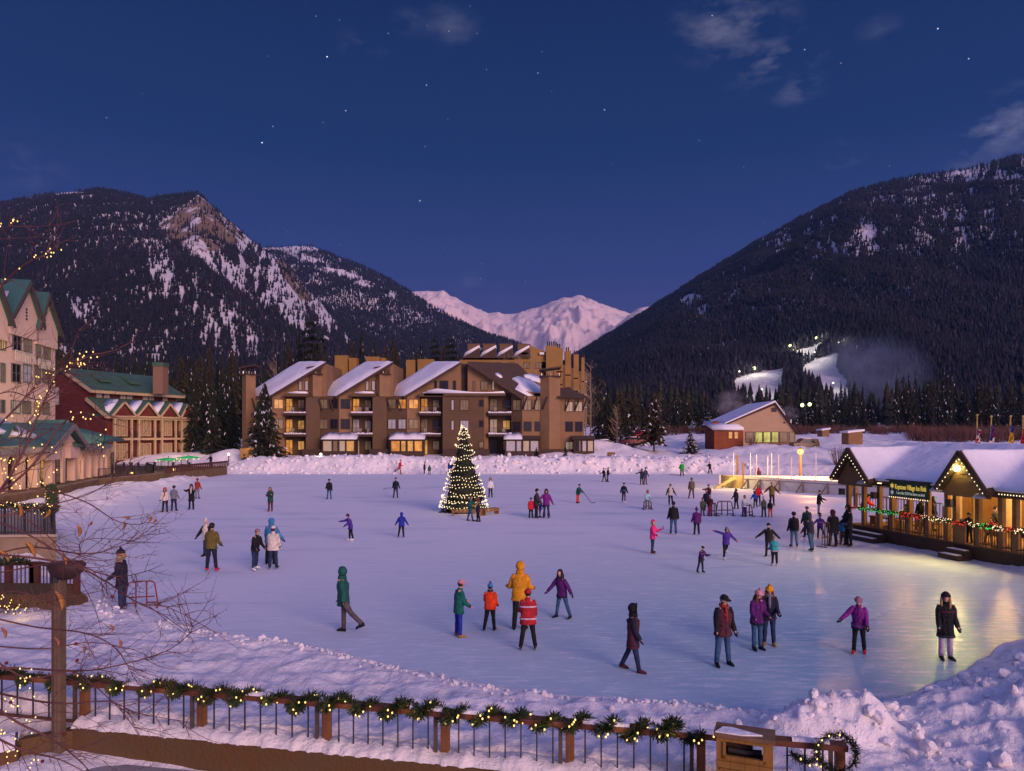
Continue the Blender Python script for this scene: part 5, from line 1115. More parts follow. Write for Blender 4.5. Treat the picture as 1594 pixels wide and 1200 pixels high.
# flags hanging from poles behind the pavilion
POLE = mat('brass_pole', (.45, .33, .12), .4, .1, 3, metal=.6)
def flag(px, ytop, y0, y1, Y, bands, label):
    p = at(px, 704, Y); top = at(px, ytop, Y); t = thing('flag_on_pole', label, 'flag', p, 'flags behind the pavilion'); MB().tube([p, top], .045, 8).build('pole', POLE, t); MB().ball(top, .09, 8, 6).build('finial', POLE, t, True)
    n, k = 24, 8; vs = []; z0, z1 = at(px, y0, Y).z, at(px, y1, Y).z; wm = .36
    for i in range(n+1):
        q = i/n; w_ = wm*(.62+.5*q*(1-.45*q))
        for j in range(k+1):
            u = j/k; vs.append((p.x-w_*.5+w_*u+.05*math.sin(q*5+u*3), Y-.10-.15*math.sin(u*14+q*5)-.05*q, z0+(z1-z0)*q-.12*u*(1-q)))
    f = gridfaces(n+1, k+1); m = MB(); m.v = vs; m.f = [tuple(x) for x in f]; mats_ = []; m.m = []
    for idx in range(len(f)):
        i, j = idx//k, idx % k; m.m.append(bands(i/n, j/k))
    names = ['flag_red', 'flag_white', 'flag_blue', 'flag_gold', 'flag_black']; cols = [(.45, .015, .02), (.72, .65, .6), (.03, .05, .26), (.68, .38, .03), (.02, .02, .02)]
    o = m.build('flag', [mat(nm, c, .8, .08, 4) for nm, c in zip(names, cols)], t, True, recalc=False); md = o.modifiers.new('thickness', 'SOLIDIFY'); md.thickness = .012
flag(1521, 646, 667, 698, 52, lambda q, u: (2 if u < .35 and q < .3 else (0 if int((u*1.1+q*.9)*7) % 2 else 1)), 'red and white striped flag hanging leftmost of the four behind the pavilion')
flag(1543, 648, 662, 698, 52, lambda q, u: 2 if u < .45 and q < .65 else (0 if q < .48 else 1) if u >= .45 else 1, 'blue, red and white flag hanging second of the four behind the pavilion')
flag(1573, 648, 662, 699, 52, lambda q, u: 2 if q < .27 or q > .82 else (4 if .42 < q < .62 and .35 < u < .7 and int(q*40) % 3 == 0 else 3), 'blue and gold flag hanging third of the four behind the pavilion')
flag(1592.5, 648, 668, 692, 52, lambda q, u: 0, 'plain red flag cut by the edge of the photograph')
WB = emit('white_globe', (1.0, .95, .88), 5.0)
for px, py, Y, lab in ((1411, 698, 60, 'white globe lamp glowing just above the left part of the pavilion roof'), (1550, 700, 48, 'white globe lamp glowing below the flags at the pavilion ridge'), (356, 707, 103, 'white globe lamp on a dark bollard left of the lit sign'), (499.5, 707, 103, 'white globe lamp at the foot of the condominium wall')):
    b = at(px, py, Y); zb = gz(b.x, Y); t = thing('bollard_lamp', lab, 'lamp', (b.x, Y, zb)); MB().tube([(b.x, Y, zb-.2), (b.x, Y, b.z-.1)], .07, 8).build('post', MET, t); MB().ball(b, .17, 10, 7).build('globe', WB, t, True)
    lamp('globe_light', b+V((0, -.4, .25)), (1, .9, .75), 25, .15)
# lit timber sign left of the spruce
p = at(384, 708, 104.5); t = thing('lit_sign_board', 'low timber sign board lit amber, standing left of the big spruce', 'sign', p); MB().box(p.x-1.0, p.x+1.0, p.y, p.y+.15, p.z-.5, p.z+1.0).build('board', mat('sign_timber', (.30, .17, .06), .8, .2, 2, stripe=2, axis='Z'), t)
MB().box(p.x-1.15, p.x+1.15, p.y-.1, p.y+.3, p.z+1.0, p.z+1.12).build('cap', DKB, t); lamp('sign_light', p+V((.5, -.8, .9)), (1, .6, .2), 30, .1)

# ================================================================== hockey boards, orange lamp
BW = mat('board_white', (.72, .68, .66), .5, .06, 1.5, .05); GREY = mat('brace_grey', (.17, .13, .12), .7); YEL = mat('board_yellow', (.55, .42, .14), .6, .1, 2)
p0, p1 = gp(1158, 760), gp(1420, 779); d = (p1-p0); U = d.normalized(); N = V((U.y, -U.x, 0))
if N.y > 0: N = -N
hb = thing('hockey_boards', 'white hockey rink boards with dark diagonal braces lit pink by the orange lamp', 'rink boards', p0)
MB().obox(p0, d, V((0, 0, 1.15)), -N*.08).build('board', BW, hb)
MB().obox(p0+V((0, 0, 1.15)), d, V((0, 0, .08)), -N*.14).build('top_rail', BW, hb); MB().obox(p0+N*.03+V((0, 0, .92)), d, V((0, 0, .05)), -N*.02).build('stripe', GREY, hb)
for px in (1165, 1184, 1214, 1251, 1290, 1330):
    k = (px-CX)/F; u = (k*p0.y-p0.x)/(U.x-k*U.y); q = p0+U*u; b = MB(); b.bar(q+N*.08, q+N*.08+V((0, 0, 1.0)), .11); b.bar(q+N*.08+V((0, 0, 1.0)), q+N*.95-U*.2, .11); b.bar(q+N*.08, q+N*.95-U*.2, .11); b.build('brace', GREY, hb)
fb = [gp(1150, 741, 1.0), gp(1480, 741, 1.0)]; a = V((p0.x-1.2, p0.y+4.5, 0)); c = V((p1.x+8, p1.y+12, 0))
fbt = thing('far_rink_boards', 'far white boards of the hockey rink behind the braced boards', 'rink boards', a); MB().obox(a, c-a, V((0, 0, 1.12)), (0, .1, 0)).build('board', BW, fbt)
cb = thing('corner_boards', 'yellow lit curved corner boards at the left end of the hockey rink', 'rink boards', gp(1150, 760)); q = MB(); ang = [math.pi*.5*i/6 for i in range(7)]; c0 = p0+V((-.2, 2.2, 0))
arcp = [c0+V((-1.5*math.sin(t), -2.2*math.cos(t), 0)) for t in ang]
for x, y in zip(arcp, arcp[1:]): q.obox(x, y-x, V((0, 0, 1.25)), V((.07, .07, 0)))
q.build('board', YEL, cb); q = MB(); b0 = arcp[2]+V((-.1, -.1, 0)); q.prism([b0+V((0, 0, 1.2)), b0+V((-2.2, -.6, .05)), b0+V((-2.0, -.6, .0)), b0+V((.2, 0, 1.0))], (.1, -.25, 0)); q.bar(b0+V((-1.2, -.4, 0)), b0+V((-.3, -.2, 1.1)), .12); q.build('brace', YEL, cb)
for i, px in enumerate((1142, 1148, 1157, 1168, 1177.5, 1195, 1201, 1212, 1232, 1270)):
    Yp = (77 if i % 2 else 74) if i < 5 else (73.5, 79, 72, 70.5, 67.5)[i-5]; X = (px-CX)*Yp/F; h = (705+3*(i % 3)); top = at(px, h if i not in (2,) else 720, Yp)
    w_ = .07 if i not in (1, 2) else .2
    tag(MB().box(X-w_/2, X+w_/2, Yp-.04, Yp+.04, 0, top.z).build('glass_post', BW if i not in (1, 2) else mat('post_timber', (.22, .13, .05)), origin=(X, Yp, 0)), ('slim white upright post standing along the hockey boards' if i not in (1, 2) else ('tall timber post, left of two at the yellow corner' if i == 1 else 'shorter timber post, right of two at the yellow corner')), 'post', 'uprights along the hockey boards' if i not in (1, 2) else None)
b = gp(1246, 741, .0); Yl = 74.5; top = at(1246, 703, Yl); t = thing('street_lamp', 'orange glowing street lamp on a timber pole behind the hockey boards', 'street lamp', (top.x, Yl, 0)); MB().tube([(top.x, Yl, 0), (top.x, Yl, top.z-.2)], .13, 8).build('pole', mat('lamp_timber', (.14, .075, .025), .8, .2, 2), t)
MB().ball(top, .33, 10, 8).build('globe', emit('orange_globe', (1.0, .45, .13), 2.4), t, True); MB().tube([top+V((0, 0, .3)), top+V((0, 0, .45))], [.3, .05], 10).build('cap', MET, t)
lamp('orange_lamp_light', top+V((0, -2.6, .3)), (1, .43, .16), 5000, .3); MATS['orange_globe'].node_tree.nodes['Principled BSDF'].inputs['Base Color'].default_value = (.02, .01, 0, 1)
lamp('corner_light', at(1143, 716, 71), (1, .68, .18), 420, .25)

# ================================================================== warming pavilion on the right shore
TIM = mat('pavilion_timber', (.21, .115, .048), .75, .25, 1.5, .2, 12, stripe=1.2, axis='X', sdepth=.2); TIMD = mat('pavilion_dark_timber', (.085, .05, .028), .8, .25, 1.5); BOARDS = mat('gable_boards', (.17, .095, .040), .8, .2, 1.0, stripe=3.0, axis='Z', sdepth=.5)
O = V((18.0, 39.6, 0)); A = V((2.45, -10.6, 0)).normalized(); B = V((-A.y, A.x, 0))
def pp(s, b, z): return O+A*s+B*b+V((0, 0, z))
def ps(px, b=0):
    k = (px-CX)/F; q = O+B*b; return (k*q.y-q.x)/(A.x-k*A.y)
def pz(px, py, b=0): return H-(py-HY)*pp(ps(px, b), b, 0).y/F
pav = thing('warming_pavilion', 'timber rink pavilion with deep snow on its cross-gabled roof and warm light inside', 'pavilion', pp(7, 3, 0))
S0, S1, BD = ps(1306, -.3), 15.5, 6.6; ZD = .62; ZE = 3.12
q = MB(); q.prism([pp(ps(1318), .1, 0), pp(S1, .1, 0), pp(S1, BD, 0), pp(ps(1318), BD, 0)], (0, 0, ZD)); q.build('deck', TIMD, pav)
q = MB(); q.prism([pp(ps(1318), .05, ZD), pp(S1, .05, ZD), pp(S1, BD, ZD), pp(ps(1318), BD, ZD)], (0, 0, .05)); q.build('floor', TIM, pav)
for x0, x1, nm in ((1328, 1379, 0), (1482, 1514, 1)):
    for k in range(2): 
        q = MB(); q.obox(pp(ps(x0), -.75+.38*k-.02, 0), A*(ps(x1)-ps(x0)), V((0, 0, .22+.2*k)), B*.38); st = q.build('step', TIMD, pav); ORG[st.name] = ORG[pav.name]
        q = MB(); q.obox(pp(ps(x0)+.1, -.74+.38*k-.03, .22+.2*k), A*(ps(x1)-ps(x0)-.2), V((0, 0, .03)), B*.30); q.build('snow', SNOWR, st)
posts = [1316, 1340, 1364, 1383, 1410, 1439, 1469, 1482, 1517, 1553, 1575]
for px in posts: s = ps(px); MB().obox(pp(s-.10, .12, ZD), A*.20, V((0, 0, ZE-ZD)), B*.2).build('post', TIM, pav)
for px in (1330, 1391, 1480, 1503, 1563): s = ps(px, BD-.4); MB().obox(pp(s-.10, BD-.4, ZD), A*.2, V((0, 0, ZE-ZD)), B*.2).build('post', TIM, pav)
q = MB(); q.obox(pp(S0+.5, .05, ZE-.28), A*(S1-S0), V((0, 0, .3)), B*.14); q.obox(pp(S0+.5, BD-.5, ZE-.28), A*(S1-S0), V((0, 0, .3)), B*.14); q.build('beam', TIMD, pav)
g1, g2, g3 = tuple(ps(x, -.75) for x in (1297, 1323, 1353)), tuple(ps(x, -.75) for x in (1461, 1497, 1538)), (13.2, 14.7, 16.2)
RB = 3.3; ZR = 4.62
r = MB(); r.prism([pp(S0-.1, -.35, ZE-.05), pp(S0-.1, RB, ZR), pp(S0-.1, BD+.35, ZE-.05), pp(S0-.1, BD+.35, ZE+.13), pp(S0-.1, RB, ZR+.18), pp(S0-.1, -.35, ZE+.13)], A*(S1-S0))
for a, m_, c in (g1, g2, g3):
    for e in (a, c): 
        sl_ = (e-m_); b0, b1 = pp(m_, -.85, ZR), pp(e, -.85, ZE-.12); r.prism([b0, b1, b1+V((0, 0, .16)), b0+V((0, 0, .18))], B*(RB+.85))
rf_ = r.build('roof', TIMD, pav); ORG[rf_.name] = ORG[pav.name]
for a, m_, c in (g1, g2, g3):
    q = MB(); q.prism([pp(a+.12, -.55, ZE-.1), pp(m_, -.55, ZR-.05), pp(c-.12, -.55, ZE-.1), pp(c-.12, -.55, ZE-.32), pp(a+.12, -.55, ZE-.32)], B*.1); gbl = q.build('gable', BOARDS, pav); ORG[gbl.name] = ORG[pav.name]
    q = MB(); q.bar(pp(a-.05, -.88, ZE-.06), pp(m_, -.88, ZR+.12), .1, .22); q.bar(pp(c+.05, -.88, ZE-.06), pp(m_, -.88, ZR+.12), .1, .22); q.build('barge_board', TIMD, gbl)
    q = MB(); q.obox(pp(m_-.3, -.58, ZR-.85), A*.6, V((0, 0, .42)), B*.05); q.build('vent', DKB, gbl)
# snow: one height field over all roof planes
n1, n2 = 190, 60; ss = np.linspace(S0-.15, S1, n1); bb = np.linspace(-1.0, RB+.4, n2); SS, BB = np.meshgrid(ss, bb, indexing='ij')
base = np.where(BB < -.45, -9, ZE+.08+(ZR-ZE+.05)*(BB+.35)/(RB+.35)); base = np.minimum(base, 2*(ZR+.13)-base*1.0) if False else base
fl = np.where(BB < -.45, 1, 0)
for a, m_, c in (g1, g2, g3):
    hw = np.where(SS < m_, m_-a, c-m_); gz_ = ZR+.12-(ZR-ZE+.17)*np.abs(SS-m_)/hw; ok = (SS > a) & (SS < c) & (BB > -.86); base = np.where(ok, np.maximum(base, gz_), base); fl = np.where(ok & (BB < -.45), 0, fl)
over = np.where(base > -5, base, np.nan)
thick = .15+.10*(fbm(SS*.8, BB*.8, 4, 5)-.5)+.05*(fbm(SS*3, BB*3, 3, 8)-.5)
edge = np.clip((BB+.45)/.22, 0, 1); 
for a, m_, c in (g1, g2, g3): edge = np.where((SS > a) & (SS < c), np.clip((BB+.86)/.2, 0, 1), edge)
Zs = np.where(base > -5, base+thick*np.sqrt(np.clip(edge, 0.02, 1)), 0)
# the valley between gables holds more snow
smooth = Zs.copy(); val = base > -5
for it in range(10):
    pad = np.pad(smooth, 1, mode='edge'); avg = (pad[:-2, 1:-1]+pad[2:, 1:-1]+pad[1:-1, :-2]+pad[1:-1, 2:])/4; smooth = np.where(val, np.maximum(Zs, np.minimum(avg, Zs+.18)), smooth)
P = np.array(O)[None, None]+SS[..., None]*np.array(A)+BB[..., None]*np.array(B); P[..., 2] = smooth
fc = gridfaces(n1, n2); vv = val.ravel(); fc = fc[vv[fc].all(1)]
sn = npmesh('snow', P.reshape(-1, 3)-np.array(ORG[pav.name]), fc, SNOWR); sn.parent = rf_
md = sn.modifiers.new('thickness', 'SOLIDIFY'); md.thickness = .05; md.offset = -1
# railings with coloured garlands
q = MB()
def prail(px0, px1, b=.2): 
    a, c = pp(ps(px0, b), b, ZD+.05), pp(ps(px1, b), b, ZD+.05); n = max(3, int((c-a).length/.13)); rail(q, a, c, .95, n, .05, .03)
for a, c in zip(posts[3:7], posts[4:7]): prail(a, c)
prail(1517, 1553); prail(1553, 1575); prail(1575, 1640)
a, c = pp(ps(1330, BD-.3), BD-.3, ZD), pp(S1, BD-.3, ZD); rail(q, a, c, .95, 90, .05, .03); q.build('railing', mat('rail_timber', (.12, .07, .035)), pav)
# enclosed counter and tent wall at the right end
q = MB(); q.obox(pp(ps(1470, 5.6), 5.6, ZD), A*9, V((0, 0, 2.2)), B*.1); q.build('screen_wall', mat('pale_screen', (.62, .52, .36), .8, .15, 1.5), pav)
q = MB(); 
for px in (1498, 1527, 1542, 1590): q.obox(pp(ps(px, 5.4), 5.4, ZD), A*.55, V((0, 0, 2.4)), B*.12)
q.build('column', TIM, pav)
q = MB(); q.obox(pp(ps(1483, .1), .1, ZD), A*(ps(1502)-ps(1483)), V((0, 0, .95)), B*.08); q.build('gate_panel', TIM, pav)
# garland of coloured lights along the front rail
NGR = mat('garland_needles', (.020, .045, .020), .9, .4, 8); LEAFB = mat('garland_brown', (.10, .05, .02), .9, .4, 8)
def garland_mesh(path, r, per, rng, mbx=None, k=None):
    g = mbx or MB()
    for i in range(len(path)-1):
        a, b = path[i], path[i+1]; d = b-a; n = max(1, int(d.length*per)); X_, Y_ = frame_of(d)
        for j in range(n):
            p = a+d*rng.random(); t = rng.random()*6.283; o = (X_*math.cos(t)+Y_*math.sin(t)); l = r*rng.uniform(.6, 1.45); e = p+o*l+d.normalized()*rng.uniform(-.6, .8)*l
            w_ = (d.normalized().cross(o)).normalized()*r*.10; g.add([p+o*r*.1-w_, p+o*r*.1+w_, e+w_*.5, e-w_*.5], [(0, 1, 2, 3)], 1 if rng.random() < .07 else 0)
    return g
rg = random.Random(3)
gl = thing('coloured_garland', 'green garland with green, red and white lights along the pavilion front rail', 'garland', pp(3, 0, 1.6))
path = [pp(ps(px, .05), .05, ZD+1.02-.12*abs(math.sin(i*1.3))) for i, px in enumerate(np.linspace(1318, 1600, 46))]
garland_mesh(path, .11, 130, rg).build('greenery', [NGR, LEAFB], gl, recalc=False)
def colour(px):
    for a, c, m_ in ((1310, 1322, BG), (1322, 1336, BR), (1336, 1401, BG), (1401, 1438, BR), (1438, 1482, BULBW), (1482, 1506, BR), (1506, 1526, BULBW), (1526, 1546, BG), (1546, 1566, BULBW), (1566, 1580, BR)):
        if a <= px < c: return m_
    return BULBW
by = {}
for i in range(300):
    px = 1314+(1600-1314)*i/300+rg.uniform(-1, 1); m_ = colour(px); by.setdefault(m_.name, []).append(pp(ps(px, .0), -.02-.1*rg.random(), ZD+.97+rg.uniform(-.13, .11)))
for nme, pts in by.items(): rg.shuffle(pts); bulbs(gl, pts[:95], MATS[nme], .017)
# white bulbs on gables and eaves
def strung(name, label, ptsl, bm, r): 
    t = thing(name, label, 'string lights', ptsl[0]); MB().tube(ptsl, .008, 4).build('wire', MET, t); bulbs(t, ptsl, bm, r); return t
for (a, m_, c), lab in ((g1, 'white light bulbs along the left pavilion gable'), (g2, 'white light bulbs along the middle pavilion gable'), (g3, 'white light bulbs on the pavilion gable at the far right end')):
    pts = [pp(a+(m_-a)*(i+.7)/8.4, -.93, ZE-.1+(ZR-ZE)*(i+.7)/8.4-.06) for i in range(8)]+[pp(c-(c-m_)*(i+.7)/10, -.93, ZE-.1+(ZR-ZE)*(i+.7)/10-.06) for i in range(9, -1, -1)]
    strung('gable_lights', lab, pts, BULBW, .026)
strung('eave_lights', 'white light bulbs along the pavilion eave left of the green sign', [pp(s, -.42, ZE-.08) for s in np.linspace(g1[2]+.2, ps(1383), 9)], BULBW, .025)
strung('eave_lights', 'white light bulbs along the pavilion eave right of the middle gable', [pp(s, -.42, ZE-.08) for s in np.linspace(g2[2]+.2, 12.2, 12)], BULBW, .025)
# sign board
SG = mat('sign_green', (.012, .05, .025), .5, .1, 2, 0); s0, s1 = ps(1384, -.5), ps(1446, -.5); z1, z0 = pz(1386, 751, -.5), pz(1386, 772, -.5); z1 = ZE+.13; z0 = z1-.78
sg = thing('rink_sign', 'dark green board with gold and white lettering and star shapes on the pavilion eave', 'sign', pp(s0, -.5, z0)); MB().obox(pp(s0, -.5, z0), A*(s1-s0), V((0, 0, z1-z0)), B*.06).build('board', SG, sg)
def text(body, size, pos, matl, parent, name, width=None):
    cu = bpy.data.curves.new(name, 'FONT'); cu.body = body; cu.size = size; cu.extrude = .006; cu.align_x = 'LEFT'; cu.materials.append(matl)
    o = bpy.data.objects.new(name, cu); C.objects.link(o)
    bpy.context.view_layer.update(); k = width/o.dimensions.x if width else 1
    me = bpy.data.meshes.new_from_object(o.evaluated_get(bpy.context.evaluated_depsgraph_get())); bpy.data.objects.remove(o); m_ = bpy.data.objects.new(name, me); C.objects.link(m_)
    R = Matrix((A, V((0, 0, 1)), -B)).transposed(); m_.matrix_world = Matrix.Translation(V(pos)-ORG[parent.name]) @ R.to_4x4() @ Matrix.Diagonal((k, 1, 1, 1)); m_.parent = parent; return m_
W_ = s1-s0; GOLD = emit('gold_letters', (1.0, .72, .12), .55); WHL = emit('white_letters', (.7, .78, .7), .3)
text('Keystone Village Ice Rink', .34, pp(s0+W_*.16, -.515, z1-.40), GOLD, sg, 'lettering', W_*.78)
text('5 acre lake 9,324 feet above sea level', .2, pp(s0+W_*.20, -.515, z0+.14), WHL, sg, 'lettering', W_*.70)
def star(c, r, matl, parent, R=None):
    m_ = MB(); pts = [pp(c[0]+r*(1 if k % 2 == 0 else .42)*math.sin(math.pi*k/6), c[1], c[2]+r*(1 if k % 2 == 0 else .42)*math.cos(math.pi*k/6)) for k in range(12)]; m_.prism(pts, -B*.012); m_.build('snowflake', matl, parent)
star((s0+W_*.085, -.505, z1-.26), .15, GOLD, sg); star((s0+W_*.085, -.505, z0+.2), .13, WHL, sg); star((s1+.32, -.42, z0+.12), .13, WHL, sg); star((s1+.72, -.42, z0-.12), .10, WHL, sg)
strung('sign_lights', 'row of white light bulbs under the green sign board', [pp(s, -.53, z0-.03) for s in np.linspace(s0+.05, s1-.05, 18)], BULBW, .024)
MB().obox(pp(s0-.1, -.62, z1), A*(W_+.2), V((0, 0, .05)), B*.2).build('cap', MET, sg)
# gable floodlight, hanging dish lamps, speakers
p = pp(ps(1490, -.7), -.72, pz(1490, 729, -.7)); fx = thing('gable_floodlight', 'bright yellow floodlight mounted on the middle pavilion gable', 'lamp', p); MB().ball(p, .13, 10, 8).build('lens', emit('flood_yellow', (1.0, .86, .22), 60.0), fx, True); MB().tube([p+B*.12, p+B*.3], [.12, .05], 8).build('housing', MET, fx)
lamp('gable_light', p-B*.3-V((0, 0, .1)), (1, .76, .20), 800, .10, (p-B*5-V((0, 0, 4.2))+A*.6, 2.0))
for px, b_, lab in ((1342, -.65, 'grey dish lamp hanging at the right foot of the left pavilion gable'), (1457, -.65, 'large grey dish lamp hanging at the left foot of the middle gable'), (1525, -.65, 'grey dish lamp hanging at the right foot of the middle gable')):
    c = pp(ps(px, b_), b_, ZE-.12 if px < 1500 else ZE-.25); t = thing('dish_lamp', lab, 'lamp', c); MB().tube([c+V((0, 0, .16)), c+V((0, 0, .1)), c, c-V((0, 0, .06))], [.05, .16, .25, .26], 12).build('shade', mat('grey_shade', (.5, .48, .5), .5), t, True); MB().bar(c+V((0, 0, .14)), c+B*.5+V((0, 0, .25)), .03).build('bracket', MET, t)
for px, py, lab in ((1309, 765, 'black loudspeaker on the outermost left post of the pavilion'), (1359, 771, 'black loudspeaker between the second and third posts of the pavilion'), (1477, 783, 'black loudspeaker near the middle gable post of the pavilion')):
    s = ps(px, -.05); z = pz(px, py, -.05); tag(MB().obox(pp(s-.14, -.1, z-.17), A*.28, V((0, 0, .34)), B*.2).build('loudspeaker', MET, origin=pp(s, 0, z)), lab, 'loudspeaker')
for s in (1.8, 5.0, 8.2, 11.6): lamp('pavilion_light', pp(s, 3.0, 2.9), (1, .55, .15), 270 if s < 8 else 400, .12)
lamp('pavilion_light', pp(8.6, .9, 2.95), (1, .58, .18), 110, .1)
# tables, chairs and bench on the pavilion floor
for i, s in enumerate((2.6, 4.3, 6.1, 9.3, 11.2)):
    c = pp(s, 1.5, ZD+.05); t = thing('pavilion_table', 'dark round table on the pavilion floor behind the lit rail', 'table', c, 'tables in the pavilion'); MB().tube([c+V((0, 0, .7)), c+V((0, 0, .74))], .42, 12).build('table_top', MET, t); MB().tube([c, c+V((0, 0, .7))], .04, 6).build('leg', MET, t)
    for a_ in (-.68, .68):
        k = c+A*a_; ch = MB(); 
        ch.obox(k-A*.2-B*.2+V((0, 0, .43)), A*.4, B*.4, V((0, 0, .04))); ch.obox(k+A*(.18 if a_ > 0 else -.2)-B*.2+V((0, 0, .43)), A*.03, B*.4, V((0, 0, .45)))
        for x in (-.18, .15):
            for y in (-.18, .15): ch.obox(k+A*x+B*y, A*.03, B*.03, V((0, 0, .43)))
        tag(ch.build('pavilion_chair', MET, origin=k), 'dark chair at a table on the pavilion floor', 'chair', 'chairs in the pavilion')
q = MB(); c = pp(ps(1352, .7), .7, ZD+.05); q.obox(c+V((0, 0, .42)), A*2.0, V((0, 0, .07)), B*.35); bq = q.build('bench', TIM, origin=c); tag(bq, 'plain timber bench inside the left end of the pavilion', 'bench')
for k in (.1, 1.8): MB().obox(c+A*k, A*.08, B*.3, V((0, 0, .42))).build('leg', TIM, bq)
# ================================================================== near railing, wall, garland, bin
RAILW = mat('rail_redbrown_timber', (.115, .042, .026), .6, .25, 4, .2, 30); POSTW = mat('post_oiled_timber', (.17, .072, .030), .65, .3, 3, .2, 25, stripe=1.5, axis='X'); FLAT = mat('flat_bar_steel', (.11, .085, .07), .5, .2, 6, metal=.3)
WALLM = mat('stained_concrete', (.17, .11, .055), .9, .35, 2.2, .4, 14, col2=(.12, .06, .022), detail=9)
def rx(px): k = (px-CX)/F; return k*(13.3-.21*8.16)/(1+.21*k)
def rp(px, z, off=0): x = rx(px); return V((x, wall_y(x)+off, z))
rdir = V((1, -.21, 0)).normalized(); rn = V((-.21, -1, 0)).normalized()
wall = thing('retaining_wall', 'low stained brown concrete wall with snow on top under the near railing', 'wall', rp(500, -.5))
a, b = rp(128, -.6)+rn*.22, rp(1330, -.6)+rn*.22; MB().obox(a, b-a, V((0, 0, .66)), -rn*.46).build('wall', WALLM, wall)
a2 = a+V((0, 0, .02)); MB().prism([a2-rn*.02, a2+V((-.75, -.42, 0)), a2+V((-.72, -.22, 0)), a2-rn*.33], (0, 0, .60)).build('wall_end', WALLM, wall)
def snow_strip(name, p0, p1, w_, h, parent, seed, n=120, k=9, side=-rn):
    vs = []
    for i in range(n+1):
        q = p0.lerp(p1, i/n); f1 = float(fbm(np.array(i*.16+seed), np.array(seed*3.1), 4, seed)); f2 = float(fbm(np.array(i*.5+seed), np.array(9.), 3, seed+4))
        for j in range(k+1):
            u = j/k; hh = h*(math.sin(math.pi*u)**.55)*(.35+1.1*f1); vs.append(q+side*(w_*(u-.5)*(1+.25*(f2-.5))+w_*.5)+V((0, 0, hh+.02*(f2-.5))))
    m = MB(); m.v = [tuple(p) for p in vs]; m.f = [tuple(x) for x in gridfaces(n+1, k+1)]; m.m = [0]*len(m.f); return m.build(name, SNOWD, parent, True, recalc=False)
snow_strip('snow', rp(125, .05)+rn*.21, rp(1330, .05)+rn*.21, .62, .17, wall, 3, 260)
lw = thing('retaining_wall', 'left stub of the brown concrete wall below the bare tree, strung with bulbs', 'wall', rp(20, -.5, -1)); a, b = V((-10.8, 11.6, -.7)), V((-8.75, 12.5, -.7)); MB().obox(a, b-a, V((0, 0, .62)), V((-.1, .3, 0))).build('wall', WALLM, lw); snow_strip('snow', a+V((0, -.02, .62)), b+V((0, -.02, .62)), .6, .22, lw, 7, 60, side=V((-.3, .95, 0)))
rail_t = thing('railing', 'long dark redbrown railing with timber posts and thin steel balusters in front of the rink', 'railing', rp(500, .05))
pxs_ = [-270, -72, 122, 305, 500, 685, 880, 1085, 1302]
for i, px in enumerate(pxs_):
    p = rp(px, -.02); q = MB().obox(p-rdir*.0+rn*-.02, rdir*.13, V((0, 0, .88)), -rn*.13); q.build('post', POSTW, rail_t); MB().obox(p-rdir*.11+rn*.02, rdir*.06, V((0, 0, .82)), -rn*.05).build('flat_bar', FLAT, rail_t)
p0, p1 = rp(-270, .80), rp(1318, .80); MB().obox(p0+rn*.10, p1-p0, V((0, 0, .085)), -rn*.20).build('top_rail', RAILW, rail_t)
p0, p1 = rp(-270, .075), rp(1310, .075); MB().obox(p0+rn*.03, p1-p0, V((0, 0, .045)), -rn*.05).build('bottom_rail', RAILW, rail_t)
for a_, b_ in zip(pxs_[1:], pxs_[2:]):
    xa, xb = rx(a_), rx(b_); n = 8
    for k in range(1, n): x = xa+.06+(xb-xa)*k/n; p = V((x, wall_y(x), .1)); q = MB().box(p.x-.011, p.x+.011, p.y-.011, p.y+.011, .1, .81); q.build('baluster', MET, rail_t)
for a_, b_, sd in ((195, 240, 4), (385, 428, 5), (500, 525, 12), (640, 690, 6), (716, 760, 8), (905, 980, 2), (1010, 1130, 9), (1232, 1290, 7)): snow_strip('snow', rp(a_, .885)+rn*.085, rp(b_, .885)+rn*.085, .17, .05, rail_t, sd, 24, 5)
NG = mat('fir_garland_needles', (.022, .052, .022), .75, .5, 9, 0, col2=(.05, .075, .03))
gar = thing('fir_garland', 'green fir garland with warm bulbs wound along the near railing', 'garland', rp(600, .9)); rg = random.Random(21)
def gcurve(px):
    t = px/47.0; z = .865+.062*math.sin(t*6.283)+.035*math.sin(t*2.3+1)-.01; return rp(px, z, -.12*math.cos(t*6.283)-.02)
path = [gcurve(px) for px in np.linspace(-260, 1090, 330)]+[rp(px, .72-.10*math.sin((px-1228)/40*3), -.12) for px in np.linspace(1228, 1262, 8)]
g_ = MB()
for i in range(len(path)-1):
    a, b = path[i], path[i+1]
    if (b-a).length > .5: continue
    den = 1.0+.9*float(vnoise(np.array(i*.12), np.array(2.)))
    garland_mesh([a, b], .090*(.62+.42*den), 640*den, rg, g_)
g_.build('greenery', [NG, LEAFB], gar, recalc=False)
pts = []
for i in range(190):
    px = -180+1270*i/189+rg.uniform(-7, 7); t = gcurve(px); pts.append(t+rn*(.06+.05*rg.random())+V((rg.uniform(-.04, .04), 0, rg.uniform(-.10, .09))))
rg.shuffle(pts); pts += [rp(1238, .68, -.2), rp(1252, .60, -.2), rp(1262, .62, -.2), rp(1107, .88, -.14)]
bulbs(gar, pts, BULB, .0155)
for px in (60, 180, 260, 420, 540, 640, 740, 850, 960, 1040, 1150): lamp('garland_glow', rp(px, .88, -.30), (1, .65, .22), 1.1, .03)
wr = thing('wreath', 'round fir wreath with warm bulbs hanging on the right end of the railing', 'wreath', rp(1292, .8, -.2)); c = rp(1293, .82, -.2); ring = [c+rdir*(.27*math.cos(6.283*i/40))+V((0, 0, .27*math.sin(6.283*i/40))) for i in range(41)]
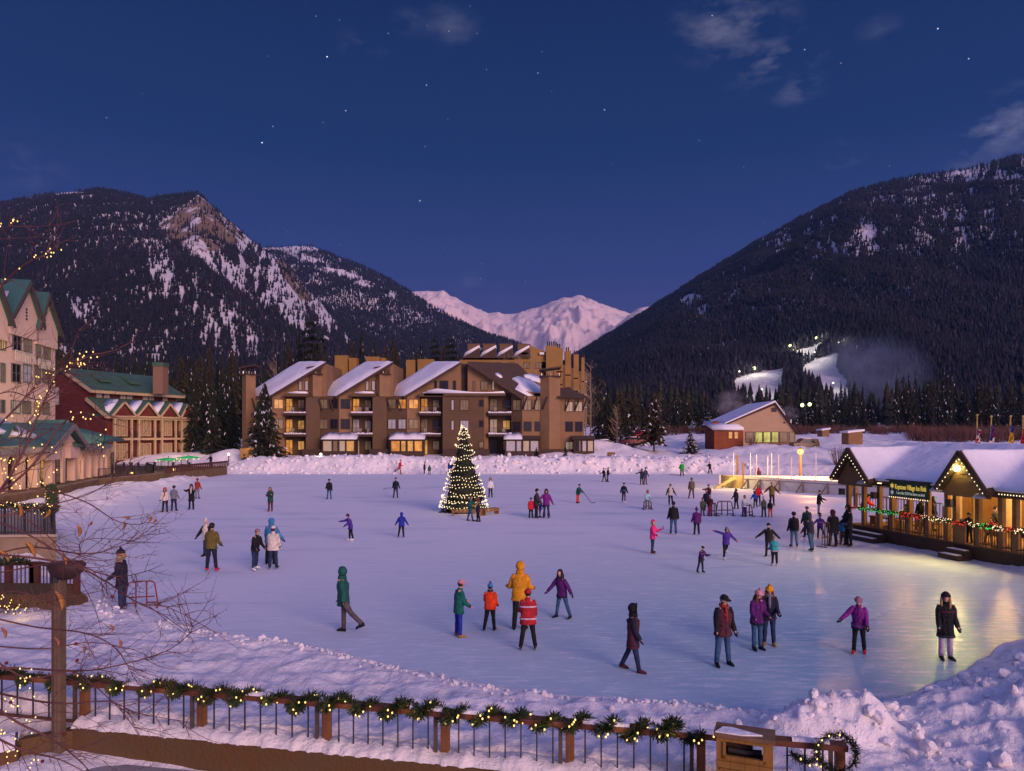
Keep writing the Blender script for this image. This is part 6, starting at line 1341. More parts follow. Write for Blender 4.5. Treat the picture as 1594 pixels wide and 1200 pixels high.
garland_mesh(ring, .085, 620, rg).build('greenery', [NG, LEAFB], wr, recalc=False); bulbs(wr, [c+rdir*(.30*math.cos(a))+V((0, 0, .30*math.sin(a)))+rn*.09 for a in (2.4, 2.7, 3.05, 3.4, 3.8, 2.0, 4.2, 4.9, 5.3, 1.5, 4.6)], BULB, .0125)
# litter bin
BINW = mat('bin_timber', (.28, .145, .035), .6, .2, 2.0, .2, 25, stripe=1.6, axis='X', sdepth=.4); bY = 9.9; x0, x1 = (1127-CX)*bY/F, (1211-CX)*bY/F; BT = 1.22
bt = thing('litter_bin', 'square timber litter bin with a framed opening and snow-dusted lid by the railing', 'litter bin', ((x0+x1)/2, bY+.25, -.42)); D_ = .32
q = MB(); zt, zo1, zo0 = BT, BT-.07, BT-.31
q.box(x0, x0+.09, bY, bY+D_, -.45, zt); q.box(x1-.09, x1, bY, bY+D_, -.45, zt)
for y in (bY, bY+D_-.05): q.box(x0+.09, x1-.09, y, y+.05, -.45, zo0); q.box(x0+.09, x1-.09, y, y+.05, zo1, zt)
q.build('body', BINW, bt)
q = MB()
for k in range(6): xx = x0+.10+(x1-x0-.2)*k/6; q.box(xx+.006, xx+(x1-x0-.2)/6-.006, bY-.014, bY, -.42, zo0-.17)
q.build('door', BINW, bt); q = MB(); q.box(x0-.0, x1+.0, bY-.03, bY, zo0-.12, zo0-.03); q.box(x0+.05, x1-.05, bY-.022, bY, zo0-.16, zo0-.14); q.build('crossbar', BINW, bt)
q = MB(); fz = .035; q.box(x0+.09, x0+.13, bY-.02, bY+.03, zo0, zo1); q.box(x1-.13, x1-.09, bY-.02, bY+.03, zo0, zo1); q.box(x0+.09, x1-.09, bY-.02, bY+.03, zo0, zo0+.05); q.build('opening_frame', BINW, bt)
MB().prism([(x0-.03, bY-.05, zt), (x1+.03, bY-.05, zt), (x1+.03, bY+D_+.05, zt), (x0-.03, bY+D_+.05, zt)], (0, 0, .05)).build('lid', mat('lid_timber', (.17, .10, .06), .7, .3, 3), bt)
ld = MB(); ld.prism([(x0-.01, bY-.03, zt+.052), (x0+.35, bY-.03, zt+.052), (x0+.62, bY+.06, zt+.052), (x0+.40, bY+.13, zt+.052), (x0+.2, bY+.20, zt+.052), (x0+.08, bY+.18, zt+.052)], (0, 0, .018)); ld.build('snow', SNOWR, bt); MB().box(x0+.1, x1-.1, bY+.06, bY+D_-.06, zo0-.3, zo0-.02).build('liner', MET, bt); MB().box(x0+.09, x1-.28, bY+D_-.08, bY+D_-.055, zo0, zo0+.15).build('inner_panel', MATS['dark_brown_trim'], bt)
q = MB(); q.tube([(x0+.15, bY+.2, zo0+.05), (x0+.4, bY+.2, zo0+.04), (x1-.15, bY+.2, zo0+.06)], .05, 7); q.build('bag_edge', MET, bt)
bt.rotation_euler = (0, 0, math.radians(-21))
# lamp post on the left
LY = 12.9; lx = (89.5-CX)*LY/F; lp = thing('lamp_post', 'tall weathered timber lamp post with a wide dark unlit hood at the left', 'lamp post', (lx, LY, -.45)); PG = mat('weathered_post', (.15, .10, .065), .8, .3, 3, .3, 20, stripe=1.2, axis='X'); PG2 = mat('dark_post_edge', (.09, .06, .04), .8, .3, 3)  # post timber in two tones, the side plank darker
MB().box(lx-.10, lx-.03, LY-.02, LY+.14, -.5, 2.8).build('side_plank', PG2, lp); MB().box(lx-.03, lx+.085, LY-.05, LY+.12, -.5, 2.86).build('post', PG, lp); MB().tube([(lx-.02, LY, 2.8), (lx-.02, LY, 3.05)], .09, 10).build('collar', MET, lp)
hd = MB(); hz = 3.06
hd.loft([[V((lx+.16+r*1.15*math.cos(6.283*i/16), LY+r*.8*math.sin(6.283*i/16), hz+z)) for i in range(16)] for r, z in ((.12, -.2), (.25, -.08), (.30, .06), (.26, .11), (.05, .13))]); hd.build('hood', mat('dark_hood', (.045, .025, .025), .55, .2, 4), lp, True)
# ------------------------------------------------------------------ left terraces with rails and lights
ST = mat('terrace_concrete', (.26, .19, .13), .9, .2, 1.5, .3, 12)
def rail_thing(name, label, pts, h, gap=.12, w=.06, bw=.022, matl=None):
    t = thing(name, label, 'railing', pts[0]); q = MB()
    for a, b in zip(pts, pts[1:]): rail(q, a, b, h, max(3, int((V(b)-V(a)).length/gap)), w, bw)
    q.build('rail', matl or MAR, t); return t
MAR = MATS['maroon_timber']
YT = 29.3; ux = (88-CX)*YT/F; tz = at(0, 835, YT).z
tt = thing('upper_terrace', 'pale concrete terrace block with railing at the left edge, below the arcade', 'terrace', (ux, YT, .3)); MB().prism([(ux, YT, .2), (ux-14, YT-1.0, .2), (ux-14, YT+9, .2), (ux-6.0, YT+9, .2)], (0, 0, tz-.2)).build('wall', ST, tt)
MB().prism([(ux+.06, YT-.1, tz), (ux-14, YT-1.1, tz), (ux-14, YT+9, tz), (ux-5.95, YT+9.1, tz)], (0, 0, .10)).build('coping', mat('coping_stone', (.36, .28, .22), .9, .15, 2), tt)
rail_thing('terrace_railing', 'dark close-barred railing on the pale terrace block at the left edge', [(ux-13.8, YT-.9, tz+.1), (ux-.1, YT, tz+.1), (ux-6.1, YT+8.9, tz+.1)], 1.25, .13, .05, .025, MET)
gt = thing('terrace_garland', 'garland dense with tiny warm bulbs on the terrace railing at the left edge', 'garland', (ux, YT, tz+1.3)); path = [V((ux-9, YT-.6, tz+1.35)), V((ux-2.2, YT-.15, tz+1.30)), V((ux-.1, YT-.05, tz+1.15)), V((ux-1.5, YT+2, tz+1.35)), V((ux-4.1, YT+6, tz+1.38)), V((ux-6, YT+8.8, tz+1.38))]
garland_mesh(path, .20, 210, rg).build('greenery', [NG, LEAFB], gt, recalc=False); pts = []
for i in range(98): k = rg.randrange(len(path)-1); pts.append(path[k].lerp(path[k+1], rg.random())+V((rg.uniform(-.2, .2), -.2, rg.uniform(-.25, .2))))
bulbs(gt, pts, BULB, .018); lamp('terrace_glow', V((ux-.6, YT-.8, tz+1.6)), (1, .62, .18), 14, .1)
p0, p1, p2, p3 = at(-60, 926, 24.0), at(52, 924, 23.2), at(58, 924, 23.1), at(118, 932, 22.2)
rail_thing('stair_railing', 'maroon timber stair railing stepping down to the snow left of the standing person', [p0, p1, p2, at(120, 934, 22.1)], 1.0, .17, .10, .028)
g2 = thing('stair_garland', 'short garland with a few bulbs on the maroon stair railing', 'garland', p1); path = [p0+V((0, -.1, 1.1)), p1+V((-.4, -.1, 1.15)), p1+V((0, -.1, 1.05))]; garland_mesh(path, .16, 170, rg).build('greenery', [NG, LEAFB], g2, recalc=False); bulbs(g2, [path[0].lerp(path[1], rg.random())+V((0, -.15, rg.uniform(-.1, .15))) for _ in range(16)], BULB, .028)
hg = thing('planter_wall', 'brown retaining planter at the left edge strung with yellow bulbs below the stairs', 'wall', at(40, 985, 21)); a, b = at(-120, 986, 21.2), at(84, 984, 20.6); q = MB(); q.prism([a-V((0, 0, .3)), b-V((0, 0, .3)), at(86, 950, 20.6), at(60, 926, 20.9), at(-120, 924, 21.2)], (0, 1.6, 0)); q.build('wall', WALLM, hg)
stt = MB(); 
for i in range(420):
    p = at(rg.uniform(-60, 84), rg.uniform(930, 985), 20.5); stt.add([p+V((-.012, 0, 0)), p+V((.012, 0, 0)), p+V((rg.uniform(-.5, .5), rg.uniform(-.4, .1), rg.uniform(.05, .5)))], [(0, 1, 2)])
stt.build('dry_stems', TWIG, hg, recalc=False)
yl = thing('hanging_lights', 'yellow bulbs strung across the brown planter at the left edge', 'string lights', at(30, 950, 20.3)); pts = [at(-5+i*1.75, 932+i*1.05+8*math.sin(i*.9)+rg.uniform(-6, 6), 20.35) for i in range(44)]; MB().tube(pts, .006, 4).build('wire', MET, yl); bulbs(yl, pts, BULB, .017); lamp('planter_glow', at(35, 945, 19.8), (1, .62, .15), 4, .1)
# ------------------------------------------------------------------ bare tree reaching in from the left, with bulbs and a few dead leaves
BR_ = mat('reddish_bark', (.13, .055, .048), .75, .3, 8); BRG = mat('grey_bark', (.17, .11, .07), .8, .3, 8)
tree = thing('bare_tree', 'bare reddish branched tree reaching in from the left edge, hung with warm bulbs', 'tree', (-9.6, 8.2, -.4)); rb = random.Random(77)
MB().tube([(-9.6, 8.2, -.5), (-9.5, 8.2, 1.5), (-9.2, 8.3, 3.2), (-8.8, 8.5, 5.2), (-8.4, 8.6, 7.5)], [.16, .13, .11, .08, .04], 10).build('trunk', BRG, tree, True)
tw = MB(); limb_pts = []
def smooth_path(pts, n=6):
    out = []
    for i in range(len(pts)-1):
        p0, p1, p2, p3 = pts[max(i-1, 0)], pts[i], pts[i+1], pts[min(i+2, len(pts)-1)]
        for k in range(n): t = k/n; out.append(.5*((2*p1)+(p2-p0)*t+(2*p0-5*p1+4*p2-p3)*t*t+(3*p1-p0-3*p2+p3)*t**3))
    return out+[pts[-1]]
def twigs(path, r, n, lmax, depth):
    for k in range(n):
        i = rb.randrange(int(len(path)*.25), len(path)-1); a = path[i]; d = (path[i+1]-path[i]).normalized(); o = V((rb.uniform(-1, 1), rb.uniform(-.7, .7), rb.uniform(-1, 1))); o = (o-d*o.dot(d)).normalized(); l = lmax*rb.uniform(.35, 1)
        b = a+(d*.75+o*.55).normalized()*l*.5; c = b+(d*.8+o*.35+V((0, 0, rb.uniform(-.25, .35)))).normalized()*l*.5; p_ = smooth_path([a, b, c], 4); tw.tube(p_, [r*(1-.75*j/(len(p_)-1)) for j in range(len(p_))], 4, 0, False)
        for j in range(3, len(p_), 3):       # buds
            e = p_[j]+V((rb.uniform(-1, 1), 0, rb.uniform(-1, 1)))*.03; tw.tube([p_[j], e], [r*.7, r*.2], 4, 0, False)
        if depth: twigs(p_, r*.62, 2, lmax*.5, depth-1)
limbs = [([(-40, 485), (0, 446), (38, 412), (70, 397), (92, 388)], 8.6, .014, 4), ([(-50, 390), (-10, 365), (14, 352), (30, 338)], 8.8, .014, 3), ([(-60, 830), (-5, 770), (30, 715), (62, 640), (84, 592), (112, 568), (148, 550)], 8.4, .017, 12), ([(-60, 720), (20, 640), (70, 585), (100, 575), (135, 560)], 9.2, .012, 10),
         ([(-50, 800), (40, 735), (90, 668), (118, 645), (145, 646), (163, 668), (158, 705)], 8.2, .012, 6), ([(-60, 820), (60, 790), (130, 772), (175, 748), (225, 712)], 8.0, .009, 7), ([(-40, 770), (60, 762), (130, 780), (180, 810), (218, 816), (232, 805)], 7.8, .008, 8), ([(-60, 880), (40, 852), (130, 862), (186, 850), (243, 825)], 8.0, .010, 10),
         ([(-50, 900), (60, 880), (120, 868), (125, 845), (150, 838), (210, 842)], 7.4, .008, 10), ([(-40, 800), (40, 830), (125, 880), (180, 897), (225, 890), (254, 878)], 7.6, .009, 9), ([(-50, 860), (50, 868), (118, 882), (165, 905), (215, 938), (260, 945), (308, 968)], 8.0, .012, 12), ([(215, 938), (250, 955), (275, 972), (294, 986)], 8.0, .006, 3),
         ([(-50, 1040), (30, 1040), (100, 1044), (150, 1042), (215, 1028), (265, 1010), (296, 985), (298, 968)], 7.6, .011, 12), ([(-60, 950), (50, 975), (130, 985), (175, 1005), (198, 1035), (206, 1052)], 7.8, .009, 12), ([(-40, 1070), (40, 1088), (100, 1095), (170, 1092), (215, 1110), (300, 1125)], 7.0, .010, 12), ([(-60, 1060), (20, 1120), (80, 1150), (130, 1190), (150, 1220)], 6.6, .011, 8), ([(-40, 1130), (30, 1165), (100, 1185), (170, 1225)], 6.2, .009, 9),
         ([(-30, 1010), (40, 1055), (110, 1045), (150, 1070), (200, 1120), (240, 1190)], 7.3, .009, 9), ([(-60, 700), (0, 690), (60, 668), (110, 672)], 9.4, .009, 8), ([(-60, 640), (10, 610), (60, 622), (90, 600)], 9.4, .009, 8), ([(-60, 560), (0, 545), (50, 520), (84, 470)], 9.6, .008, 4), ([(-60, 940), (20, 920), (70, 935), (130, 925), (180, 915)], 7.8, .008, 9), ([(-60, 1000), (60, 1010), (140, 1000), (210, 1012), (240, 1030)], 7.4, .007, 8), ([(-60, 740), (30, 800), (90, 850), (140, 930), (160, 990)], 8.2, .007, 9)]
lit = []
for i, (pl, Y, r, n) in enumerate(limbs):
    p_ = [at(x, y, Y+.25*math.sin(k*1.7+i)) for k, (x, y) in enumerate(pl)]; p_ = smooth_path(p_, 6)
    if pl[0][0] < -20: tz_ = min(max(p_[0].z*.6+1.0, .6), 6.5); tw.tube(smooth_path([V((-9.4+.12*tz_, 8.25+.05*tz_, tz_)), (V((-9.4+.12*tz_, 8.3, tz_))+p_[0])/2+V((0, 0, .12)), p_[0]], 4), [r*2.2]*3+[r*1.8]*3+[r*1.5]*3, 5, 0, False)
    tw.tube(p_, [r*(1.2-.95*j/(len(p_)-1)) for j in range(len(p_))], 6, 0, False); limb_pts.append(p_); twigs(p_, r*.42, int(n*1.6), .85 if Y > 8 else .7, 1)
    if i in (0, 1, 2, 3, 4): lit.append(p_)
tw.build('branches', BR_, tree, True, recalc=False)
sl_ = thing('string_lights', 'warm bulbs strung along the upper bare branches at the left edge', 'string lights', lit[2][0]); pts = []
for k, p_ in enumerate(lit):
    for j in range((12, 9, 26, 24, 16)[k]): i = rb.randrange(int(len(p_)*(.28 if k < 2 else .2)), len(p_)); pts.append(p_[i]+V((rb.uniform(-.05, .05), -.03, rb.uniform(-.07, .05))))
bulbs(sl_, pts, BULB, .008)
for p_ in lit: MB().tube([q+V((.012*math.sin(j*2.1), .0, .03*math.sin(j*1.3)-.02)) for j, q in enumerate(p_)], .003, 4, 0, False).build('wire', MET, sl_)
s2 = thing('string_lights', 'warm bulbs tangled in the lower bare branches at the bottom left corner', 'string lights', at(20, 1120, 7)); bulbs(s2, [at(rb.uniform(-3, 62), rb.uniform(1040, 1195), rb.uniform(6.6, 7.4)) for _ in range(40)], BULB, .007); wp = [at(15+20*math.sin(j*.9), 1045+j*7, 7) for j in range(20)]; MB().tube(wp, .003, 4).build('wire', MET, s2); MB().tube([at(26, 1140, 7), at(25, 1168, 7)], [.012, .010], 6).build('plug', MET, s2)
s3 = thing('string_lights', 'warm bulbs scattered over the arcade side of the bare tree', 'string lights', at(30, 740, 8.6)); bulbs(s3, [at(rb.uniform(0, 95), rb.uniform(690, 790), rb.uniform(8.3, 8.9)) for _ in range(38)], BULB, .008); MB().tube([at(6*j, 700+60*abs(math.sin(j)), 8.6) for j in range(14)], .003, 4).build('wire', MET, s3)
LEAF = mat('dry_leaf', (.42, .19, .05), .8, .3, 20); LEAFR = mat('pinkish_leaf', (.36, .14, .08), .8, .3, 20)
for x, y, l, a, Y in ((47, 855, .20, 1.2, 7.9), (30, 795, .16, 1.6, 8.0), (6, 865, .15, 1.0, 7.8), (73, 800, .14, 2.3, 8.0), (122, 826, .14, 1.7, 7.8), (192, 818, .10, 2.0, 7.8), (197, 806, .08, .2, 7.8), (233, 808, .09, 2.1, 7.8), (240, 811, .08, 2.4, 7.8), (140, 815, .08, 2.3, 7.9), (88, 1000, .12, 1.4, 7.6), (92, 935, .22, 1.4, 7.7), (99, 870, .14, 1.3, 7.8), (130, 1010, .09, 1.7, 7.4), (186, 1002, .10, 1.8, 7.4), (173, 978, .08, 1.5, 7.4), (5, 985, .12, 1.4, 7.4)):
    c = at(x, y, Y); d = V((math.cos(a), .25, -math.sin(a))); n = V((math.sin(a), .1, math.cos(a))); lf = MB(); k = 6; w_ = l*.17; R1 = []
    for i in range(k+1): t = i/k; ww = w_*math.sin(math.pi*min(.96, t*.9+.08)); cc = c+d*l*(t-.5)+V((0, .03*math.sin(t*3), 0)); R1.append([cc-n*ww, cc+V((0, -.018, 0)), cc+n*ww, cc+V((0, .004, 0))])
    lf.loft(R1); lf.build('leaf', LEAF if y < 950 else LEAFR, tree, True)
BERRY = mat('dark_red_berry', (.14, .012, .014), .5, .2, 5)
for x, y in ((100, 1142), (175, 929), (118, 1002), (120, 1028), (66, 1185), (17, 1093), (10, 1032)): MB().ball(at(x, y, 7.3), .018, 8, 6).build('berry', BERRY, tree, True)

# ================================================================== lit tree and benches on the ice
XM = crown_mesh('crown', 33, 46, 20, snow=.0, profile=.92, droop=.55, base=.015); cxm = (722-CX)*50.2/F; ch = 6.25
ct = thing('christmas_tree', 'tall conical tree wound with rows of warm white lights, standing on the ice', 'christmas tree', (cxm, 50.2, 0)); c = bpy.data.objects.new('crown', XM); C.objects.link(c); c.parent = ct; c.scale = (1.72, 1.72, ch)
k = bpy.data.objects.new('trunk', TRUNK); C.objects.link(k); k.parent = ct; k.scale = (7, 7, ch*.95)
MB().loft([[V((cxm+r*math.cos(6.283*i/14), 50.2+r*math.sin(6.283*i/14), z)) for i in range(14)] for r, z in ((1.35, .2), (1.2, .9), (.62, 3.2), (.08, 5.9))]).build('inner_foliage', NEED, ct)
rg = random.Random(8); pts = []; z = .28
rows = [.30, .48, .62, .80, .95, 1.12, 1.32, 1.5, 1.72, 2.0, 2.3, 2.7, 3.1, 3.32, 3.75, 4.05, 4.55, 4.75, 5.25, 5.5, 5.7, 5.9, 6.02]
for i, z in enumerate(rows):
    R = 1.74*(1-z/ch)**.92+.10; n = int(12+30*R/1.7); sl = rg.uniform(-.26, .26)
    for j in range(n): a = 6.283*j/n+rg.uniform(-.03, .03); pts.append((math.sin(a), V((cxm+R*math.cos(a), 50.2+R*math.sin(a), z+sl*math.cos(a+i)+.05*math.sin(a*5+i)+rg.uniform(-.03, .03)))))
pts = [p for s, p in pts if s < .35]; rg.shuffle(pts); bulbs(ct, pts, BULBW, .030)
for z, R in ((.7, 1.9), (2.2, 1.5), (4, 1.0)): lamp('tree_glow', (cxm+.2, 50.2-R-.25, z), (1, .7, .3), 9, .1)
BEN = mat('bench_timber', (.25, .13, .045), .75, .25, 2)
def bench(pa, pb, Y0, Y1, label):
    a, b = gp(pa, 805), gp(pb, 805); a = V(((pa-CX)*Y0/F, Y0, 0)); b = V(((pb-CX)*Y1/F, Y1, 0)); t = thing('bench', label, 'bench', a); d = (b-a); n = V((d.y, -d.x, 0)).normalized()
    MB().obox(a+V((0, 0, .36)), d, V((0, 0, .07)), -n*.42).build('seat', BEN, t); MB().obox(a+n*.01+V((0, 0, .22)), d, V((0, 0, .12)), -n*.05).build('apron', BEN, t)
    for u in (.02, .93): MB().obox(a+d*u, d.normalized()*.09, V((0, 0, .36)), -n*.38).build('leg', BEN, t)
bench(703, 751, 47.6, 47.6, 'long plain timber bench in front of the lit tree'); bench(755, 777, 47.8, 48.9, 'short timber bench right of the lit tree, angled away')
# ------------------------------------------------------------------ skating aids: tube frames that beginners push
AIDM = mat('aid_red_tube', (.20, .035, .03), .5, .2, 5); AIDD = mat('aid_dark_tube', (.11, .055, .04), .5, .2, 5)
def aid(px, fy, w_, h, rz, label, matl=None, group=None):
    b = gp(px, fy); t = thing('skating_aid', label, 'skating aid', b, group); m_ = matl or AIDM; r = .022*max(1, b.y/30)
    for s in (-1, 1):
        q = MB(); x0, x1 = s*w_*.5, s*w_*.16; pth = [V((x0, 0, .03)), V((x0*.78+x1*.1, 0, h*.82)), V((x0*.66+x1*.1, 0, h*.96)), V((x1*1.25, 0, h)), V((x1, .0, h*.9)), V((x1, .0, .03))]; q.tube([b+p for p in smooth_path(pth, 4)], r, 6); q.tube([b+V((x0, 0, .14)), b+V((x1, 0, .14))], r, 6); q.tube([b+V((x0*1.02, -.28, .02)), b+V((x0, .30, .02))], r*1.2, 6); q.build('side_frame', m_, t, True)
    q = MB(); q.tube([b+V((-w_*.2, 0, h)), b+V((w_*.2, 0, h))], r, 6); q.build('handle', m_, t, True); q = MB(); q.tube([b+V((-w_*.40, 0, h*.40)), b+V((w_*.40, 0, h*.40))], r, 6); q.build('crossbar', m_, t, True)
    me_rot(t, rz)
def me_rot(t, rz): t.rotation_euler = (0, 0, rz)
aid(220, 945, .98, .82, .25, 'red tube skating aid beside the person standing at the left snow edge')
aid(1128, 803, 1.2, .98, 0, 'empty dark tube skating aid alone on the ice right of the pink trousers', AIDD)
aid(1008, 793, .62, .62, .1, 'small skating aid held by the child in pale blue', AIDD); aid(1110, 803, .55, .85, .3, 'skating aid behind the child in bright pink trousers', AIDD); aid(1164, 804, .72, .75, .2, 'skating aid pushed by the child in purple trousers', AIDD)
aid(1286, 851, .62, 1.2, .5, 'tall dark skating aid between the purple child and the black coat', AIDD); aid(1311, 850, .62, .62, -.2, 'low dark skating aid before the teal child by the pavilion step', AIDD)
# ================================================================== people
SKIN = mat('skin', (.55, .33, .24), .6, .05, 8, 0); EYE = mat('eye_dark', (.03, .02, .02), .3); LIP = mat('lips', (.38, .13, .11), .6)
COL = dict(navy=(.012, .014, .035), black=(.010, .010, .013), char=(.03, .03, .035), teal=(.006, .11, .085), dteal=(.010, .085, .070), orange=(.72, .055, .012), mustard=(.62, .27, .012), red=(.38, .018, .028), crimson=(.55, .015, .04), maroon=(.075, .018, .032), plum=(.095, .012, .14), purple=(.12, .018, .22), violet=(.06, .025, .26), grape=(.18, .015, .20),
           jeans=(.035, .095, .19), djeans=(.018, .032, .085), ljeans=(.09, .17, .28), blue=(.012, .06, .36), royal=(.016, .03, .30), sky=(.04, .20, .42), olive=(.125, .10, .022), cream=(.62, .56, .50), white=(.75, .75, .78), grey=(.16, .17, .21), brown=(.10, .05, .028), tan=(.30, .17, .06), taupe=(.085, .068, .075), green=(.012, .33, .025), dgreen=(.012, .06, .045), pink=(.72, .035, .22), hot=(.85, .02, .30), pale=(.42, .66, .70), mauve=(.26, .12, .16), rose=(.58, .25, .28), blond=(.38, .24, .10), auburn=(.14, .045, .02), dhair=(.020, .012, .010), brick=(.28, .03, .025), khaki=(.13, .11, .07), sage=(.10, .115, .065), cyan=(.02, .32, .36), sand=(.24, .22, .16), lav=(.52, .42, .52))
def cloth(c):
    return mat('cloth_'+c, COL[c], .85, .38, 7, .8, 16)
def hairm(c): return mat('hair_'+c, COL[c], .55, .35, 14, .3, 60)
def ring(c, X_, Y_, rx_, ry_, n=14, wob=0, rnd=None):
    return [c+X_*(rx_*math.cos(6.283*i/n)*(1+(rnd.uniform(-wob, wob) if wob else 0)))+Y_*(ry_*math.sin(6.283*i/n)*(1+(rnd.uniform(-wob, wob) if wob else 0))) for i in range(n)]
SKINNED = []
def person(px, fy, hy, yaw, label, jacket='black', pants='djeans', shoes='black', hat=None, hair=('dhair', 0), armL=(5, 14, 12), armR=(5, 14, 12), legL=(0, 4, 2), legR=(0, 4, 2), lean=3, coat=0.0, gloves='black', skates=False, scarf=None, stripe=None, flare=1.0, puff=1.0, nod=0, z=0.0, at_pt=None, group=None, vest=None, turn=0, bag=None, phone=False, htop=None, sk=None):
    """px, fy, hy: photo column, row of the feet, row of the top of the head; yaw 0 faces the viewer, 90 faces right. arms and legs: (swing forward, spread outward, bend)"""
    rnd = random.Random(int(px*7+fy)); P = V(at_pt) if at_pt is not None else gp(px, fy, z)
    want = htop if htop else (fy-hy)*P.y/F
    t = thing('person', label, 'person', P, group); d2 = math.radians
    fwd = V((0, -1, 0)); X = V((1, 0, 0)); Zv = V((0, 0, 1))
    sp = (Zv*math.cos(d2(lean))+fwd*math.sin(d2(lean))).normalized(); bk = -(fwd*math.cos(d2(lean))-Zv*math.sin(d2(lean)))
    pel = V((0, 0, .95)); chest = pel+sp*.30; shc = pel+sp*.50; nk = pel+sp*.555
    hd_ = d2(lean*.55+nod); hs = Zv*math.cos(hd_)+fwd*math.sin(hd_); hf_ = fwd*math.cos(hd_)-Zv*math.sin(hd_)
    tr = Matrix.Rotation(d2(turn), 3, 'Z'); hfw = (tr @ hf_).normalized(); hX = hs.cross(hfw).normalized()*-1
    nt_ = nk+hs*.055; jaw = nk+hs*.115+hfw*.025; hm = nk+hs*.185+hfw*.012; hc = nk+hs*.255
    def limb(o, s, a, b, e, l1, l2, knee=False):
        a, b, e = d2(a), d2(b), d2(e)
        def dr(a_): return V((s*math.sin(b), -math.sin(a_)*math.cos(b), -math.cos(a_)*math.cos(b)))
        j = o+dr(a)*l1; k = j+dr(a-e if knee else a+e)*l2; return j, k, dr(a-e if knee else a+e)
    # a positive person-x is the viewer's right when facing the viewer
    SH = {}; EL = {}; WR = {}; HD = {}; HP = {}; KN = {}; AN = {}; TO = {}; FD = {}
    for s, ar, lg in ((-1, armL, legL), (1, armR, legR)):
        SH[s] = shc+X*s*.168-sp*.045; EL[s], WR[s], HD[s] = limb(SH[s], s, ar[0], (ar[1]*.7 if ar[1] < 20 else ar[1]-5), ar[2]*1.15+4, .285, .25)
        HP[s] = pel+X*s*.09-Zv*.03; KN[s], AN[s], sd = limb(HP[s], s, lg[0], lg[1], lg[2], .43, .41, True)
        pitch = max(0, lg[2]-max(lg[0], -20)-8) if lg[2] > 12 or lg[0] < -8 else 0
        f = (fwd*math.cos(d2(pitch*.8))-Zv*math.sin(d2(pitch*.8))); f = (f+X*s*.18).normalized(); FD[s] = f; TO[s] = AN[s]+f*.15-Zv*.045
    low = min(min(AN[s].z-.085, TO[s].z-.04) for s in (-1, 1))-(.055 if skates else 0)
    top = hc.z+.055+(.05 if hat and hat[0] in ('pom', 'tall') else .02 if hat else .0); sc_ = want/(top-low); M = Matrix.Translation(V((0, 0, -low*sc_))) @ Matrix.Scale(sc_, 4); M = Matrix.Rotation(d2(yaw), 4, 'Z') @ M
    def fin(mb, name, matl, parent, smooth=True):
        mb.v = [tuple(M @ V(p)+P) for p in mb.v]; ORG.setdefault(parent.name, P); o = mb.build(name, matl, parent, smooth); return o
    # --- body: one skin grown over the skeleton
    vs = [pel, chest, shc, nk, nt_, jaw, hm, hc, hm+hfw*.105-hs*.02]; rs = [.12, .13, .11, .06, .052, .068, .088, .070, .018]; ed = [(0, 1), (1, 2), (2, 3), (3, 4), (4, 5), (5, 6), (6, 7), (6, 8)]
    for s in (-1, 1):
        k = len(vs); vs += [SH[s], EL[s], WR[s], WR[s]+HD[s]*.08]; rs += [.055, .040, .028, .033]; ed += [(2, k), (k, k+1), (k+1, k+2), (k+2, k+3)]
        k = len(vs); vs += [HP[s], KN[s], AN[s], TO[s]]; rs += [.085, .055, .040, .035]; ed += [(0, k), (k, k+1), (k+1, k+2), (k+2, k+3)]
    me = bpy.data.meshes.new('body'); me.from_pydata([tuple(M @ p) for p in vs], ed, []); me.materials.append(SKIN); b = bpy.data.objects.new('body', me); C.objects.link(b); b.parent = t; ORG[b.name] = P
    md = b.modifiers.new('skin', 'SKIN'); md.use_smooth_shade = True
    for i, r in enumerate(rs): me.skin_vertices[0].data[i].radius = (r*sc_, r*sc_*(.82 if i == 0 else 1)); me.skin_vertices[0].data[i].use_root = (i == 0)
    sb = b.modifiers.new('sub', 'SUBSURF'); sb.levels = sb.render_levels = 1; SKINNED.append(b)
    near = (fy-hy) > 62
    if near:
        for s in (-1, 1): fin(MB().ball(hm+hX*s*.034+hfw*.082+hs*.012, (.013, .013, .010), 6, 5), 'eye', EYE, b)
        fin(MB().ball(hm+hfw*.083-hs*.052, (.024, .012, .007), 6, 5), 'mouth', LIP, b)
        for s in (-1, 1): fin(MB().ball(hm+hX*s*.088-hs*.01, (.012, .022, .03), 6, 5), 'ear', SKIN, b)
    RH = Matrix((hX, -hfw, hs)).transposed()      # head frame: x right, -y front, z up
    # --- trousers
    q = MB()
    hemz = coat
    q.loft([ring(pel+sp*.10, X, bk, .155, .115), ring(pel, X, bk, .165, .12), ring(pel-Zv*.10, X, bk, .155, .115), ring(pel-Zv*.17, X, bk, .12, .09)])
    for s in (-1, 1):
        a, k, n_ = HP[s], KN[s], AN[s]; pts = [a, a.lerp(k, .35), a.lerp(k, .72), k, k.lerp(n_, .3), k.lerp(n_, .65), n_+(k-n_).normalized()*.01]; rr = [.098, .095, .078, .068, .070*(1+.0*flare), .062*flare, .056*flare*1.05]
        q.tube(pts, [r*puff**.5*rnd.uniform(.95, 1.06) for r in rr], 10)
    fin(q, 'trousers', cloth(pants), t)
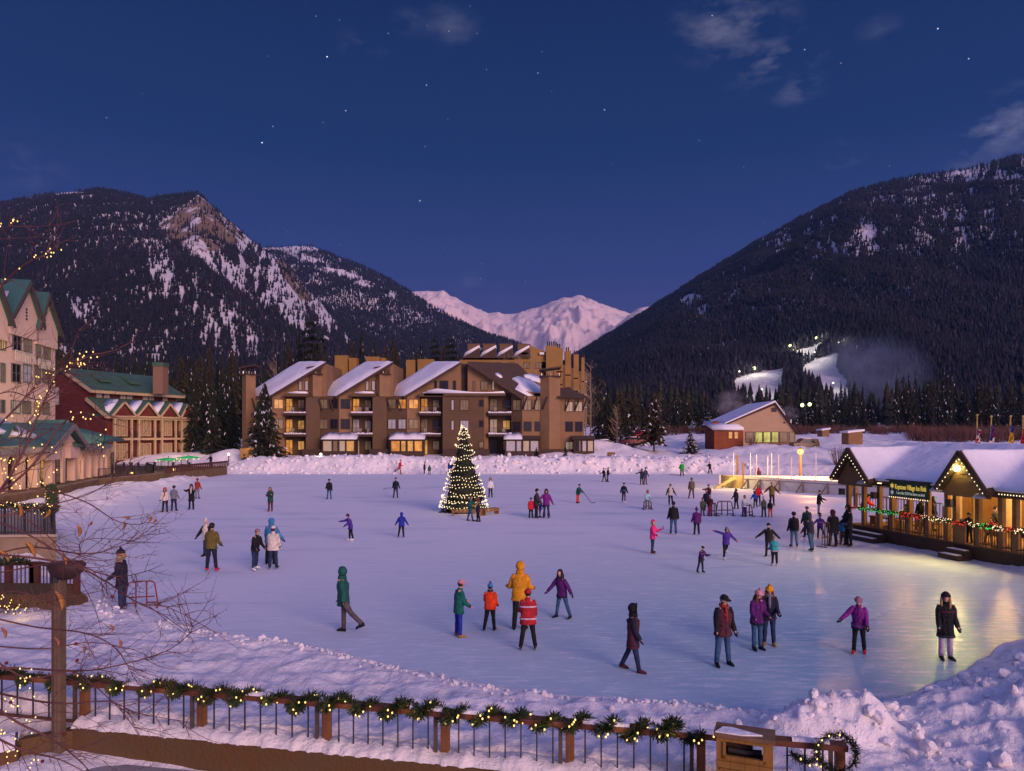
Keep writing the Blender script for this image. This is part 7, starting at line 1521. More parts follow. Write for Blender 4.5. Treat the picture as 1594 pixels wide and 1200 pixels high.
    # --- footwear
    for s in (-1, 1):
        f = FD[s]; up = (k_ := (KN[s]-AN[s]).normalized()); side = f.cross(Zv).normalized(); vv = side.cross(f).normalized(); vv = vv if vv.z > 0 else -vv; h_ = AN[s]-vv*.045-f*.06; q = MB(); rings = []
        for u, w_, hh in ((0, .030, .05), (.02, .042, .062), (.10, .044, .062), (.17, .046, .046), (.23, .040, .034), (.265, .018, .020)): c = h_+f*u+vv*(hh-.040); rings.append([c+side*w_*math.cos(6.283*i/10)+vv*max(-hh, hh*math.sin(6.283*i/10)) for i in range(10)])
        q.loft(rings); q.tube([AN[s]-vv*.03, AN[s]+up*.06, AN[s]+up*.12], [.058, .056, .06], 10); bt_ = fin(q, 'boot' if not skates else 'skate', cloth(sk or shoes), t); ORG[bt_.name] = P
        if skates: w_ = MB().obox(h_-vv*.115-side*.004+f*.0, f*.26, vv*.05, side*.008); fin(w_, 'blade', MATS['galvanised'], bt_, False)
    # --- jacket
    q = MB(); n = 16; coat = coat+.05; puff = puff*1.14; hem = pel-Zv*(.06+coat)+fwd*(.02*lean/10); fl_ = 1+.25*coat
    prof = [(hem, .182*fl_*puff, .138*fl_*puff), (pel-Zv*coat*.4, .180*puff, .135*puff), (pel+sp*.12, .172*puff, .130*puff), (pel+sp*.26, .190*puff, .140*puff), (pel+sp*.38, .198*puff, .142*puff), (pel+sp*.455, .178, .125), (pel+sp*.51, .135, .10), (pel+sp*.54, .098, .084), (nk+hs*.02, .078, .076), (nk+hs*.055, .076, .078)]
    prof2 = []
    for (c0, a0, b0), (c1, a1, b1) in zip(prof, prof[1:]): prof2 += [(c0, a0, b0), ((c0+c1)/2, (a0+a1)/2*rnd.uniform(.95, 1.04), (b0+b1)/2*rnd.uniform(.94, 1.06))]
    q.loft([ring(c, X, bk, a, b_, n, .05, rnd) for c, a, b_ in prof2+prof[-1:]])
    jm = [cloth(jacket)]
    if vest: jm.append(cloth(vest))
    for s in (-1, 1):
        a, e, w_ = SH[s], EL[s], WR[s]; pts = [a-X*s*.075+sp*.012, a-X*s*.018+sp*.012, a.lerp(e, .3), a.lerp(e, .7), e, e.lerp(w_, .4), e.lerp(w_, .8), w_+(w_-e).normalized()*.012]; rr = [.060, .080, .080, .072, .067, .063, .055, .050]
        q.tube(pts, [r*puff**.6*rnd.uniform(.94, 1.08) for r in rr], 10, 1 if vest else 0)
    jk = fin(q, 'jacket', jm, t); ORG[jk.name] = P
    if near or fy-hy > 40:
        w_ = MB(); w_.loft([ring(hem+Zv*z_, X, bk, (.186)*fl_*puff*k_, .142*fl_*puff*k_, n) for z_, k_ in ((-.015, .95), (-.012, 1.02), (.035, 1.03), (.05, .99))], cap=False); fin(w_, 'hem_band', cloth('char' if jacket in ('black', 'navy') else 'navy' if jacket in ('plum', 'grape') else jacket), jk)
        for s in (-1, 1): w_ = MB(); dd = (WR[s]-EL[s]).normalized(); w_.tube([WR[s]-dd*.035, WR[s]+dd*.012], [.056*puff**.6, .054*puff**.6], 10); fin(w_, 'cuff', cloth('char'), jk)
    if near:
        w_ = MB(); zp = [hem+fwd*.142*fl_*puff, pel+sp*.12+fwd*.136*puff, pel+sp*.26+fwd*.146*puff, pel+sp*.38+fwd*.148*puff, pel+sp*.50+fwd*.11, nk+hs*.05+fwd*.08]; w_.tube(zp, .006, 4); fin(w_, 'zip', cloth('char'), jk)
        for s in (-1, 1): w_ = MB(); c_ = pel+sp*.10+fwd*.118*puff+X*s*.095; w_.bar(c_-sp*.05+X*s*.02, c_+sp*.05, .012, .02); fin(w_, 'pocket', cloth('char'), jk)
    if stripe:
        for k_, cc in stripe:
            c_ = pel+sp*k_; w_ = MB(); w_.loft([ring(c_-sp*.022, X, bk, .204*puff, .152*puff, n), ring(c_+sp*.022, X, bk, .204*puff, .152*puff, n)], cap=False); fin(w_, 'stripe', cloth(cc), jk)
    # --- gloves: palm, four bent fingers, thumb from the side
    for s in (-1, 1):
        d = HD[s].normalized(); w_ = WR[s]+d*.005; a = (X*s-d*(X*s).dot(d)); a = a.normalized() if a.length > .2 else fwd; pn = d.cross(a).normalized(); q = MB()
        if pn.dot(fwd) < 0: pn = -pn
        kn = pn.cross(d).normalized()
        q.loft([[c+kn*.030*k1*math.cos(6.283*i/8)*1.2+a*0+ (d.cross(kn))*.017*k1*math.sin(6.283*i/8)*1.3 for i in range(8)] for c, k1 in ((w_-d*.01, .9), (w_+d*.03, 1.15), (w_+d*.075, 1.2), (w_+d*.095, .95))])
        cr = d.cross(kn)
        for i, (o_, l_) in enumerate(((-.027, .058), (-.009, .072), (.009, .070), (.027, .052))):
            b0 = w_+d*.085+kn*o_; b1 = b0+(d+cr*.18).normalized()*l_*.5; b2 = b1+(d*.8+cr*.6).normalized()*l_*.5; q.tube([b0, b1, b2], [.0115, .011, .008], 6)
        b0 = w_+d*.03+kn*.034; b1 = b0+(d*.65+kn*.7).normalized()*.035; q.tube([b0, b1, b1+(d+cr*.4).normalized()*.03], [.014, .012, .009], 6)
        fin(q, 'glove' if gloves != 'skin' else 'hand', cloth(gloves) if gloves != 'skin' else SKIN, t)
    # --- hair
    hcn = nk+hs*.195+hfw*.0
    if hair and (not hat or hat[0] != 'hood'):
        q = MB(); q.ball(hcn-hfw*.010, (.104, .116, .118), 14, 10, 0, RH, keep=lambda v_, a: not (v_ > .30 and math.sin(a) < -.25 and True) and v_ < .80)
        ln = hair[1]
        if ln:
            rings = []
            for u in (0, .35, .7, 1.0):
                c = hcn-hs*(.02+ln*u)-hfw*(.045+.05*min(1, u*2)); w_ = .10+.025*math.sin(u*2.5)-.03*u
                rings.append([c+hX*w_*math.cos(6.283*i/12)-hfw*(.055*math.sin(6.283*i/12)) for i in range(12)])
            q.loft(rings)
            for s in (-1, 1): q.tube([hcn+hX*s*.088+hfw*.01, hcn+hX*s*.098-hs*.10+hfw*.02, hcn+hX*s*.105-hs*(.10+ln*.55)+hfw*.055, hcn+hX*s*.085-hs*(.10+ln)+hfw*.075], [.032, .036, .036, .014], 8)
        fin(q, 'hair', hairm(hair[0]), t)
    if hat:
        ty, cc = hat[0], hat[1]; q = MB()
        if ty == 'hood':
            q.ball(nk+hs*.185-hfw*.008, (.122, .136, .142), 16, 12, 0, RH, keep=lambda v_, a: not (.22 < v_ < .72 and math.sin(a) < -.62)); q.tube([nk-hs*.02, nk+hs*.07], [.125, .11], 14); h_ = fin(q, 'hood', cloth(cc), t); ORG[h_.name] = P
            if len(hat) > 2:
                w_ = MB(); pr = [nk+hs*(.185+.125*math.cos(6.283*i/18))+hX*.098*math.sin(6.283*i/18)+hfw*.082 for i in range(19)]; w_.tube(pr, .026, 7, 0, False); fin(w_, 'fur_trim', cloth(hat[2]), h_)
        elif ty == 'cap':
            q.ball(hcn+hs*.012, (.105, .117, .112), 14, 10, 0, RH, keep=lambda v_, a: v_ < .52); q.loft([[hcn+hs*.022+hfw*(.09+.085*u)+hX*.085*(1-.35*u*u)*math.cos(6.283*i/10)+hs*(.007*math.sin(6.283*i/10)-.02*u) for i in range(10)] for u in (0, .5, 1)]); fin(q, 'cap', cloth(cc), t)
        elif ty == 'helmet':
            q.ball(hcn+hs*.01, (.122, .135, .122), 14, 10, 0, RH, keep=lambda v_, a: v_ < .55); fin(q, 'helmet', cloth(cc), t)
        else:
            q.ball(hcn+hs*.012, (.110, .122, .120 if ty != 'tall' else .15), 14, 10, 0, RH, keep=lambda v_, a: v_ < .5); q.loft([[hcn+hs*z_+hX*r_*.93*math.cos(6.283*i/14)-hfw*r_*math.sin(6.283*i/14) for i in range(14)] for z_, r_ in ((-.005, .118), (-.002, .128), (.035, .128), (.042, .118))]); h_ = fin(q, 'hat', cloth(cc), t); ORG[h_.name] = P
            if ty == 'pom': fin(MB().ball(hcn+hs*.155, .042, 9, 7), 'pompom', cloth(hat[2] if len(hat) > 2 else cc), h_)
            if ty == 'band': w_ = MB(); w_.loft([[hcn+hs*z_+hX*.127*math.cos(6.283*i/14)-hfw*.135*math.sin(6.283*i/14) for i in range(14)] for z_ in (.008, .03)], cap=False); fin(w_, 'hat_band', cloth(hat[2]), h_)
    if scarf: q = MB(); q.tube([nk+hs*.03+hX*.085*math.sin(6.283*i/12)+hfw*.085*math.cos(6.283*i/12) for i in range(13)], .040, 8, 0, False); q.tube([nk+fwd*.1, chest+fwd*.17, chest-sp*.1+fwd*.16], [.045, .04, .03], 8); fin(q, 'scarf', cloth(scarf), t)
    if bag: q = MB(); q.ball(chest+bk*.17+sp*.06, (.14, .08, .2), 10, 8); fin(q, 'backpack', cloth(bag), t)
    w_ = {s: (M @ (WR[s]+HD[s]*.09))+P for s in (-1, 1)}
    if phone: c = w_[1]; o = MB().box(c.x-.02, c.x+.02, c.y-.045, c.y-.03, c.z-.01, c.z+.13).build('phone', MET, origin=c); tag(o, 'dark phone held up by '+phone, 'phone')
    return w_
def hockey(frm, tip, label, blade=.32):
    frm, tip = V(frm), V(tip); d = (tip-frm).normalized(); r = .022*max(1, frm.y/60); t = MB().tube([frm-d*.25, tip], r, 6).build('hockey_stick', mat('stick_shaft', (.05, .04, .035)), origin=tip); h = V((d.x, d.y, 0)).normalized(); MB().obox(tip-V((0, r, .03)), h*blade, V((0, 0, .08)), V((0, r*1.2, 0))).build('blade', MET, t); return tag(t, label, 'hockey stick')
pr = person
W, B_ = (14, 8, 20), (-18, 14, 10)
# --- nearest skaters
pr(190, 950, 852, -80, 'person in navy coat, jeans and dark bobble hat standing on the left snow edge', 'navy', 'djeans', 'grey', ('pom', 'navy', 'navy'), ('blond', .10), (20, 6, 30), (12, 8, 35), coat=.14, scarf='sand', z=.05)
pr(535, 985, 881, -92, 'hooded person in teal jacket and taupe trousers striding left', 'dteal', 'taupe', 'black', ('hood', 'dteal'), None, (8, 8, 15), (-16, 10, 12), (4, 3, 3), (-34, 4, 14), lean=4, coat=.06)
pr(714, 991, 902, 118, 'person in teal jacket, blue trousers and pink-white beanie seen from the side', 'teal', 'royal', 'tan', ('beanie', 'rose'), ('dhair', 0), (14, 8, 30), (18, 8, 45), lean=4, coat=.07, gloves='rose', nod=14)
pr(763, 981, 906, 170, 'child in orange jacket and blue bobble hat with back turned', 'orange', 'black', 'black', ('pom', 'sky', 'royal'), ('dhair', 0), (10, 10, 25), (20, 14, 40), legL=(0, 5, 0), legR=(-4, 8, 14), puff=1.12, gloves='grey', scarf='char')
pr(809, 980, 874, 172, 'person in mustard hooded parka with hands in pockets, behind the red jersey child', 'mustard', 'black', 'black', ('hood', 'mustard'), None, (6, 22, 55), (6, 26, 60), lean=9, coat=.06, gloves='mustard', puff=1.05, nod=8)
pr(822, 1012, 916, 182, 'child in red hockey jersey with white bands and red beanie, back turned', 'red', 'black', 'white', ('beanie', 'red'), ('dhair', 0), (10, 12, 35), (16, 16, 50), (2, 9, 2), (2, 9, 2), lean=5, coat=.08, puff=1.15, stripe=((-.02, 'lav'), (.34, 'lav')), skates=True, sk='char')
pr(875, 962, 885, -42, 'woman in purple jacket and jeans gliding with both arms out low', 'plum', 'jeans', 'black', None, ('dhair', .22), (22, 34, 6), (-8, 40, 8), (6, 9, 6), (-4, 14, 8), lean=11, coat=.03, gloves='plum')
pr(985, 1045, 938, 78, 'person in dark maroon coat with black fur hood, jeans and maroon boots, walking right', 'maroon', 'djeans', 'maroon', ('hood', 'black', 'black'), None, (12, 8, 14), (-6, 8, 12), (13, 3, 3), (-17, 4, 8), lean=1, coat=.17, stripe=((.40, 'maroon'),), vest='navy', bag=None)
pr(1125, 1035, 923, 12, 'man in black cap, maroon and black jacket with red collar and blue jeans', 'maroon', 'jeans', 'black', ('cap', 'black'), ('grey', 0), (4, 12, 14), (4, 12, 14), (4, 7, 2), (2, 5, 3), lean=5, coat=.06, vest='black', scarf='brick', puff=1.08, turn=30, nod=8)
pr(1178, 1011, 914, 14, 'woman in purple jacket, jeans and pink beanie with long auburn hair', 'plum', 'jeans', 'black', ('pom', 'rose', 'rose'), ('auburn', .30), (6, 10, 40), (8, 8, 45), (2, 1, 3), (2, 2, 3), lean=6, coat=.05, gloves='plum', nod=14, turn=20)
pr(1197, 1004, 908, -14, 'woman in navy coat, mustard bobble hat and grey scarf with tan boots', 'navy', 'djeans', 'tan', ('pom', 'mustard', 'mustard'), ('auburn', .28), (8, 12, 40), (8, 12, 45), (2, 3, 3), (3, 3, 4), lean=6, coat=.03, scarf='grey', nod=14)
pr(1337, 1016, 926, -30, 'girl in grape jacket and mauve beanie with red boots, one arm stretched left', 'grape', 'black', 'crimson', ('beanie', 'mauve'), ('dhair', 0), (30, 42, 8), (2, 12, 12), (14, 3, 8), (-2, 4, 8), lean=12, coat=.05, nod=14, stripe=((-.06, 'grey'),))
pr(1472, 1026, 920, -6, 'blond woman in black coat, black beanie and pale trousers by the yellow reflection', 'black', 'lav', 'black', ('beanie', 'black'), ('blond', .26), (4, 9, 14), (4, 12, 16), (1, 2, 1), (1, 2, 1), lean=1, coat=.22, turn=-28, stripe=((.36, 'maroon'),), flare=1.15)
# --- left of the middle
pr(322, 866, 806, -15, 'person in black and white jacket and white beanie, mostly behind the olive jacket', 'cream', 'djeans', 'black', ('pom', 'cream', 'cream'), None, (8, 36, 6), (8, 12, 10), vest='black', lean=6)
pr(329, 890, 813, 180, 'man in olive jacket with dark trousers and red skates, back turned', 'olive', 'navy', 'crimson', ('cap', 'black'), ('dhair', 0), (8, 14, 30), (8, 14, 30), (2, 6, 2), (2, 6, 2), lean=4, skates=True, sk='crimson', puff=1.05)
pr(397, 888, 822, 60, 'youngster in black jacket, jeans and pink-red beanie bending forward', 'black', 'djeans', 'white', ('beanie', 'mauve'), ('dhair', 0), (18, 12, 20), (10, 14, 25), (10, 5, 12), (-6, 6, 8), lean=14, skates=True, sk='white')
pr(421, 878, 806, 178, 'person in bright blue hooded jacket, partly hidden by the cream jacket', 'sky', 'black', 'black', ('hood', 'sky'), None, (10, 32, 12), (10, 14, 12), lean=10, puff=1.05)
pr(425, 886, 818, 180, 'person in cream puffer jacket, striped beanie and jeans, back turned', 'cream', 'djeans', 'white', ('band', 'cream', 'brick'), ('dhair', 0), (6, 14, 14), (8, 16, 24), (1, 4, 1), (1, 4, 1), coat=.06, puff=1.22, gloves='cream', skates=True, sk='char')
pr(546, 842, 799, -62, 'child in violet jacket leaning left with arms reaching, white skates', 'violet', 'black', 'white', ('beanie', 'maroon'), ('dhair', 0), (70, 20, 10), (30, 10, 20), (6, 5, 8), (-4, 6, 8), lean=18, skates=True, sk='white', coat=.05)
pr(625, 837, 797, 180, 'child in royal blue hooded jacket with both arms held out, back turned', 'royal', 'black', 'black', ('hood', 'royal'), None, (6, 34, 6), (6, 34, 6), (2, 4, 2), (-6, 8, 8), lean=5, coat=.05, skates=True, puff=1.1)
pr(257, 797, 758, 8, 'woman in white jacket, red scarf and black leggings on the far left ice', 'cream', 'black', 'black', ('beanie', 'crimson'), ('dhair', .1), (6, 16, 20), (6, 8, 20), (2, 5, 2), (2, 4, 2), scarf='brick')
pr(270.5, 795, 755, 182, 'man in grey jacket and navy trousers beside the woman in white', 'grey', 'navy', 'black', ('beanie', 'char'), ('dhair', 0), (8, 12, 25), (8, 16, 40), (2, 5, 2), (2, 4, 2))
pr(298, 793, 753, 12, 'woman in long black coat raising both arms to take a picture', 'black', 'black', 'black', ('beanie', 'black'), ('dhair', .15), (76, 26, 30), (50, 10, 70), (1, 3, 1), (1, 3, 1), coat=.22, scarf='cream', gloves='skin')
pr(307, 776, 744, 170, 'person in brick red jacket and grey trousers behind the woman in the long black coat', 'brick', 'grey', 'black', ('beanie', 'brick'), ('dhair', 0), (10, 14, 12), (10, 14, 12))
pr(421, 796, 758, 0, 'girl in dark green coat with long dark hair looking at her lit hands', 'dgreen', 'maroon', 'brick', None, ('auburn', .30), (28, 4, 70), (28, 4, 70), (1, 2, 1), (1, 2, 1), coat=.12, nod=16, gloves='skin')
pr(512.5, 777, 745, 4, 'man in black jacket and bright blue trousers standing on the far ice', 'black', 'jeans', 'black', ('beanie', 'black'), ('dhair', 0), (8, 12, 40), (4, 14, 14), (2, 5, 2), (2, 5, 2))
wr_ = pr(616, 775, 743, 186, 'hockey player in navy with a stick held out left', 'navy', 'char', 'black', ('helmet', 'navy'), None, (10, 22, 10), (14, 16, 20), (10, 4, 12), (-10, 6, 10), lean=7)
hockey(wr_[1], gp(598, 760), 'hockey stick pointing left from the navy player on the far ice')
pr(622, 738, 715, 80, 'runner in brick red by the far snow bank', 'crimson', 'brick', 'black', ('beanie', 'brick'), None, (24, 8, 40), (-24, 8, 40), (20, 4, 10), (-40, 4, 30), lean=12)
pr(660.5, 739, 719, 90, 'thin dark figure by the far snow bank left of the lit tree', 'black', 'black', 'white', ('beanie', 'black'), None, (5, 6, 10), (5, 6, 10)); pr(668.5, 739, 723.5, 178, 'small child in green jacket by the far snow bank', 'dteal', 'dteal', 'black', ('hood', 'dteal'), None, puff=1.15); pr(700.5, 739, 716, 182, 'person in royal blue jacket by the far bank just left of the lit tree', 'royal', 'navy', 'black', ('beanie', 'royal'), None, (6, 12, 8), (6, 12, 8), (2, 6, 2), (-4, 6, 4), coat=.06)
pr(732, 811, 772, 100, 'person in striped teal jacket and jeans hugging a partner before the lit tree', 'teal', 'jeans', 'black', None, ('brown', 0), (40, 6, 30), (50, 6, 30), (14, 4, 6), (-10, 4, 6), lean=4, stripe=((.2, 'cyan'), (.36, 'cyan')))
pr(744, 812, 774, -90, 'long haired woman in dark coat hugging the teal jacket before the lit tree', 'navy', 'black', 'char', None, ('auburn', .24), (48, 6, 30), (40, 8, 40), (6, 4, 4), (-8, 4, 4), lean=2, vest='tan', coat=.1)
pr(763.5, 774, 743, 4, 'woman in white top and black leggings right of the lit tree', 'white', 'black', 'black', None, ('auburn', .16), (6, 14, 14), (6, 14, 14), (1, 3, 1), (1, 3, 1), gloves='skin')
# --- the family and the hockey players in the middle
pr(826.5, 806, 774, 20, 'child in crimson puffer jacket and black leggings beside the dark coated man', 'crimson', 'black', 'black', ('beanie', 'char'), ('dhair', 0), (6, 20, 20), (6, 12, 20), coat=.05, puff=1.3)
pr(835, 806, 760, 74, 'man in long dark jacket between the crimson child and the purple woman', 'char', 'black', 'char', ('beanie', 'black'), ('dhair', 0), (14, 6, 30), (10, 8, 25), coat=.08, puff=1.08)
pr(840.5, 805, 779, 60, 'small child in purple held by the man in the long dark jacket', 'violet', 'plum', 'black', ('pom', 'plum', 'plum'), None, (30, 12, 20), (40, 14, 10), (8, 6, 4), (-10, 14, 4), lean=9)
pr(850.5, 806, 760, -6, 'woman in magenta purple jacket and flared jeans with arms spread', 'grape', 'djeans', 'djeans', ('beanie', 'maroon'), ('dhair', .12), (8, 48, 6), (8, 30, 8), (1, 4, 1), (1, 4, 1), coat=.08, flare=1.6, gloves='grape')
wr_ = pr(899.5, 783, 753, 50, 'hockey player in green top and orange trousers', 'dteal', 'orange', 'black', ('beanie', 'black'), None, (40, 8, 10), (36, 12, 8), (8, 12, 10), (-8, 12, 6), lean=15, puff=1.1)
hockey(wr_[1], gp(921, 783), 'hockey stick held by the player in orange trousers')
pr(940.5, 750, 728, -60, 'person in black jacket, left of the close pair on the far ice', 'black', 'char', 'black', ('beanie', 'char'), None, (30, 8, 40), (10, 8, 10), (8, 6, 4), (-10, 6, 6), lean=7); pr(946, 750, 727, 70, 'person in black jacket and brown trousers, right of the close pair on the far ice', 'black', 'brown', 'black', ('beanie', 'black'), None, (20, 6, 30), (-10, 10, 10), (5, 5, 4), (-8, 5, 4), lean=6)
pr(999, 754.5, 729, 10, 'woman in navy with one arm stretched out left, on the far ice', 'navy', 'navy', 'maroon', ('beanie', 'navy'), ('dhair', .1), (10, 78, 0), (10, 10, 10), coat=.1); pr(1004.5, 754, 727, 30, 'man in navy jacket and brown trousers beside the woman with outstretched arm', 'djeans', 'brown', 'brown', ('cap', 'navy'), None, (10, 8, 20), (4, 24, 10))
pr(971, 783, 751, 150, 'skater in black and pale blue top with grey trousers', 'black', 'taupe', 'white', ('beanie', 'char'), None, (10, 20, 14), (10, 28, 6), (-12, 8, 10), (4, 4, 4), lean=5, stripe=((.2, 'sky'), (.1, 'sky')), skates=True, sk='white')
pr(1008, 792, 762, 0, 'child in pale blue suit and red hat holding a small aid', 'pale', 'pale', 'black', ('hood', 'crimson'), None, (24, 10, 20), (24, 10, 20), puff=1.2)
pr(1043.5, 787, 753, 4, 'man in cream vest with black sleeves and black trousers gliding', 'cream', 'black', 'black', None, ('dhair', 0), (8, 30, 16), (8, 30, 10), (4, 2, 4), (6, 6, 3), vest='char', lean=5, skates=True, coat=.0)
pr(1077, 776, 743, 182, 'man in grey-olive outfit with feet apart on the lit strip of ice', 'khaki', 'taupe', 'brown', ('beanie', 'khaki'), ('dhair', 0), (8, 14, 20), (6, 10, 8), (0, 4, 2), (-6, 14, 4), lean=8, puff=1.06)
wr_ = pr(1061.5, 741, 718.5, 180, 'hockey player in bright green jersey', 'green', 'black', 'black', ('helmet', 'black'), None, (14, 16, 20), (20, 18, 20), (2, 8, 4), (-6, 8, 6), lean=5, coat=.1, puff=1.2)
hockey(wr_[-1], gp(1076, 735), 'hockey stick reaching right from the bright green player'); hockey(gp(1060, 739.5, .1), gp(1044, 738, .04), 'stick lying on the ice at the feet of the bright green player', .7)
wr_ = pr(1105, 738, 718, -50, 'hockey player in black near the bank, left of the boards', 'black', 'black', 'black', ('helmet', 'black'), None, (30, 10, 60), (10, 12, 30), (8, 6, 8), (-14, 8, 8), lean=9, stripe=((.3, 'sage'),))
pr(1048.5, 832, 780, 172, 'man in black jacket and jeans skating away, left of the purple girl', 'black', 'jeans', 'black', ('beanie', 'navy'), ('dhair', 0), (4, 16, 16), (4, 18, 16), (-4, 2, 10), (6, 4, 4), lean=6, coat=.03, skates=True, puff=1.06)
pr(1084.5, 833, 789, 176, 'girl in plum hooded coat and black leggings skating away', 'plum', 'black', 'black', ('pom', 'plum', 'purple'), ('dhair', 0), (4, 18, 12), (4, 18, 12), (1, 4, 2), (1, 4, 2), coat=.10, lean=4, skates=True, puff=1.08)
pr(1016, 862, 808, 62, 'person in bright pink jacket and pink beanie holding up a phone', 'pink', 'djeans', 'maroon', ('band', 'pink', 'rose'), ('blond', .12), (16, 8, 30), (34, 12, 66), (2, 5, 3), (-3, 4, 3), coat=.05, skates=True, sk='maroon', gloves='pink', phone='the person in bright pink')
# --- cluster with the aids
pr(1103.5, 785, 753.5, -40, 'person in dark red pointing left, behind the navy jacket', 'maroon', 'black', 'black', ('beanie', 'maroon'), None, (80, 20, 10), (10, 8, 10), lean=6); pr(1100, 795, 762, 178, 'person in navy jacket behind the pink trousered child', 'navy', 'black', 'black', ('beanie', 'rose'), None, (10, 20, 30), (10, 16, 30), lean=12, puff=1.15)
pr(1093.5, 803, 774, 6, 'child in sage and grey camouflage suit and striped hat', 'sage', 'taupe', 'char', ('tall', 'brick'), None, (20, 12, 30), (20, 12, 30), puff=1.2); pr(1105, 802, 770, 150, 'child in maroon jacket and bright pink trousers', 'maroon', 'hot', 'maroon', ('beanie', 'lav'), None, (20, 8, 30), (20, 8, 30), puff=1.12, flare=1.2)
pr(1146, 792, 760, -70, 'woman in dark grey jacket skating left behind the white jacketed child', 'char', 'black', 'black', None, ('dhair', .12), (14, 8, 20), (-12, 8, 14), (5, 3, 3), (-5, 3, 4), stripe=((.1, 'taupe'),))
pr(1158, 804, 770.5, 30, 'child in white jacket and purple trousers pushing an aid', 'white', 'violet', 'black', None, ('brown', .05), (24, 8, 30), (28, 8, 30), lean=8, puff=1.1)
pr(1180.5, 786, 754, 0, 'woman in red jacket with long dark hair behind the blue jacketed child', 'crimson', 'black', 'black', None, ('dhair', .22), (14, 20, 20), (14, 12, 30), lean=4); pr(1176, 791, 764, 186, 'child in bright blue jacket bending left in front of the red jacket', 'blue', 'black', 'black', ('hood', 'navy'), None, (20, 20, 20), (20, 20, 12), (8, 6, 14), (2, 6, 8), lean=22, skates=True)
pr(1189, 805, 772, 180, 'person in sage vest with white sleeves and dark trousers', 'sage', 'dgreen', 'black', ('beanie', 'cream'), None, (10, 16, 30), (10, 16, 30), vest='white', puff=1.1, lean=9); pr(1199, 805, 778, 165, 'child in black jacket and bright orange trousers', 'black', 'orange', 'brown', ('hood', 'black'), None, (20, 8, 20), (24, 8, 20), lean=20, puff=1.05)
pr(1201.5, 787, 750, -8, 'man in olive jacket and black trousers with both arms spread behind the orange trousers', 'olive', 'black', 'black', None, ('blond', 0), (8, 50, 8), (8, 44, 8), (8, 2, 10), (-6, 6, 6), gloves='skin', vest='maroon')
pr(0, 742, 720, 170, 'person in maroon standing behind the hockey boards', 'maroon', 'black', 'black', ('hood', 'brick'), None, (8, 12, 10), (8, 10, 8), lean=6, at_pt=((1181-CX)*79/F, 79, 0), htop=1.78)
pr(1130, 871, 819, 10, 'skater in violet jacket balancing on one leg with one arm raised', 'violet', 'black', 'white', ('beanie', 'grey'), ('dhair', .1), (20, 118, 25), (-10, 52, 6), (2, 2, 2), (-40, 14, 20), lean=12, skates=True, sk='white', gloves='crimson')
pr(1091, 892, 849, 30, 'child in dark suit with helmet leaning with legs wide apart', 'navy', 'navy', 'black', ('helmet', 'black'), None, (30, 14, 20), (34, 14, 60), (8, 22, 6), (4, 4, 4), lean=16, vest='plum', stripe=((.4, 'grey'),), skates=True)
pr(1197, 866, 814, 168, 'person in black with both arms stretched out behind the teal child', 'black', 'black', 'black', ('beanie', 'black'), None, (10, 48, 10), (-10, 56, 6), (10, 6, 10), (-12, 6, 10), lean=13); pr(1206, 881, 834, 184, 'child in turquoise jacket, rose hem and cream beanie, back turned', 'cyan', 'black', 'white', ('beanie', 'sand'), ('blond', 0), (16, 18, 26), (16, 10, 26), (2, 4, 2), (2, 4, 2), lean=6, stripe=((-.06, 'rose'), (.24, 'sage')), skates=True, sk='white', puff=1.15)
pr(1236, 852, 796, 180, 'man in black jacket and pale jeans with back turned', 'black', 'ljeans', 'black', ('beanie', 'black'), ('dhair', 0), (4, 14, 12), (4, 14, 12), (1, 5, 2), (1, 3, 2), skates=True, puff=1.08, coat=.02)
pr(1256.5, 836, 788, 176, 'person in dark green jacket behind the man with blue jeans', 'dgreen', 'black', 'maroon', ('beanie', 'olive'), None, (8, 12, 10), (8, 14, 10), coat=.1, puff=1.1); pr(1262, 858, 800, 200, 'man in dark navy jacket and blue jeans skating toward the purple child', 'navy', 'jeans', 'black', ('hood', 'char'), None, (20, 10, 20), (14, 12, 14), (6, 4, 10), (-12, 4, 8), lean=14, coat=.05, skates=True)
pr(1274.5, 800, 775, 60, 'figure in black with one arm forward, farther out behind the purple child', 'black', 'ljeans', 'black', ('cap', 'black'), None, (44, 8, 20), (10, 10, 20), lean=5, coat=.1, htop=1.66); pr(1276, 838, 800, 0, 'child in purple top with both arms spread and dark trousers', 'violet', 'black', 'black', ('band', 'jeans', 'rose'), ('dhair', 0), (8, 52, 10), (8, 46, 10), (2, 4, 2), (2, 22, 2), lean=4, stripe=((.3, 'rose'),))
pr(1297, 850, 793, 170, 'person in long black fur-collared coat by the pavilion', 'black', 'black', 'black', ('hood', 'maroon', 'brown'), None, (10, 10, 30), (10, 10, 30), (1, 4, 1), (1, 5, 1), coat=.16, puff=1.22); pr(1313, 848, 802, 150, 'child in turquoise coat between the black coats at the pavilion steps', 'sky', 'black', 'black', ('beanie', 'brown'), None, puff=1.15); pr(1321, 851, 785, -80, 'person all in black with skates standing at the pavilion steps', 'black', 'black', 'black', ('hood', 'black'), None, (14, 6, 30), (14, 8, 30), skates=True, coat=.06)
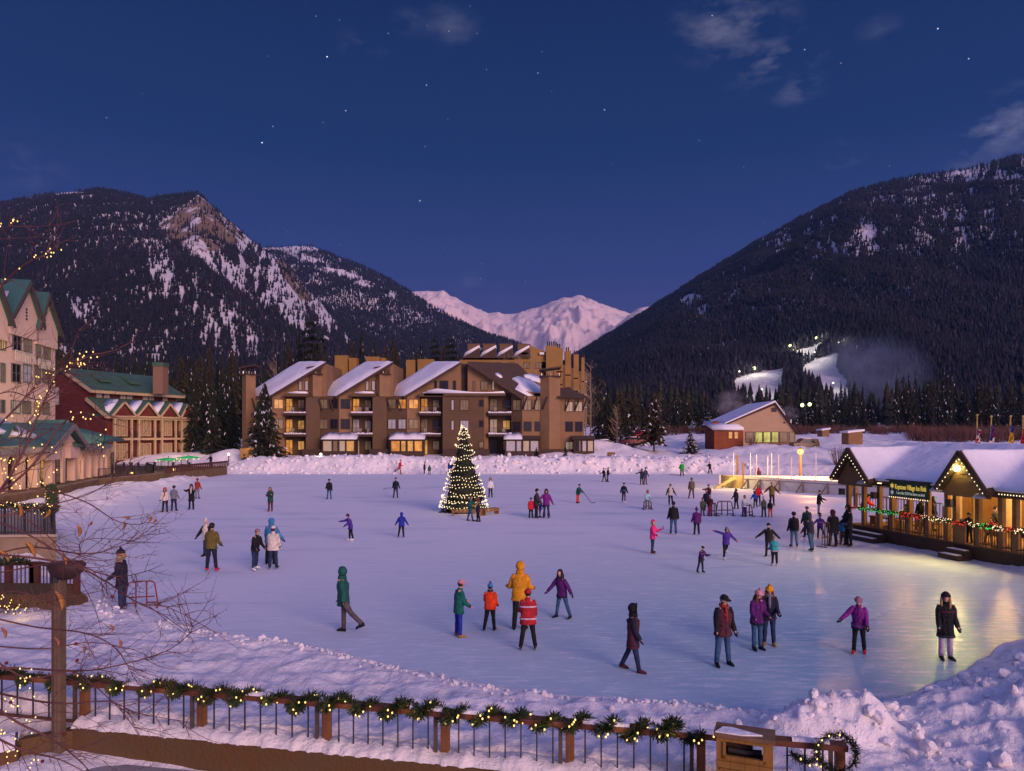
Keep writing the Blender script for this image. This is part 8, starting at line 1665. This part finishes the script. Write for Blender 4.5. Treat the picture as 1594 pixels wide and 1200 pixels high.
# --- people in the pavilion
def inpav(px, b, top, yaw, label, **kw):
    p = pp(ps(px, b), b, ZD+.055); pr(px, 800+b, 760, yaw, label, at_pt=p, htop=pz(px, top, b)-p.z, **kw)
inpav(1343, 1.6, 768, 60, 'person in red bending forward inside the left bay of the pavilion', jacket='crimson', pants='black', hat=('beanie', 'black'), lean=30, armL=(40, 8, 20), armR=(40, 8, 20), puff=1.25)
inpav(1433, 2.6, 776, -60, 'dark figure standing inside the pavilion under the green sign, left of two', jacket='black', pants='black', hat=('hood', 'black'), hair=None); inpav(1452, 2.0, 772, 50, 'dark figure with a hood standing inside the pavilion under the green sign, right of two', jacket='navy', pants='black', hat=('hood', 'navy'), hair=None, coat=.1)
inpav(1407, 2.2, 784, 80, 'person in dark green seated low behind the green lights in the pavilion', jacket='dteal', pants='black', legL=(80, 6, 84), legR=(80, 6, 84), lean=14); inpav(1509, .35, 797, -75, 'person in black coming out at the middle pavilion step with hands forward', jacket='black', pants='black', hat=('cap', 'black'), armL=(40, 8, 50), armR=(36, 8, 50), coat=.06)
inpav(1545, 1.3, 805, -60, 'person in bright red top at a table in the right part of the pavilion', jacket='crimson', pants='black', legL=(80, 6, 84), legR=(80, 6, 84), armL=(50, 6, 30), armR=(50, 6, 30), lean=12); inpav(1548, 3.4, 787, 70, 'dark capped figure standing behind the red top in the pavilion', jacket='char', pants='black', hat=('cap', 'black'), scarf='grey')
pr(0, 722, 706, 0, 'dark figure walking on the snowy path beside the terrace bench rail', 'black', 'black', 'black', ('hood', 'black'), None, (30, 30, 20), (10, 14, 10), at_pt=((328-CX)*103/F, 103, gz((328-CX)*103/F, 103)), htop=1.75)
# turn the grown bodies into plain meshes
dg = bpy.context.evaluated_depsgraph_get(); dg.update()
new = [(b, bpy.data.meshes.new_from_object(b.evaluated_get(dg))) for b in SKINNED]
for b, me in new: b.modifiers.clear(); b.data = me

# ================================================================== drifting smoke
def smoke(name, label, c, r, dens, col, nscale, lo, hi, seed=0):
    m = bpy.data.materials.new(name); m.use_nodes = True; nt = m.node_tree; nt.nodes.remove(nt.nodes['Principled BSDF']); out = nt.nodes['Material Output']
    v = node(nt, 'ShaderNodeVolumePrincipled'); v.inputs['Color'].default_value = c4(col); v.inputs['Anisotropy'].default_value = .1; L(nt, v.outputs[0], out.inputs['Volume'])
    tc = node(nt, 'ShaderNodeTexCoord'); n = node(nt, 'ShaderNodeTexNoise', Scale=nscale, Detail=5, Roughness=.6); n.noise_dimensions = '4D'; n.inputs['W'].default_value = seed; L(nt, tc.outputs['Object'], n.inputs['Vector'])
    ln = node(nt, 'ShaderNodeVectorMath', operation='LENGTH'); L(nt, tc.outputs['Object'], ln.inputs[0])
    f = mh2(nt, 'SUBTRACT', 1.0, ln.outputs['Value'], True); r_ = node(nt, 'ShaderNodeMapRange'); r_.inputs['From Min'].default_value = lo; r_.inputs['From Max'].default_value = hi; L(nt, n.outputs['Fac'], r_.inputs['Value'])
    d = mh2(nt, 'MULTIPLY', mh2(nt, 'MULTIPLY', f, r_.outputs[0]), dens); L(nt, d, v.inputs['Density'])
    q = MB().ball((0, 0, 0), 1, 20, 14); me = bpy.data.meshes.new(name); me.from_pydata(q.v, [], q.f); me.materials.append(m); o = bpy.data.objects.new(name, me); C.objects.link(o); o.location = c; o.scale = r; return tag(o, label, 'smoke', kind='stuff')
def mh2(nt, op, a, b=None, clamp=False):
    n = node(nt, 'ShaderNodeMath', operation=op); n.use_clamp = clamp
    for i, x in enumerate((a, b)):
        if hasattr(x, 'node'): L(nt, x, n.inputs[i])
        elif x is not None: n.inputs[i].default_value = x
    return n.outputs[0]
smoke('drifting_snow_smoke', 'pale blue smoke drifting right of the lit ski run', at(1368, 586, 330), (25, 22, 22), .050, (.50, .66, 1.0), 1.6, .34, .70, 1.0)
smoke('snow_gun_smoke', 'thin smoke rising beside the lower ski run', at(1322, 560, 345), (14, 14, 15), .06, (.6, .74, 1.0), 1.7, .38, .7, 2.0)
smoke('chimney_smoke', 'puff of chimney smoke above the left roof of the beige house', at(1140, 630, 150), (4.6, 4, 3.6), .42, (.85, .82, .9), 2.2, .42, .6, 3.0)
smoke('vent_smoke', 'small puff of smoke right of the beige house gable', at(1229, 644, 150), (2.4, 2, 2.2), .34, (.85, .82, .9), 2.2, .4, .62, 4.0)

# ------------------------------------------------------------------ the evening air that turns the far ridges blue
hm = bpy.data.materials.new('haze'); hm.use_nodes = True; hn = hm.node_tree; hn.nodes.remove(hn.nodes['Principled BSDF'])
hv = node(hn, 'ShaderNodeVolumePrincipled'); hv.inputs['Color'].default_value = (.20, .46, 1.0, 1); hv.inputs['Density'].default_value = .000055; L(hn, hv.outputs[0], hn.nodes['Material Output'].inputs['Volume'])
tag(MB().box(-5200, 5200, -60, 6300, -3, 1085).build('haze', hm), kind='stuff')
